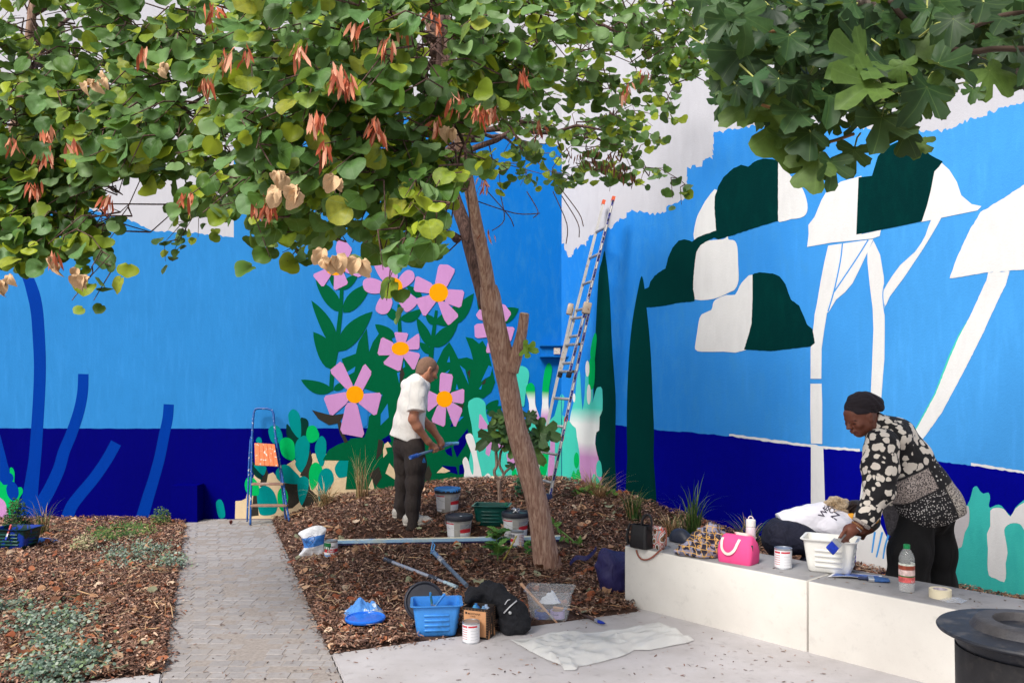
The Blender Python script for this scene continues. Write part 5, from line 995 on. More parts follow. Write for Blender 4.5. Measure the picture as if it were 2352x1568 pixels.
def bucket(lab, loc, rz, top='black'):
    t = thing('paint_bucket', lab, 'bucket', loc, rz); h = .205
    MB().lathe([(0, 0), (.098, 0), (.101, .004), (.116, h)], 48).build('pail', pail, t, 40)
    MB().lathe([(.116, h - .025), (.124, h - .024), (.128, h - .012), (.128, h + .012), (.124, h + .02), (.112, h + .02), (.11, h + .01), (0, h + .009)], 48).build('lid', lidb, t, 40)
    def fw(name, a0, a1, z0, z1, m, e=.0012): MB().grid(lambda u, v: ((.101 + .015 * (z0 + (z1 - z0) * v) / h + e) * math.sin(a0 + (a1 - a0) * u), -(.101 + .015 * (z0 + (z1 - z0) * v) / h + e) * math.cos(a0 + (a1 - a0) * u), z0 + (z1 - z0) * v), 10, 2).build(name, m, t, True)
    fw('label', -1.35, -.25, .035, .165, white_label); fw('print', -1.33, -.27, .152, .162, redp, .002); fw('label', -1.35, -.6, .008, .03, white_label)
    fw('label', .25, 1.35, .02, .075, white_label); fw('print', .25, 1.35, .075, .11, redp, .0016); fw('print', .25, 1.35, .115, .15, greyp, .0016)
    pts = [(.122 * math.cos(a), -.03 - .118 * math.sin(a) * .98, h - .02 - .075 * math.sin(a)) for a in [math.pi * i / 14 for i in range(15)]]
    MB().tube(pts, .0022, 6).build('handle', wire, t, True)
    if top == 'blue':
        mb = MB(); mb.lathe([(.1285, h + .004), (.13, h + .012), (.126, h + .0215), (.112, h + .0225), (.105, h + .012), (0, h + .0115)], 48)
        for i in range(22):
            a = random.uniform(0, 6.28); l = random.uniform(.005, .016); mb.rbox((.129 * math.cos(a), .129 * math.sin(a), h + .006 - l / 2), (.012, .003, l), RZ(a + math.pi / 2), .001, 1)
        mb.build('wet_paint', pm('wet_blue', srgb(74, 150, 226), .25, .05), t, 50)
    elif top == 'clip':
        mb = MB()
        for i in range(9):
            a = random.uniform(0, 6.28); mb.tube([(random.uniform(-.04, .04), random.uniform(-.02, .04), h + .012), (random.uniform(-.04, .04), random.uniform(-.02, .04), h + .02 + random.uniform(0, .03)), (random.uniform(-.04, .04), random.uniform(-.02, .04), h + .014)], .006, 6)
        k = mb.build('clips', pm('chrome', (.75, .75, .77), .18, .2, 30, metal=.9), t, True); k['kind'] = 'stuff'
    else:
        MB().lathe([(0, 0), (.012, 0), (.012, .002), (0, .002)], 16, TM((.02, -.02, h + .0095))).build('sticker', white_label, t, None)
    return t
bucket('grey paint bucket whose black lid is smeared with sky-blue paint', gk('c1', 666, 1300), .1, 'blue')
bucket('grey paint bucket with a clean black lid and white sticker', gk('c1', 757, 1448), -.1, 'black')
bucket('grey paint bucket topped with chrome clips, against the leaning trunk', gk('b2', 425, 775), 0, 'clip')
def rrect(a, b, r, z, n=5):
    P_ = []
    for cx, cy, a0 in ((a - r, b - r, 0), (-a + r, b - r, 90), (-a + r, -b + r, 180), (a - r, -b + r, 270)):
        for i in range(n + 1): an = math.radians(a0 + 90 * i / n); P_.append((cx + r * math.cos(an), cy + r * math.sin(an), z))
    return P_
def loft(mb, rings, cap0=True, cap1=True):
    n = len(rings[0]); vs = [p for q in rings for p in q]; fs = [(i * n + k, i * n + (k + 1) % n, (i + 1) * n + (k + 1) % n, (i + 1) * n + k) for i in range(len(rings) - 1) for k in range(n)]
    if cap0: fs.append(tuple(range(n - 1, -1, -1)))
    if cap1: fs.append(tuple((len(rings) - 1) * n + k for k in range(n)))
    return mb.add(vs, fs)
def scuttle(lab, loc, rz, shell, ribm, fill=None, fillz=.12, ribs=True, w=.15, d=.115, h=.20, name='paint_scuttle'):
    t = thing(name, lab, 'paint scuttle', loc, rz); e = .0022; bw, bd = w * .82, d * .80
    def sz(z): k = z / h; return bw + (w - bw) * k, bd + (d - bd) * k
    R = [rrect(bw - .012, bd - .012, .02, 0), rrect(bw, bd, .03, .012)] + [rrect(*sz(z), .03, z) for z in (.05, .1, .15, h - .012)]
    a, b = sz(h); R += [rrect(a + .006, b + .006, .032, h - .008), rrect(a + .016, b + .016, .03, h), rrect(a + .016, b + .016, .03, h + .003), rrect(a - .001, b - .001, .028, h + .003)]
    R += [rrect(sz(z)[0] - e, sz(z)[1] - e, .028, z) for z in (h - .02, .1, .014)]
    loft(MB(), R).build('tub', shell, t, 45)
    if ribs:
        for i in range(4):
            z = .045 + .032 * i; a, b = sz(z); MB().rbox((0, -b - .001, z), (w * 1.05, .012, .014), None, .005, 2).build('rib', ribm, t, 50)
            MB().rbox((a + .001, 0, z), (.010, d * .9, .013), None, .004, 2).build('rib', ribm, t, 50)
    if fill: a, b = sz(fillz); loft(MB(), [rrect(a - .004, b - .004, .026, fillz - .01), rrect(a - .004, b - .004, .026, fillz)]).build('paint', fill, t, None)
    return t
wetblue = pm('blue_paint', srgb(64, 142, 222), .28, .12, 14, .2, 25, dirt=srgb(30, 84, 120), dirt_amt=.7, dirt_scale=6)
sp0 = fk('d4', 600, 850); scuttle('clear paint scuttle coated with sky-blue paint at the edge of the paving', Vector((sp0.x, sp0.y + .1, .0)), .10, wetblue, wetblue, wetblue, .1)
def brush(name, lab, p, tip, hl, hm, bm_, ww=.05, th=.016, bl=.055, up=(0, 0, 1), group=None):
    """flat paintbrush: p = end of handle, tip = end of bristles"""
    p = Vector(p); tip = Vector(tip); dz = (tip - p).normalized(); L = (tip - p).length; R = frame(dz, up); t = thing(name, lab, 'brush', p, 0, group); M = TM((0, 0, 0), R); hz = L - bl - .03
    R_ = []
    for z, a, b in ((0, .008, .006), (.01, .011, .008), (hz * .35, .009, .007), (hz * .75, .011, .007), (hz * .95, ww * .42, th * .5), (hz, ww * .5, th * .5)): R_.append([tuple(M @ Vector(q)) for q in rrect(a, b, min(a, b) * .7, z, 3)])
    loft(MB(), R_).build('handle', hm, t, 40)
    loft(MB(), [[tuple(M @ Vector(q)) for q in rrect(ww / 2 + .001, th / 2 + .001, .003, z, 2)] for z in (hz - .002, hz + .03)]).build('ferrule', metal, t, 40)
    loft(MB(), [[tuple(M @ Vector(q)) for q in rrect(ww / 2 * k, th / 2 * k2, .004, z, 2)] for z, k, k2 in ((hz + .028, .98, .98), (hz + .06, 1.05, .95), (L - .012, 1.06, .6), (L, .98, .25))]).build('bristles', bm_, t, 50); return t
wood = pm('pale_wood', srgb(206, 160, 126), .6, .15, 40); bblue = pm('bristle_blue', srgb(20, 50, 170), .4, .3, 60); bteal = pm('bristle_teal', srgb(30, 110, 130), .5, .4, 30)
brush('paintbrush', 'teal stained paintbrush standing in the sky-blue scuttle', sp0 + Vector((-.04, .10, .26)), sp0 + Vector((-.02, .12, .105)), .1, splat('stained_handle', srgb(60, 110, 110), srgb(40, 120, 190), 40, .5), bteal, .03, .012, .05)
brush('paintbrush', 'short sky-blue paintbrush slanting in the sky-blue scuttle', sp0 + Vector((.05, .16, .235)), sp0 + Vector((-.06, .10, .11)), .1, wetblue, wetblue, .035, .012, .05)
lc = sp0 + Vector((-.10, .30, .145)); t = thing('bucket_lid', 'black bucket lid leaning upright behind the sky-blue scuttle', 'lid', lc - Vector((0, 0, .13)))
MB().lathe([(0, .006), (.108, .006), (.112, .0), (.128, .0), (.132, .008), (.132, .02), (.126, .028), (.12, .03), (.114, .022), (.11, .018), (0, .018)], 48, TM((0, 0, .13), frame(Vector((.12, -1, .42))))).build('lid', lidb, t, 40)
bl = fk('b3', 552, 985); t = thing('bucket_lid', 'bright blue wet bucket lid lying flat on the mulch', 'lid', (bl.x, bl.y, .05))
MB().lathe([(0, .006), (.128, 0), (.132, .006), (.132, .016), (.126, .022), (.118, .02), (.115, .014), (0, .013)], 48).build('lid', pm('lid_wet_blue', srgb(34, 110, 220), .22, .1, 10), t, 40)
def crumple(name, lab, cat, c, rx, ry, h, mat, seed, rz=0, ridge=5.0, nr=16, na=44, edge=None):
    mb = MB(); vs = [(0, 0, h * .8)]; fs = []
    for i in range(1, nr + 1):
        t_ = i / nr
        for k in range(na):
            a = 2 * math.pi * k / na; n1 = noise.noise(Vector((math.cos(a) * 1.6, math.sin(a) * 1.6, seed))); rr = t_ * (1 + .28 * n1 * t_)
            x, y = rx * rr * math.cos(a), ry * rr * math.sin(a); nn = noise.noise(Vector((x * ridge * 3, y * ridge * 3, seed + 5))); n3 = abs(noise.noise(Vector((x * ridge * 7, y * ridge * 7, seed + 9))))
            z = h * ((1 - t_ ** 2.2) * (.62 + .75 * nn) + .45 * (1 - t_ ** 4) * (.5 - n3) ) ; vs.append((x + .02 * n3, y + .02 * nn, max(.003, z) + .004 * n3))
    for k in range(na): fs.append((0, 1 + k, 1 + (k + 1) % na))
    for i in range(nr - 1):
        for k in range(na): a, b = 1 + i * na + k, 1 + i * na + (k + 1) % na; fs.append((a, a + na, b + na, b))
    mb.add(vs, fs); o = mb.build(name, mat, None, True); o.location = c; o.rotation_euler = (0, 0, rz); return tag(o, lab, cat)
crumple('rag', 'crumpled sky-blue paint rag on the mulch behind the blue lid', 'rag', gk('b3', 525, 880) + Vector((0, .03, 0)), .15, .14, .12, splat('rag_blue', srgb(84, 148, 222), srgb(206, 222, 240), 11, .57, .8, 0, .4), 3, .2, 5, 26, 84)
# cardboard box of spray cans
kraft = pm('kraft', srgb(206, 150, 106), .8, .06, 30); bxm = pm('box_black', srgb(44, 36, 32), .75, .1, 30); pk = fk('d4', 1500, 890)
BA = math.radians(-30); LX, LY, LH = .175, .125, .19
t = thing('cardboard_box', 'black printed cardboard box of spray cans standing on the paving', 'box', pk, 0)
ux = Vector((-math.cos(BA), -math.sin(BA), 0)) * 1; ux = Vector((-.93, .37, 0)).normalized(); uy = Vector((-ux.y, ux.x, 0)); uy = uy if uy.y > 0 else -uy
def quad(o, u, v, x0, x1, y0, y1, off=Vector((0, 0, 0))): return [o + u * x0 + v * y0 + off, o + u * x1 + v * y0 + off, o + u * x1 + v * y1 + off, o + u * x0 + v * y1 + off]
O0 = Vector((0, 0, 0)); UZ = Vector((0, 0, 1)); th = .004
for o_, u_, l_, nrm in ((O0, ux, LX, uy), (O0, uy, LY, ux), (uy * LY, ux, LX, -uy), (ux * LX, uy, LY, -ux)): MB().prism(quad(o_, u_, UZ, 0, l_, 0, LH), nrm * th).build('side_panel', bxm, t, None)
MB().prism([O0, ux * LX, ux * LX + uy * LY, uy * LY], UZ * .004).build('base', bxm, t, None)
nf, nr_ = -uy, -ux
MB().add(quad(O0, ux, UZ, .012, LX - .012, .014, LH - .018, nf * .0012), [(0, 1, 2, 3)]).build('kraft_panel', kraft, t, None)
mb = MB()
for z in np.arange(.012, LH, .016):
    for a, b in ((0, .010), (LX - .010, LX)): mb.add(quad(O0, ux, UZ, a, b, z, z + .0012, nf * .0012), [(0, 1, 2, 3)])
for x in np.arange(.02, LX, .022): mb.add(quad(O0, ux, UZ, x, x + .0012, LH - .016, LH - .008, nf * .0012), [(0, 1, 2, 3)])
for z in np.arange(.01, LH - .01, .014):
    for a, b in ((.004, .030), (LY - .026, LY - .004)): mb.add(quad(O0, uy, UZ, a, b, z, z + .0012, nr_ * .0012), [(0, 1, 2, 3)])
cx = LY / 2
for z0, z1, w_ in ((.012, .10, .030), (.10, .135, .022), (.135, .155, .008)):
    for sg in (-1, 1): mb.add(quad(O0, uy, UZ, cx + sg * w_ - .001, cx + sg * w_ + .001, z0, z1, nr_ * .0012), [(0, 1, 2, 3)])
for sg in (-1, 1): mb.add([O0 + uy * (cx + sg * .034) + nr_ * .0012, O0 + uy * (cx + sg * .060) + nr_ * .0012, O0 + uy * (cx + sg * .045) + UZ * .05 + nr_ * .0012, O0 + uy * (cx + sg * .034) + UZ * .055 + nr_ * .0012], [(0, 1, 2, 3)])
o = mb.build('print', kraft, t, None); o['kind'] = 'stuff'
def flat_text(s_, size, o_, u, v, n, mat, name='lettering', parent=None):
    vv, ff = text_mesh(s_, size); return MB().add([o_ + u * x + v * y + n * .002 for x, y, _ in vv], ff).build(name, mat, parent or t, None)
flat_text('MONTANA', .017, O0 + ux * (LX * .53) + UZ * (LH * .80), -ux, UZ, nf, bxm); flat_text('CANS', .013, O0 + ux * (LX * .57) + UZ * (LH * .72), -ux, UZ, nf, bxm); flat_text('BLACK', .022, O0 + uy * (cx - .006) + UZ * .055, UZ, -uy, nr_, kraft)
MB().add(quad(O0, ux, UZ, LX - .035, LX - .022, LH - .042, LH - .028, nf * .0018), [(0, 1, 2, 3)]).build('print', bxm, t, None)
for i, (a, b, c_) in enumerate(((.11, .05, (90, 170, 220)), (.05, .05, (120, 160, 200)), (.05, .09, (170, 190, 220)), (.12, .09, (60, 120, 190)))):
    p = pk + ux * a + uy * b; q = thing('spray_can', 'spray can with %s dome inside the black cardboard box' % ('pale blue', 'grey blue', 'lilac', 'deep blue')[i], 'spray can', p + UZ * .005)
    MB().lathe([(0, 0), (.03, 0), (.031, .004), (.031, .145)], 24).build('body', metal, q, 40); MB().lathe([(.031, .145), (.029, .158), (.018, .172), (.01, .176), (.009, .188), (0, .189)], 24).build('dome', pm('dome', srgb(*c_), .3), q, 40)
can('paint_can', 'white paint can with red print on the paving before the cardboard box', fk('d4', 1212, 945) + Vector((0, .03, 0)), .1, 1.0, 'white')
can('paint_can', 'paint can with dripping green paint beside the plastic sack', gk('b1', 575, 985) + Vector((0, .04, 0)), .1, 1.08, 'green')
can('paint_can', 'paint can with red and white label in front of the grey bucket by the trunk', gk('b2', 442, 885) + Vector((0, .03, 0)), 0, 1.08, 'red')
# black sling bag slumped behind the box
blackc = pm('black_cloth', srgb(26, 27, 33), .9, .2, 40, .3, 400); Yj = pk.y + .16
q = lambda x, y, dy=0: kY('b3', x, y, Yj + dy)
s_ = SDF((pk.x - .2, Yj - .25, -.01), (pk.x + .45, Yj + .35, .42), .006)
s_.chain([q(1620, 690), q(1680, 640, .05), q(1790, 640, .08)], [.028, .045, .055], .03)
s_.chain([q(1830, 590, .06), q(1930, 650, .03), q(2020, 730, .0)], [.058, .066, .06], .03); s_.ell(q(1890, 770, .09), (.11, .06, .08), None, .05); s_.ell(q(2100, 860), (.095, .09, .115), None, .05); s_.ell(q(2160, 940), (.075, .09, .075), None, .04); s_.ell(q(2060, 980, -.02), (.06, .07, .06), None, .04)
s_.waves(.006, lambda X, Y, Z: np.sin(X * 55 + Z * 40) * np.sin(Y * 40 + Z * 60)); s_.cut((0, 0, .004), (0, 0, -1))
bo = Vector((pk.x + .15, Yj, 0)); t = thing('sling_bag', 'black cloth sling bag slumped beside the cardboard box', 'bag', bo); s_.build('cloth', blackc, t, bo)
zp = pm('zip_white', srgb(205, 205, 210), .5)
MB().tube([q(2000, 835, -.085), q(2060, 770, -.085), q(2135, 705, -.06)], .004, 6).build('zip', zp, t, True, bo); MB().tube([q(2010, 745, -.07), q(2040, 700, -.06), q(2075, 690, -.04)], .0035, 6).build('zip', zp, t, True, bo)
MB().lathe([(.005, 0), (.010, 0), (.010, .003), (.005, .003)], 16, TM(q(2065, 832, -.10) - bo, frame((0, -1, .1)))).build('eyelet', metal, t, True)
# clear scuttle with tape rolls
clear = clear_plastic('clear_tub', (.86, .9, .95), .13, .06); cp = fk('b4', 545, 930) + Vector((-.01, .10, 0))
ct = scuttle('clear plastic scuttle holding tape rolls and brushes beside the sling bag', cp, -.18, clear, clear, None, .1, False)
def ring(name, lab, cat, c, ro, ri, h, mat, inner, rz=0, tilt=None, text=None):
    t = thing(name, lab, cat, c, rz); M = TM((0, 0, 0), tilt) if tilt else None
    MB().lathe([(ri, 0), (ro, 0), (ro, h), (ri, h), (ri, 0)], 40, M).build('tape', mat, t, 40); MB().lathe([(ri - .002, .001), (ri + .0001, .001), (ri + .0001, h - .001), (ri - .002, h - .001), (ri - .002, .001)], 40, M).build('core', inner, t, 40)
    if text: wraptext(MB(), text, h * .3, ro + .0006, -.3, h * .62).build('lettering', blackp, t, None)
    return t
card = pm('card_core', srgb(196, 168, 140), .8)
ring('tape_roll', 'dark blue masking tape roll inside the clear scuttle', 'tape', cp + Vector((-.055, -.02, .008)), .05, .038, .048, pm('tape_blue', srgb(40, 70, 150), .5), card)
ring('tape_roll', 'lilac tape roll lettered on its side inside the clear scuttle', 'tape', cp + Vector((.05, -.02, .008)), .05, .038, .05, pm('tape_lilac', srgb(176, 160, 206), .5), card, 0, None, 'Scotch')
crumple('rag', 'white blue-streaked cloth stuffed in the clear scuttle', 'rag', cp + Vector((-.005, .045, .09)), .085, .045, .075, splat('rag_white', srgb(222, 226, 236), srgb(80, 110, 200), 22, .62, .8, 0, .3), 8, .2, 6)
brush('paintbrush', 'long wooden brush leaning across the clear scuttle', kY('b4', 215, 525, cp.y + .05), kY('b4', 600, 940, cp.y - .10), .2, wood, wood, .014, .01, .04)
brush('paintbrush', 'pale wooden stick brush lying over the scuttle rim', kY('b4', 560, 775, cp.y - .02), kY('b4', 760, 800, cp.y - .13), .2, wood, wood, .014, .01, .04)
b0, b1_ = fk('b4', 760, 810, .02), fk('b4', 1090, 945, .016)
brush('paintbrush', 'round brush with blue bristle and dark handle lying on the paving edge', b0, b1_, .2, pm('dark_handle', srgb(80, 60, 56), .5, .3, 30), bblue, .022, .018, .06)
# white plastic film on the paving
ol = [(105, 1125), (320, 1105), (500, 1070), (680, 1060), (1000, 1050), (1200, 1030), (1420, 1000), (1660, 940), (1870, 1040), (1920, 1080), (2030, 1130), (1930, 1165), (1780, 1190), (1550, 1235), (1400, 1230), (1300, 1290), (1100, 1345), (900, 1390), (820, 1405), (800, 1440), (670, 1445), (630, 1390), (480, 1330), (340, 1260), (310, 1245)]
W_ = [fk('b4', *p) for p in ol]; rs = []
for i in range(len(W_)):
    for j in range(5): rs.append(W_[i].lerp(W_[(i + 1) % len(W_)], j / 5))
A_, B_ = fk('b4', 480, 1190), fk('b4', 1720, 1090); mb = MB(); n = len(rs); nr2 = 22; vs = []
for i in range(nr2 + 1):
    t_ = i / nr2
    for p in rs:
        u = max(0, min(1, (p - A_).dot(B_ - A_) / (B_ - A_).length_squared)); c = A_.lerp(B_, u); q_ = c.lerp(p, t_)
        r1 = 1 - abs(noise.noise(Vector((q_.x * 4.2 + 3, q_.y * 7, 1.3)))) * 2.2; r2 = 1 - abs(noise.noise(Vector((q_.x * 9, q_.y * 13, 5)))) * 2.2
        z = .004 + max(0, .034 * r1 + .016 * r2) * (1 - t_ ** 5 * .85); vs.append((q_.x, q_.y, z))
mb.add(vs, [(i * n + k, (i + 1) * n + k, (i + 1) * n + (k + 1) % n, i * n + (k + 1) % n) for i in range(nr2) for k in range(n)])
film = pm('white_film', srgb(226, 226, 224), .3, .03, 8, .25, 30); film.node_tree.nodes['Principled BSDF'].inputs['Alpha'].default_value = .62
tag(mb.build('plastic_sheet', film, None, 60), 'creased white plastic sheet spread on the paving before the bench', 'plastic sheet')
# blue and white sack
Ys_ = gk('b1', 370, 1000).y; so_ = [(235, 740), (330, 690), (440, 660), (525, 690), (515, 760), (500, 860), (500, 1000), (420, 1010), (330, 1005), (235, 985), (290, 900), (280, 830), (260, 780)]
sp_ = smooth_poly(so_, 4); cen = (390, 850); mb = MB(); vs = []; nn = len(sp_)
for side in (-1, 1):
    for i in range(9):
        t_ = i / 8
        for x, y in sp_:
            p = kY('b1', cen[0] + (x - cen[0]) * t_, cen[1] + (y - cen[1]) * t_, Ys_); b_ = (1 - t_ ** 2) * .05 * (1 + .5 * noise.noise(p * 14)) + .012 * noise.noise(p * 30) * (1 - t_ ** 6); vs.append((p.x, p.y + side * b_ + .03, p.z))
fs = []
for s2 in (0, 1):
    o_ = s2 * 9 * nn
    for i in range(8):
        for k in range(nn): qd = (o_ + i * nn + k, o_ + i * nn + (k + 1) % nn, o_ + (i + 1) * nn + (k + 1) % nn, o_ + (i + 1) * nn + k); fs.append(qd if s2 else qd[::-1])
mb.add(vs, fs); sk = gk('b1', 370, 1000); zb, zt = kY('b1', 0, 880, Ys_).z - sk.z, kY('b1', 0, 775, Ys_).z - sk.z
def band_mat(name, base, band, z0, z1, rough=.25):
    m, nt, b = newmat(name); tc = N(nt, 'TexCoord'); sx = N(nt, 'SeparateXYZ'); nt.links.new(tc.outputs['Object'], sx.inputs[0]); tl = N(nt, 'Math', operation='MULTIPLY_ADD'); nt.links.new(sx.outputs[0], tl.inputs[0]); tl.inputs[1].default_value = -.18; nt.links.new(sx.outputs[2], tl.inputs[2])
    m1 = N(nt, 'Math', operation='GREATER_THAN'); nt.links.new(tl.outputs[0], m1.inputs[0]); m1.inputs[1].default_value = z0; m2 = N(nt, 'Math', operation='LESS_THAN'); nt.links.new(tl.outputs[0], m2.inputs[0]); m2.inputs[1].default_value = z1
    mm = N(nt, 'Math', operation='MULTIPLY'); nt.links.new(m1.outputs[0], mm.inputs[0]); nt.links.new(m2.outputs[0], mm.inputs[1]); nt.links.new(mixrgb(nt, base, band, mm.outputs[0]), b.inputs['Base Color']); b.inputs['Roughness'].default_value = rough; bump(nt, b, noi(nt, coord(nt), 22, 4), .5, .02); return m
o = mb.build('plastic_sack', band_mat('sack', srgb(226, 228, 234), srgb(52, 120, 200), zb, zt), None, True, sk); o.location = sk; tag(o, 'white plastic sack with a blue band standing on the mulch', 'sack')
lp = [kY('b1', x, y, Ys_ - .045) - sk for x, y in ((320, 830), (345, 780), (400, 760), (412, 800), (380, 850), (345, 870), (330, 840), (360, 800), (395, 830))]
MB().tube(smooth_poly([tuple(p) for p in lp], 3, False), .0022, 4).build('print', pm('print_navy', srgb(24, 50, 110), .4), o, True)
# long painted board
a, b = gk('b1', 632, 868), gk('b2', 885, 826); a, b = BOARD[0].copy(), BOARD[1].copy(); dv = (b - a); ln = dv.length; bd_ = thing('wooden_board', 'long narrow board painted blue and cream lying across the mulch', 'board', a)
R = frame(dv); up = Vector((0, 0, 1)); sd = Vector((-dv.y, dv.x, 0)).normalized(); sd = sd if sd.y > 0 else -sd
MB().prism([Vector((0, 0, .02)), dv + Vector((0, 0, .02)), dv + Vector((0, 0, .046)), Vector((0, 0, .046))], sd * .065).build('plank', pm('board_blue', srgb(150, 190, 226), .55, .12, 5, dirt=srgb(206, 212, 190), dirt_amt=.7, dirt_scale=4), bd_, None)
MB().prism([Vector((0, 0, .0462)) + sd * .004, dv + Vector((0, 0, .0462)) + sd * .004, dv + Vector((0, 0, .0462)) + sd * .063, Vector((0, 0, .0462)) + sd * .063], UZ * .001).build('painted_face', pm('board_cream', srgb(226, 222, 196), .6, .08, 6, dirt=srgb(130, 180, 226), dirt_amt=.8, dirt_scale=5), bd_, None)
MB().prism([Vector((0, .003, .004)), dv + Vector((0, .003, .004)), dv + Vector((0, .003, .02)), Vector((0, .003, .02))], sd * .055).build('underside', pm('board_dark', srgb(36, 34, 80), .6), bd_, None)
# roller poles
def pole(lab, pts, segs, cat='pole'):
    a = pts[0]; t = thing('roller_pole', lab, cat, a); b = pts[1]
    for name, t0, t1, r, m in segs: MB().tube([a.lerp(b, t0) - a, a.lerp(b, (t0 + t1) / 2) - a, a.lerp(b, t1) - a], r, 12).build(name, m, t, 40)
    return t
gripm = splat('grip_dark', srgb(54, 58, 72), srgb(170, 190, 214), 60, .62); tubep = splat('pole_silver', srgb(176, 182, 196), srgb(90, 100, 150), 26, .66, .4, .3); tubed = splat('pole_grey', srgb(104, 118, 136), srgb(190, 205, 220), 40, .66, .45, .2)
a, b = gk('b3', 755, 318) + UZ * .035, gk('b3', 1508, 605) + UZ * .03
pole('silver extension pole with dark grip lying on the mulch', (a, b), (('grip', 0, .12, .019, gripm), ('tube', .115, .66, .0145, tubep), ('collar', .645, .75, .02, gripm), ('tube', .74, .90, .011, tubep), ('tip', .84, 1.0, .0145, splat('tip_pale', srgb(190, 214, 226), srgb(60, 64, 100), 50, .6))))
a, b = gk('b3', 1610, 690) + UZ * .10, gk('b3', 1262, 245) + UZ * .04
t = pole('grey extension pole with a bent wire roller frame', (a, b), (('tube', 0, .72, .016, tubed), ('collar', .68, .80, .02, splat('collar_pale', srgb(196, 200, 206), srgb(50, 60, 120), 50, .55)), ('grip', .80, 1.0, .018, splat('grip_blue', srgb(120, 150, 180), srgb(30, 70, 150), 30, .55))))
f0 = b - a; MB().tube([f0, gk('b3', 1278, 190) + UZ * .05 - a, gk('b3', 1256, 150) + UZ * .05 - a, gk('b3', 1248, 190) + UZ * .04 - a, gk('b3', 1238, 240) + UZ * .02 - a], .006, 8).build('roller_frame', splat('frame_blue', srgb(80, 160, 220), srgb(220, 225, 230), 60, .6), t, True)
# dark green scuttle behind the buckets
gl = clear_plastic('green_tub_clear', (.6, .66, .68), .35, .15); dg = pm('dark_green_paint', srgb(8, 72, 66), .3, .35, 10, .2, 20)
gp = gk('d5', 290, 1205) + Vector((0, .12, 0)); gs = scuttle('plastic scuttle coated inside with dark green paint beside the clipped bucket', gp, -.12, dg, dg, dg, .12, True, .16, .12, .19)
MB().rbox((.13, .02, .16), (.028, .012, .10), None, .003, 2).build('strip', pm('green_strip', srgb(10, 96, 70), .4), gs, 40)
# left scuttle with brush, leaflet
gp = gk('d6', 190, 1170) + Vector((0, .12, 0)); scuttle('dark green scuttle stained with blue paint holding a red brush', gp, -.1, splat('scuttle_greenblue', srgb(10, 46, 44), srgb(16, 52, 150), 7, .52, .3), dg, dg, .1, True, .17, .13, .19)
brush('paintbrush', 'red handled brush hooked on the blue stained scuttle', gp + Vector((.0, -.10, .235)), gp + Vector((-.02, -.155, .10)), .1, splat('red_handle', srgb(178, 44, 50), srgb(210, 200, 200), 60, .6), bblue, .02, .012, .03)
def leaflet(lab, pts, z, seed, lift=.03, photo=(90, 130, 200)):
    A, B, C_, D_ = [Vector(p) for p in pts]; mb = MB(); fn = lambda u, v, e=0: (A.lerp(B, u)).lerp(D_.lerp(C_, u), v) + UZ * (.004 + lift * math.sin(math.pi * u) * (.5 + .5 * math.sin(3 * v + seed)) + e)
    t = thing('leaflet', lab, 'leaflet', A); MB().grid(lambda u, v: fn(u, v) - A, 12, 6).build('paper', white_label, t, True)
    m, nt, b = newmat('leaflet_print'); n_ = noi(nt, coord(nt, (1, 1, 1)), 24, 3, .5, .5); cr = N(nt, 'ValToRGB'); e = cr.color_ramp.elements; e[0].position = .35; e[0].color = (*srgb(40, 50, 80), 1); e[1].position = .65; e[1].color = (*srgb(*photo), 1); e2 = e.new(.5); e2.color = (*srgb(70, 100, 190), 1); nt.links.new(n_, cr.inputs[0]); nt.links.new(cr.outputs[0], b.inputs['Base Color']); b.inputs['Roughness'].default_value = .4
    MB().grid(lambda u, v: fn(.06 + .88 * u, .1 + .8 * v, .0012) - A, 12, 6).build('print', m, t, True); return t
leaflet('curled printed leaflet lying on the mulch by the blue stained scuttle', [gk('d6', 460, 1050), gk('d6', 660, 1085), gk('d6', 1180, 1015), gk('d6', 930, 940)], 0, 1, .05, (60, 150, 220))
# brown bark curl at the foot of the trunk, pine cones and a red cap
mb = MB(); bq = gk('b2', 780, 1060)
def curl(pts, w_, k='b2'):
    P_ = smooth_poly([tuple(gk(k, x, y) + UZ * h) for x, y, h in pts], 5, False); vs = []
    for i, p in enumerate(P_):
        p = Vector(p); vs += [p - bq, p - bq + Vector((.01, .02, w_))]
    mb.add(vs, [(2 * i, 2 * i + 2, 2 * i + 3, 2 * i + 1) for i in range(len(P_) - 1)])
curl([(690, 1040, .03), (760, 1040, .05), (830, 1060, .06), (870, 1110, .05)], .07); curl([(930, 1100, .10), (920, 1150, .06), (890, 1210, .03), (860, 1235, .01)], .05)
o = mb.build('bark_curl', pm('bark_curl', srgb(120, 72, 46), .8, .2, 20, .3, 60), None, True); o.location = bq; tag(o, 'curled brown strip of bark at the foot of the leaning trunk', 'bark')
def cone_obj(lab, p, col_, s=1):
    mb = MB(); t = thing('pine_cone', lab, 'pine cone', p)
    for i in range(9):
        z = .006 + i * .005 * s; r = .024 * s * math.sin(math.pi * (i + 1.2) / 11)
        for k in range(9):
            a = k / 9 * 6.28 + i * .35; mb.add([(r * .4 * math.cos(a - .3), r * .4 * math.sin(a - .3), z), (r * .4 * math.cos(a + .3), r * .4 * math.sin(a + .3), z), (r * 1.1 * math.cos(a + .2), r * 1.1 * math.sin(a + .2), z + .008 * s), (r * 1.1 * math.cos(a - .2), r * 1.1 * math.sin(a - .2), z + .008 * s)], [(0, 1, 2, 3)])
    o = mb.build('scales', pm('cone_brown', srgb(*col_), .8), t, None); o['kind'] = 'stuff'
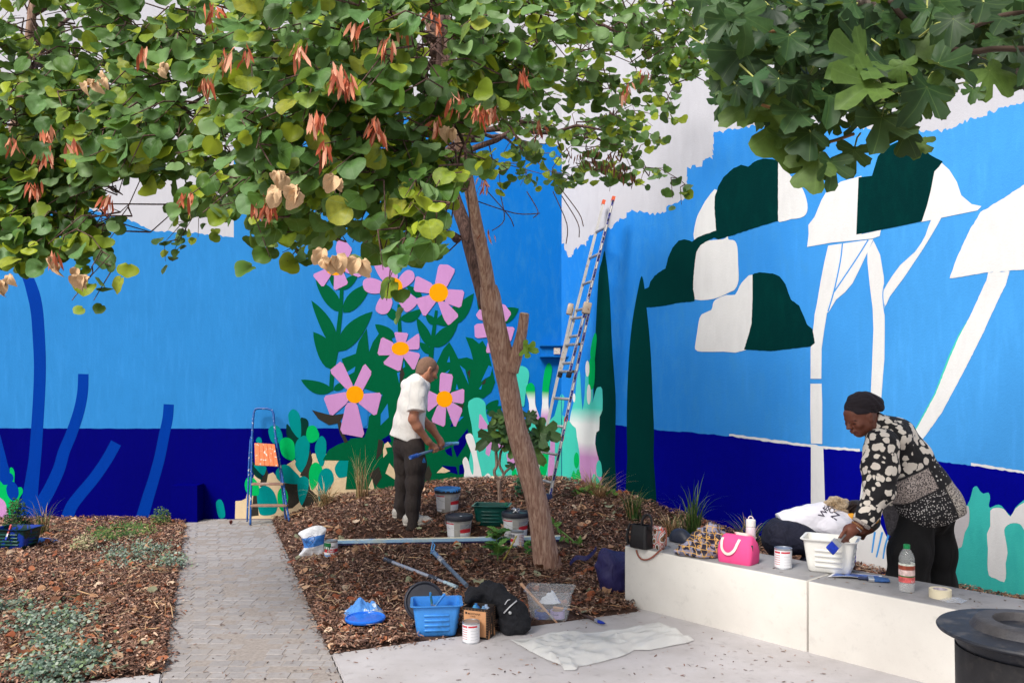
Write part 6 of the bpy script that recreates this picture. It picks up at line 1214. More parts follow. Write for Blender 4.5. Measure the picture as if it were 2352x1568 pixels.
cone_obj('brown pine cone on the mulch between trunk and sling bag', gk('b2', 385, 1265) , (124, 76, 58), 1.3); cone_obj('dark pine cone on the mulch below the long board', gk('b3', 905, 225), (84, 56, 46), 1.2); cone_obj('small red pine cone on the cobble path near the step ladder', flat(*fr('a8', 1552, 505)), (120, 44, 36), 1)
o = MB().lathe([(0, .006), (.008, .006), (.008, .0), (.016, 0), (.017, .016), (.012, .018), (.011, .008), (0, .008)], 20).build('bottle_cap', pm('red_cap', srgb(200, 40, 40), .35), None, 40); o.location = gk('b3', 72, 695); tag(o, 'small red bottle cap on the mulch edge by the path', 'cap')
# navy tote slumped against the bench end
nb = gk('b2', 1420, 1380); Yn = nb.y + .10; q = lambda x, y, dy=0: kY('b2', x, y, Yn + dy); s_ = SDF(nb + Vector((-.25, -.2, -.05)), nb + Vector((.5, .5, .55)), .008)
s_.chain([q(1342, 915), q(1385, 1010), q(1430, 1130), q(1430, 1280), q(1380, 1365)], [.018, .07, .10, .085, .025], .05).cone(q(1275, 1070), q(1400, 1080), .03, .07, .04).ell(q(1500, 1090, .06), (.12, .10, .13), None, .06).cone(q(1450, 1300), q(1540, 1310, .03), .08, .07, .05)
s_.waves(.012, lambda X, Y, Z: np.sin(X * 26 + Z * 18) * np.cos(Z * 22 - X * 9)); s_.cut((0, 0, nb.z), (0, 0, -1)); s_.cut(BF + NB * .02 + Vector((0, 0, 0)) - WD * .012, WD)
navyc = pm('navy_nylon', srgb(44, 40, 92), .55, .12, 8, .15, 60); t = thing('tote_bag', 'slumped navy nylon bag leaning against the end of the bench', 'bag', nb); s_.build('bag', navyc, t, nb)
st_ = smooth_poly([tuple(gk('b2', x, y) + UZ * h) for x, y, h in ((990, 1110, .02), (1060, 1080, .05), (1160, 1085, .05), (1230, 1060, .07), (1270, 1040, .10))], 5, False); vs = []
for p in st_: p = Vector(p) - nb; vs += [p, p + Vector((0, .015, .035))]
MB().add(vs, [(2 * i, 2 * i + 2, 2 * i + 3, 2 * i + 1) for i in range(len(st_) - 1)]).build('strap', navyc, t, True)
# ------------------------------------------------------------- ladders
railm = splat('ladder_rail', (.62, .60, .58), (.5, .38, .3), 18, .62, .45, .3); stick = splat('ladder_sticker', srgb(30, 34, 130), srgb(190, 190, 205), 70, .58, .4); lab_w = pm('ladder_label', srgb(226, 222, 216), .5, .1, 40); orange_t = pm('orange_tape', srgb(214, 92, 56), .6, .15, 30)
lf = gk('c4', 117, 1520); ld = thing('extension_ladder', 'tall aluminium extension ladder leaning in the corner of the painted walls', 'ladder', lf)
YN0, YN1, DF = lf.y, lf.y + .25, .36
def lrail(c0, c1, far_=False):
    y0, y1 = (YN0 + (DF if far_ else 0)), (YN1 + (DF if far_ else 0)); return c0, c1
def lp3(x, y, far_): f_ = (1520 - y) / 1462; return kY('c4', x, y, YN0 + (YN1 - YN0) * f_ + (DF if far_ else 0))
def seg_box(a, b, w1, w2, name, mat, parent, org, off=Vector((0, 0, 0))):
    R = frame(b - a, (0, 1, 0)); m = (a + b) / 2 + off; return MB().box(m - org, (w1, w2, (b - a).length), R).build(name, mat, parent, None)
rails = {}
for nm, (x0, y0), (x1, y1), far_ in (('ln', (117, 1515), (312, 590), 0), ('lf', (70, 1330), (230, 595), 1), ('fn', (212, 915), (428, 58), 0), ('ff', (168, 915), (381, 75), 1)):
    a, b = lp3(x0, y0, far_), lp3(x1, y1, far_); 
    if nm == 'lf': d_ = (b - a); a = a - d_ * ((a.z - gz(a.x, a.y)) / d_.z)
    rails[nm] = (a, b); r = seg_box(a, b, .028, .062, 'rail', railm, ld, lf)
    if nm in ('ln', 'fn'):
        seg_box(a.lerp(b, .02), a.lerp(b, .98), .020, .003, 'sticker', stick, ld, lf, Vector((0, -.0335, .0)))
        k = 0; L_ = (b - a).length; z = .12
        while z < L_ - .1:
            seg_box(a.lerp(b, z / L_), a.lerp(b, (z + .075) / L_), .014, .002, 'label_plate', lab_w, ld, lf, Vector((0, -.0362, 0))); z += .2
            seg_box(a.lerp(b, (z - .085) / L_), a.lerp(b, (z - .065) / L_), .015, .004, 'rung_end', pm('dark_hole', (.03, .03, .04), .6) if k == 0 else bpy.data.materials['dark_hole'], ld, lf, Vector((0, -.0365, 0))); k += 1
for t0 in (.30, .40): a, b = rails['ln']; seg_box(a.lerp(b, t0), a.lerp(b, t0 + .022), .034, .068, 'tape', orange_t, ld, lf)
for nm in ('fn', 'ff'): a, b = rails[nm]; seg_box(a.lerp(b, .975), a.lerp(b, 1.0), .034, .068, 'end_cap', orange_t, ld, lf)
def rungs(n_, f_, z0):
    (a, b), (c, d_) = rails[n_], rails[f_]; z = max(a.z, c.z) + z0
    while z < min(b.z, d_.z) - .05:
        p = a.lerp(b, (z - a.z) / (b.z - a.z)); q = c.lerp(d_, (z - c.z) / (d_.z - c.z)); MB().tube([p - lf, q - lf], .015, 10).build('rung', splat('rung_alu', (.45, .45, .46), (.28, .28, .3), 60, .5, .5, .4) if 'rung_alu' not in bpy.data.materials else bpy.data.materials['rung_alu'], ld, True); z += .28
rungs('ln', 'lf', .12); rungs('fn', 'ff', .12)
a = rails['ln'][0]; MB().rbox(a - lf + Vector((0, 0, .02)), (.06, .08, .07), None, .006, 2).build('foot', pm('ladder_foot', srgb(24, 40, 84), .6), ld, 40)
a = rails['lf'][0]; MB().rbox(a - lf + Vector((0, 0, .03)), (.06, .08, .07), None, .006, 2).build('foot', bpy.data.materials['ladder_foot'], ld, 40)
for nm in ('fn', 'ff'): a = rails[nm][0]; MB().rbox(a - lf, (.05, .075, .06), frame(rails[nm][1] - a, (0, 1, 0)), .006, 2, 1.0).build('foot', pm('ladder_foot_black', srgb(26, 30, 42), .7) if 'ladder_foot_black' not in bpy.data.materials else bpy.data.materials['ladder_foot_black'], ld, 40)
brk = splat('bracket_worn', srgb(196, 178, 160), srgb(150, 110, 84), 20, .58, .5, .2)
for nm, w_ in (('ln', .085), ('lf', .06)): a = rails[nm][1]; MB().rbox(a - lf + Vector((-.03, -.01, -.01)), (w_, .075, .12), frame(rails[nm][1] - rails[nm][0], (0, 1, 0)), .012, 2).build('guide_bracket', brk, ld, 40)
# step ladder
sf = flat(*fr('c3', 155, 1508)); sl_ = thing('step_ladder', 'paint-spattered blue step ladder with orange platform against the mural wall', 'step ladder', sf)
blu = splat('ladder_blue', srgb(24, 84, 160), srgb(206, 208, 206), 42, .63, .4); Y1 = sf.y
def S(x, y, dy=0): f_ = (1508 - y) / 1400; return kY('c3', x, y, Y1 + (YB - .03 - Y1) * f_ * .8 + dy) - sf
fp = smooth_poly([tuple(S(*p)) for p in ((155, 1505), (160, 1250), (166, 1000), (172, 700), (175, 470), (182, 330), (193, 190), (205, 125), (235, 102), (300, 98), (370, 104), (415, 125), (436, 180), (442, 280), (465, 470), (500, 700), (545, 950), (590, 1260), (628, 1470))], 4, False)
MB().tube(fp, .0125, 10).build('front_frame', blu, sl_, True)
for pts in (((117, 1462), (128, 1100), (140, 750), (158, 470)), ((583, 1455), (548, 1150), (508, 800), (470, 470))): MB().tube(smooth_poly([tuple(S(x, y, .09)) for x, y in pts], 4, False), .011, 10).build('rear_leg', blu, sl_, True)
tread = pm('tread_wood', srgb(150, 116, 100), .7, .2, 14, .2, 60, dirt=srgb(220, 215, 210), dirt_amt=.7, dirt_scale=7)
for (x0, y0), (x1, y1) in (((178, 1003), (562, 1015)), ((170, 1262), (606, 1275))):
    a, b = S(x0, y0), S(x1, y1); MB().rbox((a + b) / 2, ((b - a).length, .085, .022), frame(Vector((0, 0, 1)), (0, 1, 0)) if False else None, .003, 2).build('tread', tread, sl_, 40)
a, b, c, d_ = S(205, 515, -.06), S(445, 530, -.06), S(492, 795, -.10), S(212, 780, -.10); mb = MB(); nrm = (b - a).cross(d_ - a).normalized(); nrm = nrm if nrm.y > 0 else -nrm
mb.prism([a, b, c, d_], nrm * .02)
for i in range(1, 5): t_ = i / 5; mb.prism([a.lerp(b, t_ - .02), a.lerp(b, t_ + .02), d_.lerp(c, t_ + .02), d_.lerp(c, t_ - .02)], -nrm * .006)
mb.build('platform', splat('platform_orange', srgb(226, 108, 36), srgb(214, 206, 196), 26, .62, .55, 0, .2), sl_, None)
for x, y in ((172, 470), (465, 480)): MB().lathe([(.014, -.03), (.018, -.028), (.018, .028), (.014, .03)], 14, TM(S(x, y, .02))).build('hinge', blu, sl_, 40)
# ------------------------------------------------------------- people
from mathutils.bvhtree import BVHTree
def sdf_merge(s, o, k=.02):
    h = np.maximum(k - np.abs(s.f - o.f), 0) / k; s.f = (np.minimum(s.f, o.f) - h * h * k * .25).astype(np.float32); return s
def like(s): o = SDF((0, 0, 0), (.1, .1, .1), .1); o.lo = s.lo; o.res = s.res; o.n = s.n; o.f = np.full(s.n, .2, np.float32); return o
def bvh_of(o, org): return BVHTree.FromPolygons([tuple(v.co + Vector(org)) for v in o.data.vertices], [tuple(p.vertices) for p in o.data.polygons])
def decal(name, bvh, k, polys, mat, parent, org, off=.003, faces=None):
    """flat print or feature laid on a curved surface: outlines in photo pixels dropped onto the mesh along the line of sight"""
    mb = MB(); E = Vector((0, 0, EYE))
    for q in polys:
        vs = []
        for x, y in q:
            d_ = ray(*fr(k, x, y)).normalized(); h = bvh.ray_cast(E, d_)[0]
            if h is None: vs = None; break
            vs.append(h - d_ * off - Vector(org))
        if vs: mb.add(vs, [tuple(range(len(vs)))])
    if mb.v: return mb.build(name, mat, parent, None)
def text_polys(s, size, cx, cy, ang, shear=0):
    v, f = text_mesh(s, size); c, n = math.cos(ang), math.sin(ang); out = []
    for q in f: out.append([(cx + v[i][0] * c + v[i][1] * n, cy + v[i][0] * n - v[i][1] * c) for i in q])
    return out
def finger(s, pts, r=.009): s.chain([Vector(p) for p in pts], [r * 1.05, r, r * .95, r * .85][:len(pts)], .006)
def hand_grip(s, wrist, c, axis, palm_n, size=1.0, side=1, r0=.010):
    """palm behind the held rod at c; four fingers wrap round the rod (direction axis), thumb on the other side"""
    axis = Vector(axis).normalized(); n = Vector(palm_n).normalized(); n = (n - axis * n.dot(axis)).normalized(); b = axis.cross(n); wrist = Vector(wrist); c = Vector(c)
    pc = c + n * .030 * size
    s.cone(wrist, pc, .026 * size, .030 * size, .03); s.cone(pc - axis * .028 * size, pc + axis * .03 * size, .019 * size, .019 * size, .02)
    for i, (o_, l) in enumerate(((-.033, .92), (-.011, 1.05), (.011, 1.0), (.032, .82))):
        k = c + axis * o_ * size; finger(s, [k + n * .026 * size + b * side * .012, k + n * .012 * size * l + b * side * .030 * size * l, k - n * .016 * size * l + b * side * .022 * size * l, k - n * .020 * size + b * side * .002], r0 * size)
    k = c - axis * .05 * size; finger(s, [pc - axis * .026 * size, k + n * .018 * size - b * side * .020 * size, k - n * .006 * size - b * side * .018 * size + axis * .012], r0 * 1.08 * size)
def yaw_frame(fd, pitch=0, roll=0):                 # columns: right, forward, up
    f_ = Vector(fd).normalized(); r = f_.cross(Vector((0, 0, 1))).normalized(); u = r.cross(f_); M = Matrix((r, f_, u)).transposed(); return M @ Matrix.Rotation(pitch, 3, 'X') @ Matrix.Rotation(roll, 3, 'Y')
def skin_mat(name, c, c2): 
    m = pm(name, srgb(*c), .48, .06, 12, .12, 350, dirt=srgb(*c2), dirt_amt=.5, dirt_scale=9); m.node_tree.nodes['Principled BSDF'].inputs['Subsurface Weight'].default_value = .08; m.node_tree.nodes['Principled BSDF'].inputs['Subsurface Radius'].default_value = (.02, .008, .004); return m
def head(s, c, R, sc=1.0, k=.02, ear=True, nose=True):
    P_ = lambda x, y, z: Vector(c) + R @ (Vector((x, y, z)) * sc); e = lambda x, y, z, r, kk=k: s.ell(P_(x, y, z), [q * sc for q in r], R, kk)
    e(0, -.012, .025, (.076, .098, .096)); e(0, .022, -.045, (.058, .066, .072)); e(0, .052, -.088, (.030, .026, .024)); e(0, .068, .045, (.052, .03, .04))
    e(0, .082, .018, (.055, .016, .010), .012)                                   # brow ridge
    for sx in (-1, 1): e(sx * .045, .062, -.02, (.026, .026, .026)); e(sx * .03, .081, .004, (.016, .012, .010), .006); e(sx * .058, .0, -.055, (.02, .04, .04))
    if nose: s.cone(P_(0, .088, .006), P_(0, .112, -.028), .011 * sc, .014 * sc, .012); 
    for sx in (-1, 1): e(sx * .013, .100, -.031, (.009, .011, .008), .008)
    e(0, .092, -.056, (.024, .012, .008), .008); e(0, .089, -.068, (.021, .012, .008), .007)   # lips
    if ear:
        for sx in (-1, 1): e(sx * .078, -.006, -.004, (.010, .020, .032), .008); e(sx * .084, -.012, .008, (.007, .014, .02), .006); s.ell(P_(sx * .088, -.004, .0), (.005, .009, .014), R, .004, 's')
# ---- man at the wall -------------------------------------------------------
mf = gk('c1', 440, 1490); Ym = mf.y + .12; m_ = lambda x, y, dy=0.: kY('c1', x, y, Ym + dy)
man = thing('person', 'person in white t-shirt and dark track pants facing the flower mural', 'person', mf)
fdm = Vector((.78, .62, 0)); RM = yaw_frame(fdm); skm = skin_mat('skin_tan', (190, 128, 100), (150, 92, 70))
s_ = SDF(mf + Vector((-.55, -.5, -.05)), mf + Vector((.6, .75, 1.85)), .0075)
head(s_, m_(508, 196, .02), yaw_frame((.86, .5, 0), -.42), 1.0)
s_.cone(m_(480, 250, .0), m_(435, 300, .01), .057, .068, .03)
s_.ell(m_(410, 360, .02), (.16, .10, .14), RM, .05).ell(m_(375, 540, .02), (.15, .10, .18), RM, .05).ell(m_(360, 740, .02), (.15, .11, .15), RM, .05)
s_.chain([m_(440, 325, -.15), m_(398, 580, -.22), m_(430, 640, -.21), m_(515, 755, -.13)], [.055, .043, .041, .029], .03)
s_.chain([m_(355, 325, .16), m_(470, 590, .16), m_(535, 640, .1), m_(607, 745, .06)], [.055, .043, .041, .028], .03)
s_.chain([m_(400, 790, -.08), m_(410, 1070, -.09), m_(390, 1410, -.09)], [.08, .06, .04], .03).chain([m_(320, 790, .1), m_(315, 1070, .1), m_(295, 1380, .1)], [.08, .06, .04], .03)
pa, pb = m_(375, 880, -.38), m_(705, 772, .22); pd_ = (pb - pa).normalized(); h1, h2 = pa.lerp(pb, .55), pa.lerp(pb, .735)
hand_grip(s_, m_(515, 755, -.13), h1, pd_, Vector((-.3, -.5, .5)), 1.0, 1); hand_grip(s_, m_(607, 745, .06), h2, pd_, Vector((-.1, .1, .9)), 1.0, -1)
s_.build('body', skm, man, mf)
hr = SDF(m_(508, 180) - Vector((.2, .2, .2)), m_(508, 180) + Vector((.2, .2, .2)), .006); Hc = m_(508, 196, .02); RH = yaw_frame((.86, .5, 0), -.42)
hr.ell(Hc + RH @ Vector((0, -.012, .025)), (.0785, .101, .099), RH, .01).ell(Hc + RH @ Vector((0, -.05, -.04)), (.06, .05, .06), RH, .03).cut(Hc + RH @ Vector((0, .055, .03)), RH @ Vector((0, .8, -.45))).cut(Hc + RH @ Vector((0, 0, -.05)), RH @ Vector((0, .3, -1)))
hr.build('hair', pm('cropped_hair', srgb(136, 104, 86), .8, .15, 90, .4, 500), man, mf)
bd2 = SDF(Hc - Vector((.2, .2, .2)), Hc + Vector((.2, .2, .2)), .006); bd2.ell(Hc + RH @ Vector((0, .05, -.095)), (.034, .032, .026), RH, .01).build('beard', pm('beard', srgb(70, 52, 44), .9, .2, 90), man, mf)
cw = pm('white_cotton', srgb(242, 238, 234), .85, .03, 10, .12, 260)
s_ = SDF(mf + Vector((-.5, -.5, .7)), mf + Vector((.55, .7, 1.85)), .0075)
s_.ell(m_(420, 330, .02), (.175, .108, .12), RM, .06).ell(m_(392, 460, .02), (.182, .118, .17), RM, .06).ell(m_(366, 600, .02), (.184, .128, .18), RM, .06).ell(m_(344, 740, .03), (.195, .145, .2), RM, .06).cone(m_(468, 262, .0), m_(440, 300, .01), .068, .085, .04)
for a, b in ((m_(438, 315, -.15), m_(425, 520, -.22)), (m_(362, 318, .17), m_(440, 500, .2))):
    o_ = like(s_); o_.cone(a, b.lerp(a, -.15), .076, .088, .01).cut(b, (b - a)); sdf_merge(s_, o_, .035)
s_.cut(m_(345, 740), (-.272, 0, -.962)).cut(m_(470, 252), (.62, .1, .78)); s_.ell(m_(486, 240, 0), (.06, .06, .07), None, .005, 's')
s_.waves(.0045, lambda X, Y, Z: np.sin(Z * 34 + X * 22) * np.sin(X * 30 - Z * 12 + Y * 14)); s_.build('t_shirt', cw, man, mf)
trk = pm('track_black', srgb(54, 46, 44), .85, .12, 20, .2, 300)
s_ = SDF(mf + Vector((-.5, -.5, -.03)), mf + Vector((.5, .6, 1.1)), .0075)
s_.ell(m_(360, 770, .02), (.175, .13, .16), RM, .05)
s_.chain([m_(405, 810, -.09), m_(418, 940, -.10), m_(410, 1080, -.10), m_(392, 1250, -.1), m_(388, 1425, -.09)], [.098, .094, .08, .066, .062], .05).chain([m_(318, 810, .1), m_(322, 940, .1), m_(318, 1080, .1), m_(300, 1250, .1), m_(296, 1375, .1)], [.095, .086, .072, .058, .052], .04)
s_.waves(.0022, lambda X, Y, Z: np.sin(Z * 38 + X * 90 + 2 * np.sin(Z * 17 + Y * 9)) * np.clip((1.1 - Z) * 1.5, .2, 1)); s_.cut(m_(388, 1470), (0, 0, -1)); tro = s_.build('trousers', trk, man, mf); bt = bvh_of(tro, mf)
decal('emblem', bt, 'c1', [[(470, 905), (482, 878), (494, 905), (494, 920), (470, 920)]], pm('emblem_blue', srgb(50, 130, 200), .5), man, mf)
for x0, x1 in ((437, 430), (452, 445), (467, 458)): decal('stripe', bt, 'c1', [[(x0 - 2, y), (x0 + 2, y), (x0 - 12 * (y - 930) / 450 + 2, y + 45), (x0 - 12 * (y - 930) / 450 - 2, y + 45)] for y in range(930, 1380, 45)], blackp, man, mf, .004)
shm = pm('trainer_grey', srgb(196, 190, 182), .6, .15, 40, .2, 200)
for heel, toe, nm in ((m_(352, 1462, -.10), m_(532, 1442, -.02), 'n'), (m_(270, 1418, .1), m_(400, 1400, .16), 'f')):
    gz_ = gz(heel.x, heel.y) + .012; d_ = (toe - heel); d_.z = 0; L_ = max(d_.length, .2); d_.normalize(); h0 = Vector((heel.x, heel.y, gz_ + .04)); s_ = SDF(h0 - Vector((.15, .15, .1)), h0 + Vector((.4, .35, .2)), .006)
    s_.chain([h0, h0 + d_ * L_ * .45 + UZ * .004, h0 + d_ * L_ * .8 - UZ * .006, h0 + d_ * L_ - UZ * .012], [.044, .046, .040, .030], .03).cone(h0 + UZ * .03, h0 + d_ * .05 + UZ * .06, .04, .038, .03).cut((0, 0, gz_), (0, 0, -1)); o = s_.build('shoe', shm, man, mf)
    s2 = SDF(h0 - Vector((.15, .15, .1)), h0 + Vector((.4, .35, .1)), .006); s2.chain([h0 - UZ * .006, h0 + d_ * L_ * .5 - UZ * .006, h0 + d_ * L_ - UZ * .014], [.047, .050, .034], .03).cut((0, 0, gz_ - .003), (0, 0, -1)).cut((0, 0, gz_ + .022), (0, 0, 1)); s2.build('sole', pm('sole_cream', srgb(226, 218, 206), .6), o, mf)
    if nm == 'n': decal('lettering', bvh_of(o, mf), 'c1', text_polys('N', 44, 438, 1436, -.12), pm('logo_blue', srgb(50, 74, 150), .5), o, mf)
pl = thing('roller_pole', 'short blue roller pole held by the person in white t-shirt', 'pole', pa)
for nm, t0, t1, r, mt in (('grip', 0, .16, .019, splat('pole_grip_blue', srgb(40, 96, 190), srgb(170, 190, 220), 50, .6)), ('tube', .15, .62, .0135, splat('pole_worn', srgb(110, 140, 170), srgb(60, 110, 180), 30, .55)), ('collar', .5, .6, .017, splat('pole_grip_blue2', srgb(60, 90, 130), srgb(170, 190, 220), 50, .6)), ('tube', .6, .98, .011, bpy.data.materials['pole_worn'])):
    MB().tube([pa.lerp(pb, t0) - pa, pa.lerp(pb, t1) - pa], r, 12).build(nm, mt, pl, 40)
MB().tube([pb - pa, m_(690, 765, .22) - pa, m_(645, 772, .2) - pa], .012, 8).build('arm', bpy.data.materials['pole_worn'], pl, True); MB().tube([m_(648, 773, .18) - pa, m_(750, 768, .26) - pa], .016, 10).build('roller', pm('roller_paint', srgb(110, 180, 226), .6, .15, 30), pl, 40)
# ---- woman at the bench ----------------------------------------------------
Yw = 5.42; w_ = lambda x, y, dy=0.: kY('c2', x, y, Yw + dy); wf = Vector((w_(800, 1500).x, Yw, .012))
wo = thing('person', 'person in black headwrap and cream-patterned jacket bending over the bench', 'person', wf); skw = skin_mat('skin_deep', (116, 68, 52), (76, 44, 34))
RWm = yaw_frame((-.96, -.30, 0), -.38); Hw = w_(352, 268)
s_ = SDF(wf + Vector((-.75, -.5, -.02)), wf + Vector((.4, .5, 1.6)), .0075); head(s_, Hw, RWm, 1.02)
s_.cone(w_(420, 300, .02), w_(500, 370, .03), .056, .07, .03)
s_.chain([w_(540, 430, .03), w_(690, 610, .02), w_(790, 790, .02), w_(830, 930, .02)], [.11, .12, .12, .13], .05)
s_.chain([w_(500, 480, -.15), w_(490, 790, -.24), w_(385, 985, -.24), w_(325, 1068, -.24)], [.06, .048, .036, .027], .03).chain([w_(520, 480, .18), w_(560, 760, .28), w_(620, 930, .26), w_(640, 1010, .2)], [.06, .048, .036, .03], .03)
s_.chain([w_(800, 980, -.02), w_(715, 1300, -.08), w_(695, 1740, -.08)], [.07, .06, .045], .04).chain([w_(880, 980, .08), w_(895, 1300, .1), w_(890, 1740, .1)], [.07, .06, .045], .04)
bp0, bp1 = w_(262, 1112, -.26), w_(124, 1246, -.36); ba_ = (bp1 - bp0).normalized()
pc = w_(272, 1095, -.25); s_.cone(w_(325, 1068, -.24), pc, .027, .034, .03).cone(pc, w_(248, 1130, -.25), .033, .026, .03)
for i, pts in enumerate((((232, 1118, -.27), (205, 1140, -.29), (196, 1150, -.285), (212, 1158, -.28)), ((240, 1130, -.26), (214, 1160, -.28), (212, 1172, -.275), (226, 1176, -.265)), ((250, 1140, -.25), (230, 1172, -.265), (232, 1182, -.26), (246, 1182, -.25)), ((262, 1148, -.235), (252, 1176, -.25), (256, 1186, -.245), (268, 1182, -.24)))): finger(s_, [w_(*p) for p in pts], .0092)
finger(s_, [w_(240, 1090, -.275), w_(218, 1118, -.30), w_(204, 1142, -.305)], .0105)
fh = w_(645, 1030, .2)
for i in range(5): finger(s_, [fh + Vector((-.01 + .0, -.03 + .016 * i, -.01)), fh + Vector((-.02, -.032 + .017 * i, -.05)), fh + Vector((-.015, -.03 + .016 * i, -.08 + .01 * abs(i - 2)))], .009)
body = s_.build('body', skw, wo, wf); bw = bvh_of(body, wf)
dk = pm('face_dark', srgb(46, 26, 22), .5); lip = pm('lips', srgb(112, 56, 54), .45)
decal('eye', bw, 'c2', [[(292, 318), (304, 312), (320, 318), (308, 324)]], dk, wo, wf, .002); decal('eye', bw, 'c2', [[(262, 312), (268, 306), (276, 310), (270, 316)]], dk, wo, wf, .002); decal('eyebrow', bw, 'c2', [[(286, 296), (310, 290), (330, 300), (308, 298)]], dk, wo, wf, .002); decal('lips', bw, 'c2', [[(306, 374), (326, 376), (342, 388), (322, 390)]], lip, wo, wf, .002)
hw = pm('headwrap_black', srgb(34, 27, 34), .85, .15, 20, .2, 120); s_ = SDF(Hw - Vector((.22, .22, .2)), Hw + Vector((.25, .25, .28)), .006)
s_.ell(Hw + RWm @ Vector((0, -.015, .05)), (.085, .107, .084), RWm, .03).ell(w_(440, 175, .01), (.062, .075, .06), None, .05).ell(w_(475, 195, .01), (.028, .05, .04), None, .03).ell(w_(356, 150), (.078, .074, .054), None, .05).cut(Hw + RWm @ Vector((0, .03, .034)), RWm @ Vector((0, .30, -1)))
s_.waves(.0025, lambda X, Y, Z: np.sin(Z * 110 + X * 60 + 2.5 * np.sin(X * 30 + Y * 20))); s_.build('headwrap', hw, wo, wf)
def woven0(nt, wv): return mixrgb(nt, srgb(70, 62, 64), srgb(206, 196, 184), rampf(nt, wv, .42, .56))
SIDE = w_(800, 640); SIDE2 = w_(945, 880)
def blob_mat(name, zones=None, org=None):
    m, nt, b = newmat(name); v = coord(nt); nz = N(nt, 'TexNoise'); nz.inputs['Scale'].default_value = 16; nz.inputs['Detail'].default_value = 2; nt.links.new(v, nz.inputs['Vector'])
    va = N(nt, 'VectorMath', operation='MULTIPLY_ADD'); nt.links.new(nz.outputs['Color'], va.inputs[0]); va.inputs[1].default_value = (.06, .06, .06); nt.links.new(v, va.inputs[2])
    vo = N(nt, 'TexVoronoi'); vo.inputs['Scale'].default_value = 20; nt.links.new(va.outputs[0], vo.inputs['Vector']); blob = rampf(nt, vo.outputs['Distance'], .48, .52, 1, 0)
    cream_, black_ = srgb(228, 218, 206), srgb(20, 18, 22); out = mixrgb(nt, black_, cream_, blob)
    if zones:
        def plane(p, n, w=.004):
            d_ = N(nt, 'VectorMath', operation='DOT_PRODUCT'); nt.links.new(v, d_.inputs[0]); n = Vector(n).normalized(); d_.inputs[1].default_value = tuple(n); k = (Vector(p) - Vector(org)).dot(n); return rampf(nt, d_.outputs['Value'], k - w, k + w)
        wv = noi(nt, v, 120, 2); woven = mixrgb(nt, srgb(60, 52, 54), srgb(190, 176, 168), rampf(nt, wv, .42, .56))
        vd = N(nt, 'TexVoronoi'); vd.inputs['Scale'].default_value = 76; vd.inputs['Randomness'].default_value = .8; nt.links.new(v, vd.inputs['Vector']); dots = mixrgb(nt, black_, srgb(206, 200, 196), rampf(nt, vd.outputs['Distance'], .28, .34, 1, 0))
        vs_ = N(nt, 'TexVoronoi'); vs_.inputs['Scale'].default_value = 38; vs_.inputs['Randomness'].default_value = .4; nt.links.new(v, vs_.inputs['Vector']); sparse = mixrgb(nt, black_, srgb(226, 222, 216), rampf(nt, vs_.outputs['Distance'], .2, .26, 1, 0))
        h_ = Vector((.92, 0, .38)); woven = mixrgb(nt, mixrgb(nt, woven, black_, plane(SIDE - h_ * .012, h_)), sparse, plane(SIDE, h_)); dots = mixrgb(nt, mixrgb(nt, dots, black_, plane(SIDE2 - h_ * .012, h_)), woven0(nt, wv), plane(SIDE2, h_))
        for (p, n), colr in zones: out = mixrgb(nt, out, dict(w=woven, d=dots, k=None)[colr] if colr != 'k' else black_, plane(p, n))
    nt.links.new(out, b.inputs['Base Color']); b.inputs['Roughness'].default_value = .8; bump(nt, b, noi(nt, v, 300, 2), .15, .003); return m
z1, z2 = w_(640, 670), w_(720, 830); zn = (.42, 0, -.9)
jm = blob_mat('jacket_print', [((z1, zn), 'k'), ((z1 + Vector(zn) * .014, zn), 'w'), ((z2 - Vector(zn) * .006, zn), 'k'), ((z2 + Vector(zn) * .008, zn), 'd')], wf)
s_ = SDF(wf + Vector((-.6, -.45, .55)), wf + Vector((.42, .45, 1.62)), .008)
s_.chain([w_(520, 395, .03), w_(590, 440, .03), w_(690, 590, .03), w_(790, 770, .03), w_(865, 900, .03), w_(900, 980, .03)], [.115, .132, .145, .158, .175, .18], .06)
s_.ell(w_(560, 420, .03), (.11, .20, .11), None, .06).cone(w_(455, 300, .02), w_(500, 350, .03), .066, .085, .03).ell(w_(670, 800, -.05), (.10, .12, .12), None, .06)
s_.ell(w_(790, 960, -.04), (.13, .16, .12), None, .06).cut(w_(880, 1030), (.36, 0, -.93)).cut(w_(440, 290), (-.8, 0, .6)); s_.cone(w_(420, 285, .02), w_(480, 350, .03), .056, .06, .005, 's')
s_.waves(.006, lambda X, Y, Z: np.sin(Z * 26 + X * 14) * np.sin(X * 22 - Z * 8 + Y * 10)); jk = s_.build('jacket', jm, wo, wf)
jm2 = blob_mat('sleeve_print')
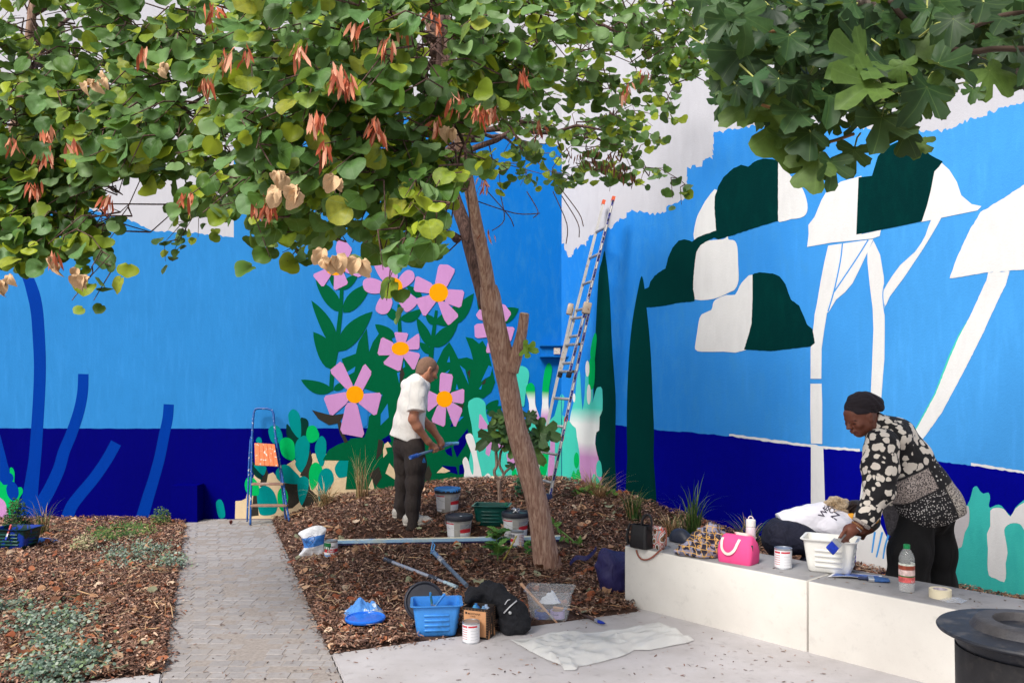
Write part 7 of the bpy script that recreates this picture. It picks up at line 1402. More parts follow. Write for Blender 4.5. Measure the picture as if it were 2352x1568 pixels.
for pts, rr, nm in ((((505, 470, -.14), (492, 640, -.19), (490, 800, -.23), (395, 985, -.24), (355, 1045, -.24)), [.105, .102, .084, .058, .05], 'n'), (((530, 470, .18), (540, 640, .24), (565, 780, .28), (615, 930, .26)), [.10, .09, .078, .06], 'f')):
    s_ = SDF(w_(*pts[0]) + Vector((-.35, -.3, -.75)), w_(*pts[0]) + Vector((.25, .3, .2)), .008); s_.chain([w_(*p) for p in pts], rr, .05); a, b = w_(*pts[-2]), w_(*pts[-1]); s_.cut(b, b - a)
    s_.waves(.005, lambda X, Y, Z: np.sin(Z * 44 + X * 30) * np.sin(Y * 26 + X * 18)); o = s_.build('sleeve', jm2, wo, wf)
    if nm == 'n':
        s3 = SDF(b - Vector((.15, .15, .15)), b + Vector((.2, .15, .2)), .006); s3.cone(a.lerp(b, .35), b + (b - a) * .4, .060, .0555, .01).cut(b + (b - a) * .12, b - a).cut(a.lerp(b, .1), a - b); s3.build('cuff', pm('cuff_woven', srgb(160, 150, 144), .8, .5, 120, .3, 120), o, wf)
# hanging front panel of the jacket
fpn = smooth_poly([(515, 930), (560, 915), (590, 920), (640, 900), (640, 1085), (600, 1100), (585, 1120), (560, 1128), (530, 1010)], 3); vs = [w_(x, y, -.02 - .0002 * (x - 560)) - wf for x, y in fpn]
MB().prism(vs, (0, .02, 0)).build('front_panel', pm('panel_speckle', srgb(84, 80, 84), .8, .55, 90), wo, 40)
pk2 = pm('black_trousers', srgb(10, 9, 11), .9, .15, 20, .15, 200); s_ = SDF(wf + Vector((-.4, -.42, -.02)), wf + Vector((.4, .42, .95)), .009)
s_.ell(w_(850, 970, .03), (.15, .15, .13), None, .05).chain([w_(765, 1000, -.05), w_(712, 1250, -.08), w_(690, 1500, -.08), w_(690, 1760, -.08)], [.11, .118, .115, .11], .06).chain([w_(890, 1020, .1), w_(900, 1250, .1), w_(900, 1500, .1), w_(895, 1760, .1)], [.11, .118, .115, .11], .06).cut((0, 0, .03), (0, 0, -1))
s_.waves(.005, lambda X, Y, Z: np.sin(X * 40 + Y * 30 + np.sin(Z * 9) * 1.5)); s_.build('trousers', pk2, wo, wf)
for x, dy in ((650, -.12), (850, .1)):
    p = w_(x, 1760, dy); s_ = SDF(p - Vector((.2, .12, .2)), p + Vector((.15, .12, .2)), .008); s_.chain([Vector((p.x + .06, p.y, .05)), Vector((p.x - .10, p.y - .01, .045))], [.048, .036], .02).cut((0, 0, .012), (0, 0, -1)); s_.build('shoe', pk2, wo, wf)
bc_ = w_(322, 1066, -.24); mb = MB(); ax = (w_(385, 985, -.24) - bc_).normalized(); Rb = frame(ax)
for i in range(20): a = i / 20 * 6.283; p = bc_ + Rb @ Vector((.035 * math.cos(a), .035 * math.sin(a), .008)); mb.lathe([(0, -.0055), (.004, -.004), (.0055, 0), (.004, .004), (0, .0055)], 6, TM(p - wf))
k = mb.build('bracelet', pm('beads', srgb(150, 110, 70), .35, .3, 60), wo, True); k['kind'] = 'stuff'
MB().tube([bc_ + Rb @ Vector((.037 * math.cos(a), .037 * math.sin(a), -.008)) - wf for a in [i / 18 * 6.283 for i in range(19)]], .0035, 6).build('bracelet', pm('silver', (.75, .74, .72), .25, metal=.9), wo, True)
brush('paintbrush', 'flat brush loaded with royal blue paint in the hand over the white scuttle', w_(238, 1118, -.27), bp1, .12, pm('grey_handle', srgb(150, 150, 150), .5), bblue, .058, .018, .06, (0, -1, .3))
# ---- crouching helper ------------------------------------------------------
Yp = 6.1; v_ = lambda x, y, dy=0.: kY('d1', x, y, Yp + dy); pf = Vector((v_(700, 1000).x, Yp, .012))
cr_ = thing('person', 'crouching person in white lettered t-shirt bent forward behind the bench', 'person', pf); skp = skin_mat('skin_brown', (92, 52, 40), (60, 34, 28))
s_ = SDF(pf + Vector((-.4, -.45, -.02)), pf + Vector((.75, .45, .95)), .0085); RP = yaw_frame((.75, -.1, -.85))
head(s_, v_(1790, 640), yaw_frame((.6, -.2, 0), -1.15), 1.0)
s_.cone(v_(1560, 600), v_(1680, 610), .055, .055, .03).chain([v_(400, 900), v_(700, 760), v_(1100, 690), v_(1400, 640)], [.11, .10, .11, .10], .05)
s_.chain([v_(1330, 800, -.13), v_(1470, 1120, -.15), v_(1515, 1420, -.14), v_(1510, 1490, -.14)], [.055, .042, .028, .03], .03).chain([v_(1400, 780, .14), v_(1560, 1100, .15), v_(1620, 1400, .12), v_(1640, 1480, .12)], [.055, .042, .028, .03], .03)
hz_ = v_(1505, 1560, -.14)
for i in range(5): finger(s_, [v_(1500, 1490, -.165 + .012 * i), hz_ + Vector((-.012 - .004 * i, -.03 + .015 * i, .0)), hz_ + Vector((-.004 - .004 * i, -.034 + .017 * i, -.03 + .008 * abs(i - 2)))], .009)
s_.chain([v_(350, 950, -.1), v_(1050, 1080, -.13), v_(620, 1900, -.12), v_(800, 2040, -.12)], [.08, .06, .045, .035], .03).chain([v_(350, 950, .1), v_(1050, 1080, .15), v_(620, 1900, .13), v_(800, 2040, .13)], [.08, .06, .045, .035], .03); s_.build('body', skp, cr_, pf)
s_ = SDF(pf + Vector((-.35, -.42, .2)), pf + Vector((.6, .42, .95)), .0085)
s_.chain([v_(330, 760), v_(620, 700), v_(900, 660), v_(1180, 640), v_(1390, 650)], [.115, .112, .122, .128, .112], .06).ell(v_(1330, 680), (.12, .19, .11), None, .05)
s_.cut(v_(430, 672), (-.435, 0, -.9)).cut(v_(300, 560), (-.95, 0, -.3))
for dy in (-.13, .14):
    o_ = like(s_); a, b = v_(1320, 740, dy), v_(1510, 1200, dy - .02); o_.cone(a, b.lerp(a, -.2), .085, .078, .01).cut(b, b - a); sdf_merge(s_, o_, .04)
s_.cut(v_(1560, 560), (.98, 0, .1))
s_.waves(.0055, lambda X, Y, Z: np.sin(X * 24 + Z * 50) * np.sin(X * 40 - Z * 10 + Y * 12)); ts = s_.build('t_shirt', pm('tee_white', srgb(226, 224, 234), .85, .03, 10, .1, 260), cr_, pf); bs_ = bvh_of(ts, pf)
ink = pm('ink_purple', srgb(44, 34, 60), .6)
for L_, x, y, a, sz in (('W', 1125, 465, 1.0, 170), ('E', 1180, 385, 1.0, 140), ('A', 1215, 345, 1.0, 110), ('N', 1350, 520, 1.0, 190), ('O', 1285, 415, 1.0, 150)):
    decal('lettering', bs_, 'd1', text_polys(L_, sz, x, y, -a), ink, ts, pf)
nv = pm('navy_leggings', srgb(22, 24, 44), .85, .15, 16, .15, 200); s_ = SDF(pf + Vector((-.45, -.45, -.02)), pf + Vector((.5, .45, .75)), .009)
s_.ell(v_(320, 930), (.125, .17, .145), None, .05).chain([v_(380, 900, -.1), v_(700, 960, -.13), v_(1080, 1060, -.14)], [.12, .095, .078], .05).chain([v_(1080, 1060, -.14), v_(850, 1450, -.13), v_(640, 1880, -.12)], [.075, .07, .05], .03).chain([v_(380, 900, .1), v_(700, 960, .14), v_(1080, 1060, .15)], [.12, .095, .078], .05).chain([v_(1080, 1060, .15), v_(640, 1880, .13)], [.075, .05], .03).cone(v_(520, 740, -.12), v_(590, 720, -.13), .03, .02, .04).cut(v_(330, 560), (-.05, 0, 1))
s_.waves(.004, lambda X, Y, Z: np.sin(Z * 40 + X * 26) * np.sin(X * 24)); s_.build('trousers', nv, cr_, pf)
for dy in (-.12, .13):
    p = v_(640, 1980, dy); s_ = SDF(p - Vector((.15, .12, .2)), p + Vector((.25, .12, .2)), .009); s_.chain([Vector((p.x - .04, p.y, .055)), Vector((p.x + .16, p.y, .045))], [.048, .036], .02).cut((0, 0, .012), (0, 0, -1)); s_.build('shoe', nv, cr_, pf)
def hairlump(pts, rr, mat, amp=.008, fr_=70):
    P_ = [v_(*p) for p in pts]; lo = Vector([min(p[i] for p in P_) - .12 for i in range(3)]); hi = Vector([max(p[i] for p in P_) + .12 for i in range(3)]); s_ = SDF(lo, hi, .006); s_.chain(P_, rr, .03); s_.waves(amp, lambda X, Y, Z: np.sin(X * fr_ + np.sin(Z * 40) * 2) * np.sin(Z * fr_ * .8 + X * 30)); return s_.build('hair', mat, cr_, pf)
def hair_mat(name, c1, c2):
    m, nt, b = newmat(name); n = noi(nt, coord(nt, (30, 90, 110)), 1.5, 5, .6, 1.5); nt.links.new(mixrgb(nt, srgb(*c1), srgb(*c2), rampf(nt, n, .35, .65)), b.inputs['Base Color']); b.inputs['Roughness'].default_value = .5; bump(nt, b, n, .8, .02); return m
hairlump([(1210, 330, -.02), (1330, 290, -.03), (1450, 330, -.04), (1500, 420, -.05)], [.034, .046, .05, .034], hair_mat('hair_blond', (168, 138, 108), (232, 212, 180))); hairlump([(1380, 260, .02), (1480, 290, .02), (1540, 350, 0)], [.028, .034, .03], bpy.data.materials['hair_blond'])
hairlump([(1580, 390, -.02), (1700, 400, -.02), (1820, 480, -.02), (1930, 600, 0)], [.035, .062, .085, .09], hair_mat('hair_black', (20, 16, 16), (74, 58, 52)), .005)
yl = pm('yellow_band', srgb(240, 168, 40), .6, .1, 20)
for pts, rr in (((1580, 530, -.09), (1650, 540, -.1), (1730, 560, -.1)), [.022, .026, .02]), (((2000, 660, -.07), (2090, 610, -.08), (2140, 560, -.08)), [.012, .016, .012]): 
    P_ = [v_(*p) for p in pts]; s_ = SDF(min(P_, key=lambda p: p.x) - Vector((.06, .06, .08)), max(P_, key=lambda p: p.x) + Vector((.06, .06, .08)), .005); s_.chain(P_, rr, .01).build('headband', yl, cr_, pf)

def strands(org, ends, n, mat, seed, r0=.0032, curl=.018):
    r = random.Random(seed); mb = MB()
    for i in range(n):
        a = v_(org[0] + r.gauss(0, 22), org[1] + r.gauss(0, 22), org[2] + r.gauss(0, .02)); ex, ey = ends[r.randrange(len(ends))]; b = v_(ex + r.gauss(0, 28), ey + r.gauss(0, 26), org[2] + r.gauss(-.02, .025)); ph = r.uniform(0, 6); m1 = a.lerp(b, .5) + Vector((0, 0, r.uniform(.01, .045))); P_ = []
        for j in range(10):
            u = j / 9; q = a * (1 - u) ** 2 + m1 * 2 * u * (1 - u) + b * u * u; P_.append(q + Vector((math.sin(ph + u * 9), math.cos(ph + u * 11), math.sin(ph * 2 + u * 8))) * curl * .5 * u - pf)
        mb.tube(P_, [r0 * (1 - .6 * j / 9) for j in range(10)], 5, False)
    o = mb.build('hair_strands', mat, cr_, True); o['kind'] = 'stuff'
strands((1530, 410, -.05), [(1190, 300), (1250, 350), (1320, 240), (1400, 230), (1480, 240), (1330, 420), (1430, 470), (1500, 490), (1230, 290)], 130, pm('strand_blond', srgb(206, 178, 140), .5, .25, 60), 4)
strands((1560, 400, -.05), [(1700, 300), (1800, 330), (1850, 420), (1750, 470), (1680, 480), (1640, 330)], 70, pm('strand_dark', srgb(50, 36, 32), .5, .3, 60), 5, .0035, .008)

def add_folds(mname, scale, strength, stretch=(1, 1, 1), dist=.02):
    nt = bpy.data.materials[mname].node_tree; b = nt.nodes['Principled BSDF']; old = b.inputs['Normal'].links[0].from_socket if b.inputs['Normal'].links else None
    n = noi(nt, coord(nt, stretch), scale, 2, .45, 1.6); bn = N(nt, 'Bump'); bn.inputs['Strength'].default_value = strength; bn.inputs['Distance'].default_value = dist; nt.links.new(n, bn.inputs['Height'])
    if old: nt.links.new(old, bn.inputs['Normal'])
    nt.links.new(bn.outputs[0], b.inputs['Normal'])
for mn, sc_, st_, sr in (('white_cotton', 9, .8, (1, 1, .6)), ('tee_white', 10, .8, (.6, 1, 1)), ('track_black', 11, .9, (1, 1, .5)), ('black_trousers', 8, .9, (1, 1, .4)), ('navy_leggings', 12, .9, (1, 1, 1)), ('jacket_print', 10, .6, (1, 1, .7)), ('sleeve_print', 12, .7, (1, 1, .7)), ('headwrap_black', 18, .9, (.5, .5, 1.4)), ('black_cloth', 14, .9, (1, 1, 1)), ('navy_nylon', 9, .9, (1, 1, .7))): add_folds(mn, sc_, st_, sr)
# ------------------------------------------------------------- things on the bench
def fpt(k, x, y, off=.012):                          # point just in front of the bench's front face
    d_ = ray(*fr(k, x, y)); p0 = BF - NB * off; t_ = (p0 - Vector((0, 0, EYE))).dot(NB) / d_.dot(NB); return Vector((0, 0, EYE)) + d_ * t_
RB = RZ(ba)
leather = pm('black_leather', srgb(28, 27, 30), .38, .15, 30, .12, 200); hb = bp('d3', 420, 1075) + NB * .06
t = thing('handbag', 'open black leather handbag at the end of the bench', 'handbag', hb, ba)
loft(MB(), [rrect(.072, .05, .02, .002), rrect(.076, .053, .022, .02), rrect(.07, .046, .02, .10), rrect(.066, .036, .018, .165), rrect(.062, .032, .016, .165), rrect(.064, .04, .016, .05)], True, True).build('body', leather, t, 45)
MB().tube(smooth_poly([(.02, -.02, .15), (.025, -.02, .20), (.045, -.005, .235), (.075, .0, .235), (.09, .0, .19), (.09, .0, .13)], 5, False), .014, 8, True, .5).build('handle', leather, t, True)
MB().tube(smooth_poly([(-.075, -.03, .165), (-.085, -.045, .12), (-.088, -.05, .06), (-.08, -.045, .02)], 4, False), .014, 8, True, .5).build('handle', leather, t, True)
for z in (.125, .085): MB().lathe([(0, .004), (.004, .003), (.005, 0)], 12, TM((-.090, -.058, z), frame((-.3, -1, 0)))).build('stud', metal, t, True)
def paisley():
    m, nt, b = newmat('paisley'); v = coord(nt); nz = N(nt, 'TexNoise'); nz.inputs['Scale'].default_value = 14; nt.links.new(v, nz.inputs['Vector']); va = N(nt, 'VectorMath', operation='MULTIPLY_ADD'); nt.links.new(nz.outputs['Color'], va.inputs[0]); va.inputs[1].default_value = (.02, .02, .02); nt.links.new(v, va.inputs[2])
    mp = N(nt, 'Mapping'); mp.inputs['Scale'].default_value = (1.5, 1, 1); nt.links.new(va.outputs[0], mp.inputs[0]); vo = N(nt, 'TexVoronoi'); vo.inputs['Scale'].default_value = 17; nt.links.new(mp.outputs[0], vo.inputs['Vector']); cr = N(nt, 'ValToRGB'); cr.color_ramp.interpolation = 'CONSTANT'; e = cr.color_ramp.elements
    cols = [(0, (220, 60, 40)), (.1, (60, 40, 34)), (.2, (140, 96, 60)), (.28, (60, 40, 34)), (.36, (206, 204, 200)), (.5, (170, 60, 52)), (.58, (206, 204, 200)), (.66, (196, 70, 54)), (.76, (150, 160, 164))]
    e[0].position = 0; e[0].color = (*srgb(*cols[0][1]), 1); e[1].position = .1; e[1].color = (*srgb(*cols[1][1]), 1)
    for p_, c_ in cols[2:]: q = e.new(p_); q.color = (*srgb(*c_), 1)
    nt.links.new(vo.outputs['Distance'], cr.inputs[0]); nt.links.new(cr.outputs[0], b.inputs['Base Color']); b.inputs['Roughness'].default_value = .7; return m
tan = pm('tan_leather', srgb(150, 84, 66), .5, .12, 30); rb = bp('d3', 850, 1080) + NB * .05
t = thing('handbag', 'small red and grey patterned handbag with hanging brown strap', 'handbag', rb, ba)
loft(MB(), [rrect(.052, .03, .02, .0), rrect(.066, .036, .03, .012), rrect(.070, .036, .03, .07), rrect(.066, .028, .024, .125), rrect(.052, .016, .014, .15), rrect(.04, .006, .005, .156)]).build('body', paisley(), t, 50)
MB().tube([(-.05, -.02, .14), (0, -.026, .128), (.045, -.02, .14)], .006, 8, True, .6).build('zip', tan, t, True)
def strip(name, pts, w_, mat, parent, org, up=Vector((0, 0, 1)), inv=None):
    P_ = [Vector(p) for p in smooth_poly([tuple(p) for p in pts], 5, False)]; vs = []; n = len(P_)
    for i, p in enumerate(P_):
        d_ = (P_[min(i + 1, n - 1)] - P_[max(i - 1, 0)]).normalized(); s2 = d_.cross(NB); s2 = s2.normalized() if s2.length > .01 else up; vs += [p - s2 * w_ / 2, p + s2 * w_ / 2, p + s2 * w_ / 2 + NB * .004, p - s2 * w_ / 2 + NB * .004]
    Mi = TM(org, RB).inverted(); mb = MB(); mb.add([Mi @ p for p in vs], [f for i in range(n - 1) for f in ((4 * i, 4 * i + 1, 4 * i + 5, 4 * i + 4), (4 * i + 2, 4 * i + 3, 4 * i + 7, 4 * i + 6), (4 * i + 1, 4 * i + 2, 4 * i + 6, 4 * i + 5), (4 * i + 3, 4 * i, 4 * i + 4, 4 * i + 7))]); return mb.build(name, mat, parent, True)
strip('strap', [bp('d3', 1105, 950) + UZ * .03, fpt('d3', 1090, 1050), fpt('d3', 1000, 1150), fpt('d3', 850, 1280), fpt('d3', 720, 1345), fpt('d3', 590, 1350), fpt('d3', 500, 1290), fpt('d3', 440, 1180), fpt('d3', 420, 1100)], .011, tan, t, rb)
MB().tube(smooth_poly([(.06, .0, .14), (.075, .0, .15), (.082, .0, .10), (.082, -.005, .03)], 4, False), .005, 6).build('strap', tan, t, True)
pq = bp('d3', 1400, 925) + NB * .08; s_ = SDF(pq - Vector((.2, .2, .02)), pq + Vector((.2, .2, .18)), .006); s_.ell(pq + UZ * .015, (.092, .06, .085), RB, .01).ell(pq + WD * .06 + UZ * .01, (.05, .05, .045), RB, .03).cut(pq + UZ * .002, (0, 0, -1))
t = thing('pouch', 'dark blue soft pouch lying behind the patterned handbag', 'pouch', pq); s_.build('cloth', pm('pouch_navy', srgb(38, 44, 62), .45, .1, 20, .1, 150), t, pq)
def lattice():
    m, nt, b = newmat('scarf_print'); v = coord(nt); nz = N(nt, 'TexNoise'); nz.inputs['Scale'].default_value = 9; nt.links.new(v, nz.inputs['Vector']); va = N(nt, 'VectorMath', operation='MULTIPLY_ADD'); nt.links.new(nz.outputs['Color'], va.inputs[0]); va.inputs[1].default_value = (.03, .03, .03); nt.links.new(v, va.inputs[2])
    lines = None
    for rot in ((0, .5, .6), (0, -.6, -.8), (.3, 1.4, .2)):
        mp = N(nt, 'Mapping'); mp.inputs['Rotation'].default_value = rot; nt.links.new(va.outputs[0], mp.inputs[0]); wv = N(nt, 'TexWave'); wv.inputs['Scale'].default_value = 8; wv.inputs['Distortion'].default_value = 0; nt.links.new(mp.outputs[0], wv.inputs['Vector']); r = rampf(nt, wv.outputs['Fac'], .965, .98)
        if lines is None: lines = r
        else: mx = N(nt, 'Math', operation='MAXIMUM'); nt.links.new(lines, mx.inputs[0]); nt.links.new(r, mx.inputs[1]); lines = mx.outputs[0]
    vo = N(nt, 'TexVoronoi'); vo.inputs['Scale'].default_value = 34; nt.links.new(va.outputs[0], vo.inputs['Vector']); sp2 = N(nt, 'SeparateColor'); nt.links.new(vo.outputs['Color'], sp2.inputs[0])
    out = mixrgb(nt, srgb(34, 28, 48), srgb(140, 138, 160), rampf(nt, sp2.outputs[0], .55, .6)); out = mixrgb(nt, out, srgb(206, 158, 84), lines); nt.links.new(out, b.inputs['Base Color']); b.inputs['Roughness'].default_value = .55; return m
sc0 = bp('b5', 1060, 735) + NB * .10; q = lambda x, y, dy=0: kY('b5', x, y, sc0.y + dy); s_ = SDF(sc0 - Vector((.3, .25, .01)), sc0 + Vector((.3, .3, .28)), .006)
s_.chain([q(830, 670, .02), q(930, 640, .02), q(1050, 580, .04), q(1150, 500, .06), q(1240, 480, .08)], [.03, .05, .075, .07, .055], .04).chain([q(1040, 690, -.04), q(1130, 660, -.04), q(1210, 640, -.02)], [.045, .06, .055], .03).ell(q(1180, 560, .02), (.075, .08, .09), None, .04).cone(q(1180, 420, .05), q(1250, 450, .06), .03, .025, .03)
s_.waves(.011, lambda X, Y, Z: np.sin(X * 60 + Z * 45 + np.sin(Y * 30)) * np.sin(Z * 70 - X * 20 + Y * 40)); s_.cut(sc0 + UZ * .003, (0, 0, -1))
t = thing('scarf', 'heap of navy and gold patterned cloth beside the pink bag', 'scarf', sc0); s_.build('cloth', lattice(), t, sc0)
pk3 = pm('pink_canvas', srgb(236, 78, 140), .8, .05, 12, .2, 260); wh = pm('white_webbing', srgb(228, 222, 212), .8, .05); pc0 = bp('b5', 1370, 795) + NB * .085
t = thing('lunch_bag', 'bright pink lunch bag with white webbing handles on the bench', 'bag', pc0, ba + .12)
loft(MB(), [rrect(.112, .07, .02, .0), rrect(.118, .075, .025, .015), rrect(.122, .076, .03, .08), rrect(.116, .062, .03, .13), rrect(.098, .03, .02, .172), rrect(.09, .012, .01, .178)]).build('body', pk3, t, 50)
def webb(pts, w_=.018): 
    P_ = [Vector(p) for p in smooth_poly(pts, 5, False)]; n = len(P_); vs = []
    for i, p in enumerate(P_):
        d_ = (P_[min(i + 1, n - 1)] - P_[max(i - 1, 0)]).normalized(); s2 = d_.cross(Vector((0, 1, 0))); s2 = s2.normalized() if s2.length > .05 else Vector((1, 0, 0)); vs += [p - s2 * w_ / 2, p + s2 * w_ / 2]
    MB().add(vs, [(2 * i, 2 * i + 1, 2 * i + 3, 2 * i + 2) for i in range(n - 1)]).build('handle', wh, t, True)
webb([(-.088, -.045, .158), (-.085, -.068, .13), (-.075, -.083, .09), (-.05, -.086, .065), (-.02, -.086, .065), (.01, -.084, .09), (.025, -.070, .13), (.03, -.045, .158)]); webb([(-.03, .03, .172), (-.02, .0, .186), (.03, -.01, .188), (.07, .0, .184), (.10, .05, .16)])
MB().rbox((.108, -.05, .10), (.03, .004, .06), RZ(.6), .001, 1).build('lining', pm('lining', srgb(60, 56, 62), .8, .5, 120), t, None)
th0 = bp('b5', 1368, 740) + NB * .24; t = thing('thermos', 'white and pale pink thermos flask with loop lid behind the pink bag', 'thermos', th0)
MB().lathe([(0, 0), (.03, 0), (.033, .004), (.033, .172), (.030, .182), (.028, .184)], 32).build('body', pm('thermos_pink', srgb(236, 214, 222), .35), t, 40); MB().lathe([(.028, .183), (.0325, .186), (.033, .225), (.030, .233), (.02, .236), (0, .236)], 32).build('lid', pm('thermos_white', srgb(238, 232, 228), .35), t, 40)
MB().tube([(.017 * math.cos(a), 0, .236 + .019 * math.sin(a)) for a in [math.pi * i / 12 for i in range(13)]], .0035, 8).build('loop', bpy.data.materials['thermos_pink'], t, True)
can('paint_can', 'white paint can with red print standing on the bench by the white scuttle', bp('b6', 312, 845) + NB * .04, -.15, 1.0, 'white')
wt = pm('white_paint_coat', srgb(238, 236, 230), .35, .03, 10, .15, 30); wsb = bp('b6', 735, 900) + NB * .13; scuttle('paint scuttle thickly coated in white paint standing on the bench', wsb, ba + .35, wt, wt, wt, .15, True, .152, .115, .205)
leaflet('printed photo sheet lying on the bench under the white scuttle', [bp('b6', 805, 938), bp('b6', 1330, 976), bp('b6', 1385, 925), bp('b6', 890, 885)], 0, 2, .012, (120, 150, 200))
b0, b1_ = bp('b6', 1130, 962) + UZ * .012, bp('b6', 1458, 985) + UZ * .012; brush('paintbrush', 'wide flat brush stained blue lying by the printed sheet', b0, b1_, .1, pm('brush_dark', srgb(40, 50, 80), .5), pm('bristle_slate', srgb(50, 90, 150), .6, .3, 50, .4, 120, stretch=(1, 1, 1)), .075, .018, .085, (0, 0, 1))
bt0 = bp('b6', 1622, 1090) + NB * .02; t = thing('juice_bottle', 'clear plastic juice bottle with green cap on the bench', 'bottle', bt0, 0); pet = clear_plastic('pet_clear', (.92, .96, .95), .20, .06)
MB().lathe([(0, .004), (.03, 0), (.040, .004), (.042, .012), (.042, .05), (.0405, .054), (.042, .058), (.042, .165), (.0405, .17), (.042, .178), (.042, .19), (.034, .215), (.02, .238), (.0145, .245), (.0145, .25)], 36).build('body', pet, t, 40)
MB().lathe([(.0145, .243), (.017, .243), (.018, .246), (.018, .265), (.016, .267), (0, .267)], 28).build('cap', pm('cap_green', srgb(20, 140, 80), .4), t, 40)
for z0, z1, c_, nm in ((.058, .088, (214, 96, 96), 'label'), (.088, .096, (70, 110, 60), 'label'), (.096, .128, (226, 196, 192), 'label'), (.128, .152, (150, 70, 50), 'label'), (.152, .163, (220, 230, 214), 'label')): wrap(MB(), .0428, -2.2, 2.2, z0, z1, 24).build(nm, pm('bottle_label', srgb(*c_), .4, .35, 60), t, True)
wraptext(MB(), '1L e', .014, .0434, .35, .066).build('lettering', white_label, t, None)
MB().lathe([(0, .006), (.039, .006), (.0405, .05), (.0405, .052), (0, .052)], 28).build('juice', clear_plastic('juice', (.75, .7, .68), .25, .1), t, 40)
tp = bp('b6', 1950, 1160) + NB * .05; ring('tape_roll', 'cream masking tape roll lying on the bench beside the bin', 'tape', tp, .057, .037, .047, pm('tape_cream', srgb(232, 220, 190), .6, .03), pm('core_print', srgb(200, 190, 200), .6, .35, 40))
crumple('plastic_scrap', 'scrap of clear film with a blue smear beside the tape roll', 'plastic', bp('b6', 2110, 1180), .07, .05, .02, clear_plastic('clear_scrap', (.8, .84, .92), .3, .15), 21, .3, 9, 8, 24)
Q = [tuple(BF + WD * rng.uniform(.1, 2.6) + NB * rng.uniform(.03, .46) + UZ * (BH + .001)) for _ in range(90)]
V, Fs, C = slivers(np.array(Q), (.006, .03), (.004, .012), .04, (.001, .003), lambda r, n: chipcol(r, n) * .6, .05, 19); tag(big_mesh('bark_crumbs', V, Fs, bpy.data.materials['crumb'], None, None, C, 4), 'dark crumbs of bark lying on top of the bench', 'bark', None, 'stuff')
# ------------------------------------------------------------- small plants
grassm = attr_mat('grass_blade', .6, 0, .2)
def tuft(lab, base, n, L, spread, cols, droop=.5, w_=.005, seed=0, cat='grass', name='grass_tuft', lean=(0, 0, 0)):
    r = random.Random(seed); V, Fq, C = [], [], []; base = Vector(base)
    for i in range(n):
        a = r.uniform(0, 6.283); l = r.uniform(*L); out = Vector((math.cos(a), math.sin(a), 0)) + Vector(lean); s2 = Vector((-math.sin(a), math.cos(a), 0)); p0 = Vector((r.gauss(0, .03), r.gauss(0, .03), -.01)); d_ = r.uniform(.3, 1) * droop; sp2 = r.uniform(.2, 1) * spread; c = srgb(*r.choice(cols)); k = len(V)
        for j in range(6):
            u = j / 5; p = p0 + out * (sp2 * u * l + d_ * l * u ** 3 * .5) + UZ * (l * (u - d_ * .75 * u ** 2.5)); ww = w_ * (1 - u) ** .7; p.z = max(p.z, .004); V += [p - s2 * ww, p + s2 * ww]; C += [tuple(x * (.75 + .4 * u) for x in c)] * 2
        Fq += [(k + 2 * j, k + 2 * j + 1, k + 2 * j + 3, k + 2 * j + 2) for j in range(5)]
    t = thing(name, lab, cat, base); o = big_mesh('blades', np.array([tuple(v) for v in V]), np.array(Fq), grassm, t, True, np.array(C), 4); o['kind'] = 'stuff'; return t
GR = ((70, 104, 52), (92, 124, 64), (52, 84, 44), (120, 136, 74)); DRY = ((206, 172, 128), (180, 142, 100), (222, 194, 150), (150, 116, 84)); MIX = GR + DRY[:2]
tuft('drooping green grass tuft growing at the foot of the cypress mural', gk('b2', 1650, 600), 90, (.25, .5), .35, GR + DRY[:1], .9, .006, 1)
tuft('tall green grass tuft growing behind the heap of patterned cloth', gk('b5', 960, 560), 80, (.3, .75), .3, GR, .6, .007, 2); tuft('dry straw tuft lying behind the patterned handbag', gk('b5', 760, 500), 90, (.2, .42), .9, DRY + GR[:1], .9, .004, 3)
tuft('flattened grass tuft behind the pink lunch bag', gk('b5', 1600, 640) + Vector((0, .1, 0)), 80, (.2, .45), .8, MIX, .8, .006, 4, lean=(.2, 0, 0))
tuft('bushy dry grass tuft at the foot of the cactus mural', gk('b1', 520, 460), 130, (.2, .45), .6, DRY + GR[:1], .9, .004, 5); tuft('tall dry grass stalks before the green leaf mural', gk('b1', 900, 380), 46, (.35, .7), .28, DRY + ((150, 150, 90),), .35, .004, 6)
tuft('arching dry grass by the curled printed leaflet', gk('d6', 780, 900), 60, (.2, .6), .3, MIX, .7, .004, 7); tuft('low straw tuft in the corner below the hand-shaped cactus', gk('d7', 940, 1510), 90, (.15, .4), .9, DRY, .8, .004, 8); tuft('dry straw spread right of the corner under the cypress mural', gk('b2', 1300, 370), 100, (.15, .4), 1.0, DRY, .9, .004, 9)
lf_m = attr_mat('small_leaf', .6, 0, .2)
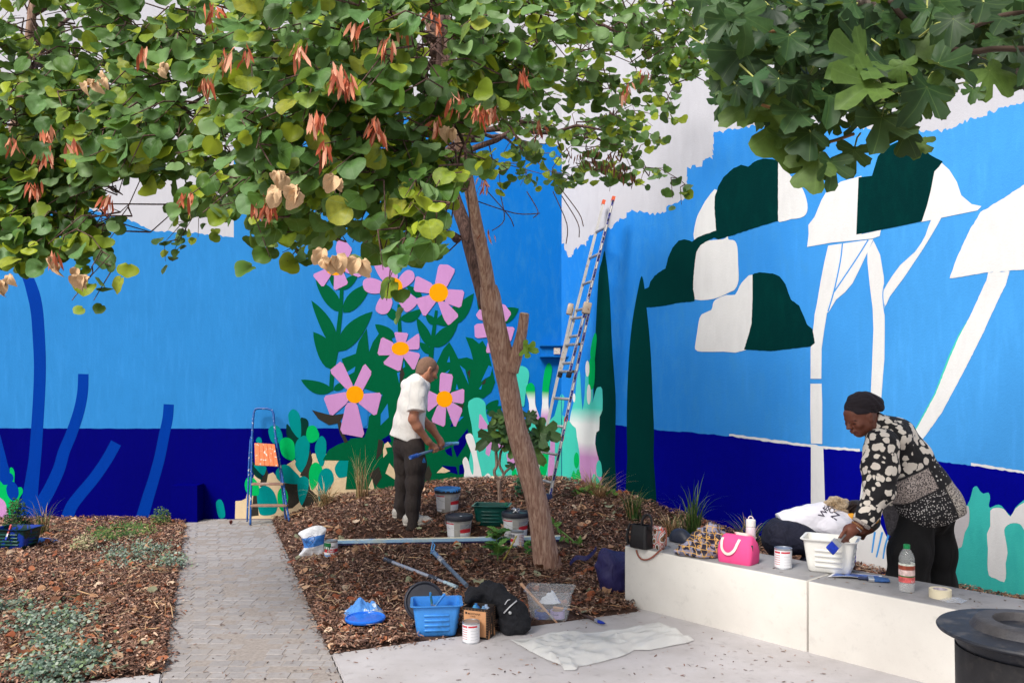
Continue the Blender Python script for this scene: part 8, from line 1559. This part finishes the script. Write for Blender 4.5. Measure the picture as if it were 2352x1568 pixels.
def bush(lab, base, n, R_, H_, size, cols, seed, name='leafy_plant', cat='plant', kind=None, shapefn=None, round_=True):
    r = random.Random(seed); base = Vector(base); V, Fq, C = [], [], []; k6 = 6
    for i in range(n):
        while True:
            x, y, z = r.uniform(-1, 1), r.uniform(-1, 1), r.uniform(0, 1)
            if x * x + y * y + z * z < 1: break
        p = Vector((x * R_[0], y * R_[1], z * H_ + .005)); 
        if shapefn: p = shapefn(r, p)
        nrm = Vector((r.gauss(0, .5), r.gauss(-.4, .4), 1)).normalized(); t_ = nrm.orthogonal().normalized(); t_ = Matrix.Rotation(r.uniform(0, 6.28), 3, nrm) @ t_; b_ = nrm.cross(t_); s = r.uniform(*size); c = srgb(*r.choice(cols)); f_ = .8 + .4 * r.random(); k = len(V)
        for j in range(k6): an = j / k6 * 6.283; V.append(p + t_ * math.cos(an) * s + b_ * math.sin(an) * s * (.85 if round_ else .4) + nrm * .15 * s * math.cos(2 * an)); C.append(tuple(q * f_ for q in c))
        Fq += [(k, k + 1, k + 2, k + 3), (k, k + 3, k + 4, k + 5)]
    if kind == 'stuff': o = big_mesh(name, np.array([tuple(v + base) for v in V]), np.array(Fq), lf_m, None, True, np.array(C), 4); return tag(o, lab, cat, None, 'stuff')
    t = thing(name, lab, cat, base); o = big_mesh('foliage', np.array([tuple(v) for v in V]), np.array(Fq), lf_m, t, True, np.array(C), 4); o['kind'] = 'stuff'; return t
SILV = ((136, 152, 136), (110, 130, 116), (164, 176, 162), (88, 108, 98), (120, 142, 104), (70, 92, 76))
def patch(k, poly, n, h, seed):
    P_ = [fr(k, *p) for p in poly]; r = random.Random(seed); xs = [p[0] for p in P_]; ys = [p[1] for p in P_]; clumps = []
    while len(clumps) < 34:
        x, y = r.uniform(min(xs), max(xs)), r.uniform(min(ys), max(ys))
        if in_poly(x, y, P_): clumps.append(gnd(x, y))
    def fn(r2, p):
        c = clumps[r2.randrange(len(clumps))]; return Vector((c.x + r2.gauss(0, .055), c.y + r2.gauss(0, .06), c.z + abs(r2.gauss(0, .5)) * h))
    return fn
bush('silvery round-leaved ground cover spreading at the paving corner', (0, 0, 0), 3600, (1, 1), 1, (.006, .015), SILV, 1, 'silver_groundcover', 'plant', 'stuff', patch('c6', [(-60, 560), (200, 560), (420, 600), (600, 620), (620, 720), (470, 760), (560, 850), (700, 880), (760, 960), (600, 1010), (420, 1060), (-60, 1060)], 0, .10, 2))
bush('silvery ground cover growing along the cobble path edge', (0, 0, 0), 1700, (1, 1), 1, (.006, .013), SILV, 3, 'silver_groundcover', 'plant', 'stuff', patch('c6', [(720, 180), (900, 130), (1100, 130), (1210, 190), (1190, 290), (900, 300), (720, 280)], 0, .08, 4))
bush('dull green weeds on the mulch before the service box', (0, 0, 0), 1500, (1, 1), 1, (.008, .02), GR, 5, 'weeds', 'plant', 'stuff', patch('c6', [(640, 40), (820, 10), (1000, 0), (1020, 70), (800, 110), (640, 110)], 0, .07, 6), False)
bush('bushy dark green shrublet beside the blue stained scuttle', gk('d6', 310, 740), 900, (.13, .13), .32, (.008, .02), ((52, 84, 46), (36, 66, 36), (74, 104, 56)), 7, round_=False); bush('small green weed against the wall by the service box', gk('c5', 1440, 1450), 420, (.12, .1), .2, (.008, .018), GR, 8, round_=False)
bush('withered pale sprig on the mulch near the leaflet', gk('d6', 1600, 1180), 200, (.13, .1), .16, (.012, .028), ((170, 160, 128), (140, 146, 104), (190, 170, 140)), 9, round_=False); bush('low round-leaved creeper at the ladder corner', gk('d7', 960, 1530), 60, (.25, .08), .1, (.02, .04), ((96, 136, 60), (70, 112, 50), (120, 150, 70)), 10)
bush('small creeper with round leaves left of the leaning trunk', gk('d5', 555, 900), 26, (.05, .06), .22, (.02, .035), ((70, 120, 84), (88, 140, 96)), 11); bush('tiny green seedling at the foot of the leaning trunk', gk('d5', 795, 1545), 26, (.05, .04), .08, (.012, .022), ((60, 120, 70), (80, 140, 84)), 12); bush('small ivy sprout right beside the red labelled can', gk('d5', 662, 1470), 16, (.03, .03), .12, (.015, .03), ((90, 140, 60), (70, 120, 56)), 13)
# acanthus-like seedlings: each leaf a part
def acan(seed):
    r = random.Random(seed); pts = []; n = 30
    for i in range(n + 1):
        u = i / n; ww = .20 * math.sin(math.pi * min(1, u * 1.02) ** .8) * (1 + .55 * math.cos(u * 44)) + .012; pts.append((u, ww))
    return pts + [(x, -y) for x, y in pts[-2:0:-1]]
acm = leaf_mat('acanthus', (0,), srgb(60, 116, 50), srgb(120, 172, 80), [], vcol=srgb(170, 205, 130), vw=.02, trans=.25); AC = [leaf_mesh('leaf', acan(i), acm, .5, .3, i, (.05, 0)) for i in range(2)]
for (k, x, y), H_, lab, sd in ((('d5', 340, 1395), .17, 'bright green lobed seedling growing in front of the dark green scuttle', 1), (('d5', 350, 1560), .19, 'bright green lobed seedling growing below the long board', 2)):
    p = gk(k, x, y); t = thing('seedling', lab, 'plant', p); r = random.Random(sd); MB().tube([(0, 0, -.02), (0, 0, H_ * .5)], .006, 6).build('stem', acm, t, True)
    for i in range(10):
        a = i * 2.4; o = link(bpy.data.objects.new('leaf', AC[i % 2])); o.parent = t; o.matrix_local = leaf_matrix(Vector((0, 0, H_ * (.25 + .05 * i))), (math.cos(a), math.sin(a) * .8, r.uniform(.1, .9)), (0, -.2, 1), r.uniform(.10, .17))
a, b = gk('d5', 400, 1560), gk('d5', 400, 1560); tag(MB().tube([tuple(a - a), tuple(kY('d5', 470, 1430, a.y) - a), tuple(kY('d5', 538, 1300, a.y + .05) - a)], .007, 8).build('dry_stalk', pm('stalk_yellow', srgb(196, 180, 96), .6), None, True), 'yellow dry stalk leaning beside the red labelled can', 'stalk').location = a
a = gk('b2', 1080, 860); t = thing('thistle_stem', 'fallen green thistle stem with leaves right of the leaning trunk', 'plant', a); MB().tube(smooth_poly([tuple(kY('b2', x, y, a.y) - a) for x, y in ((820, 620), (870, 690), (960, 760), (1080, 860), (1200, 900), (1260, 920))], 4, False), .008, 8).build('stem', pm('stem_green', srgb(128, 160, 84), .6), t, True)
for x, y, dx, dy in ((820, 640, -20, -60), (830, 660, 60, -30), (860, 690, 40, 40), (930, 770, -40, 40), (940, 780, 30, 40), (1090, 850, 10, -70), (1080, 840, -50, -10), (1220, 910, 60, 20), (1200, 905, 20, 30)):
    p0 = kY('b2', x, y, a.y - .01); p1 = kY('b2', x + dx, y + dy, a.y - .02); o = link(bpy.data.objects.new('leaf', AC[0])); o.parent = t; o.matrix_local = Matrix.Translation(-a) @ leaf_matrix(p0, p1 - p0, (0, -1, .4), max(.06, (p1 - p0).length * 1.3))
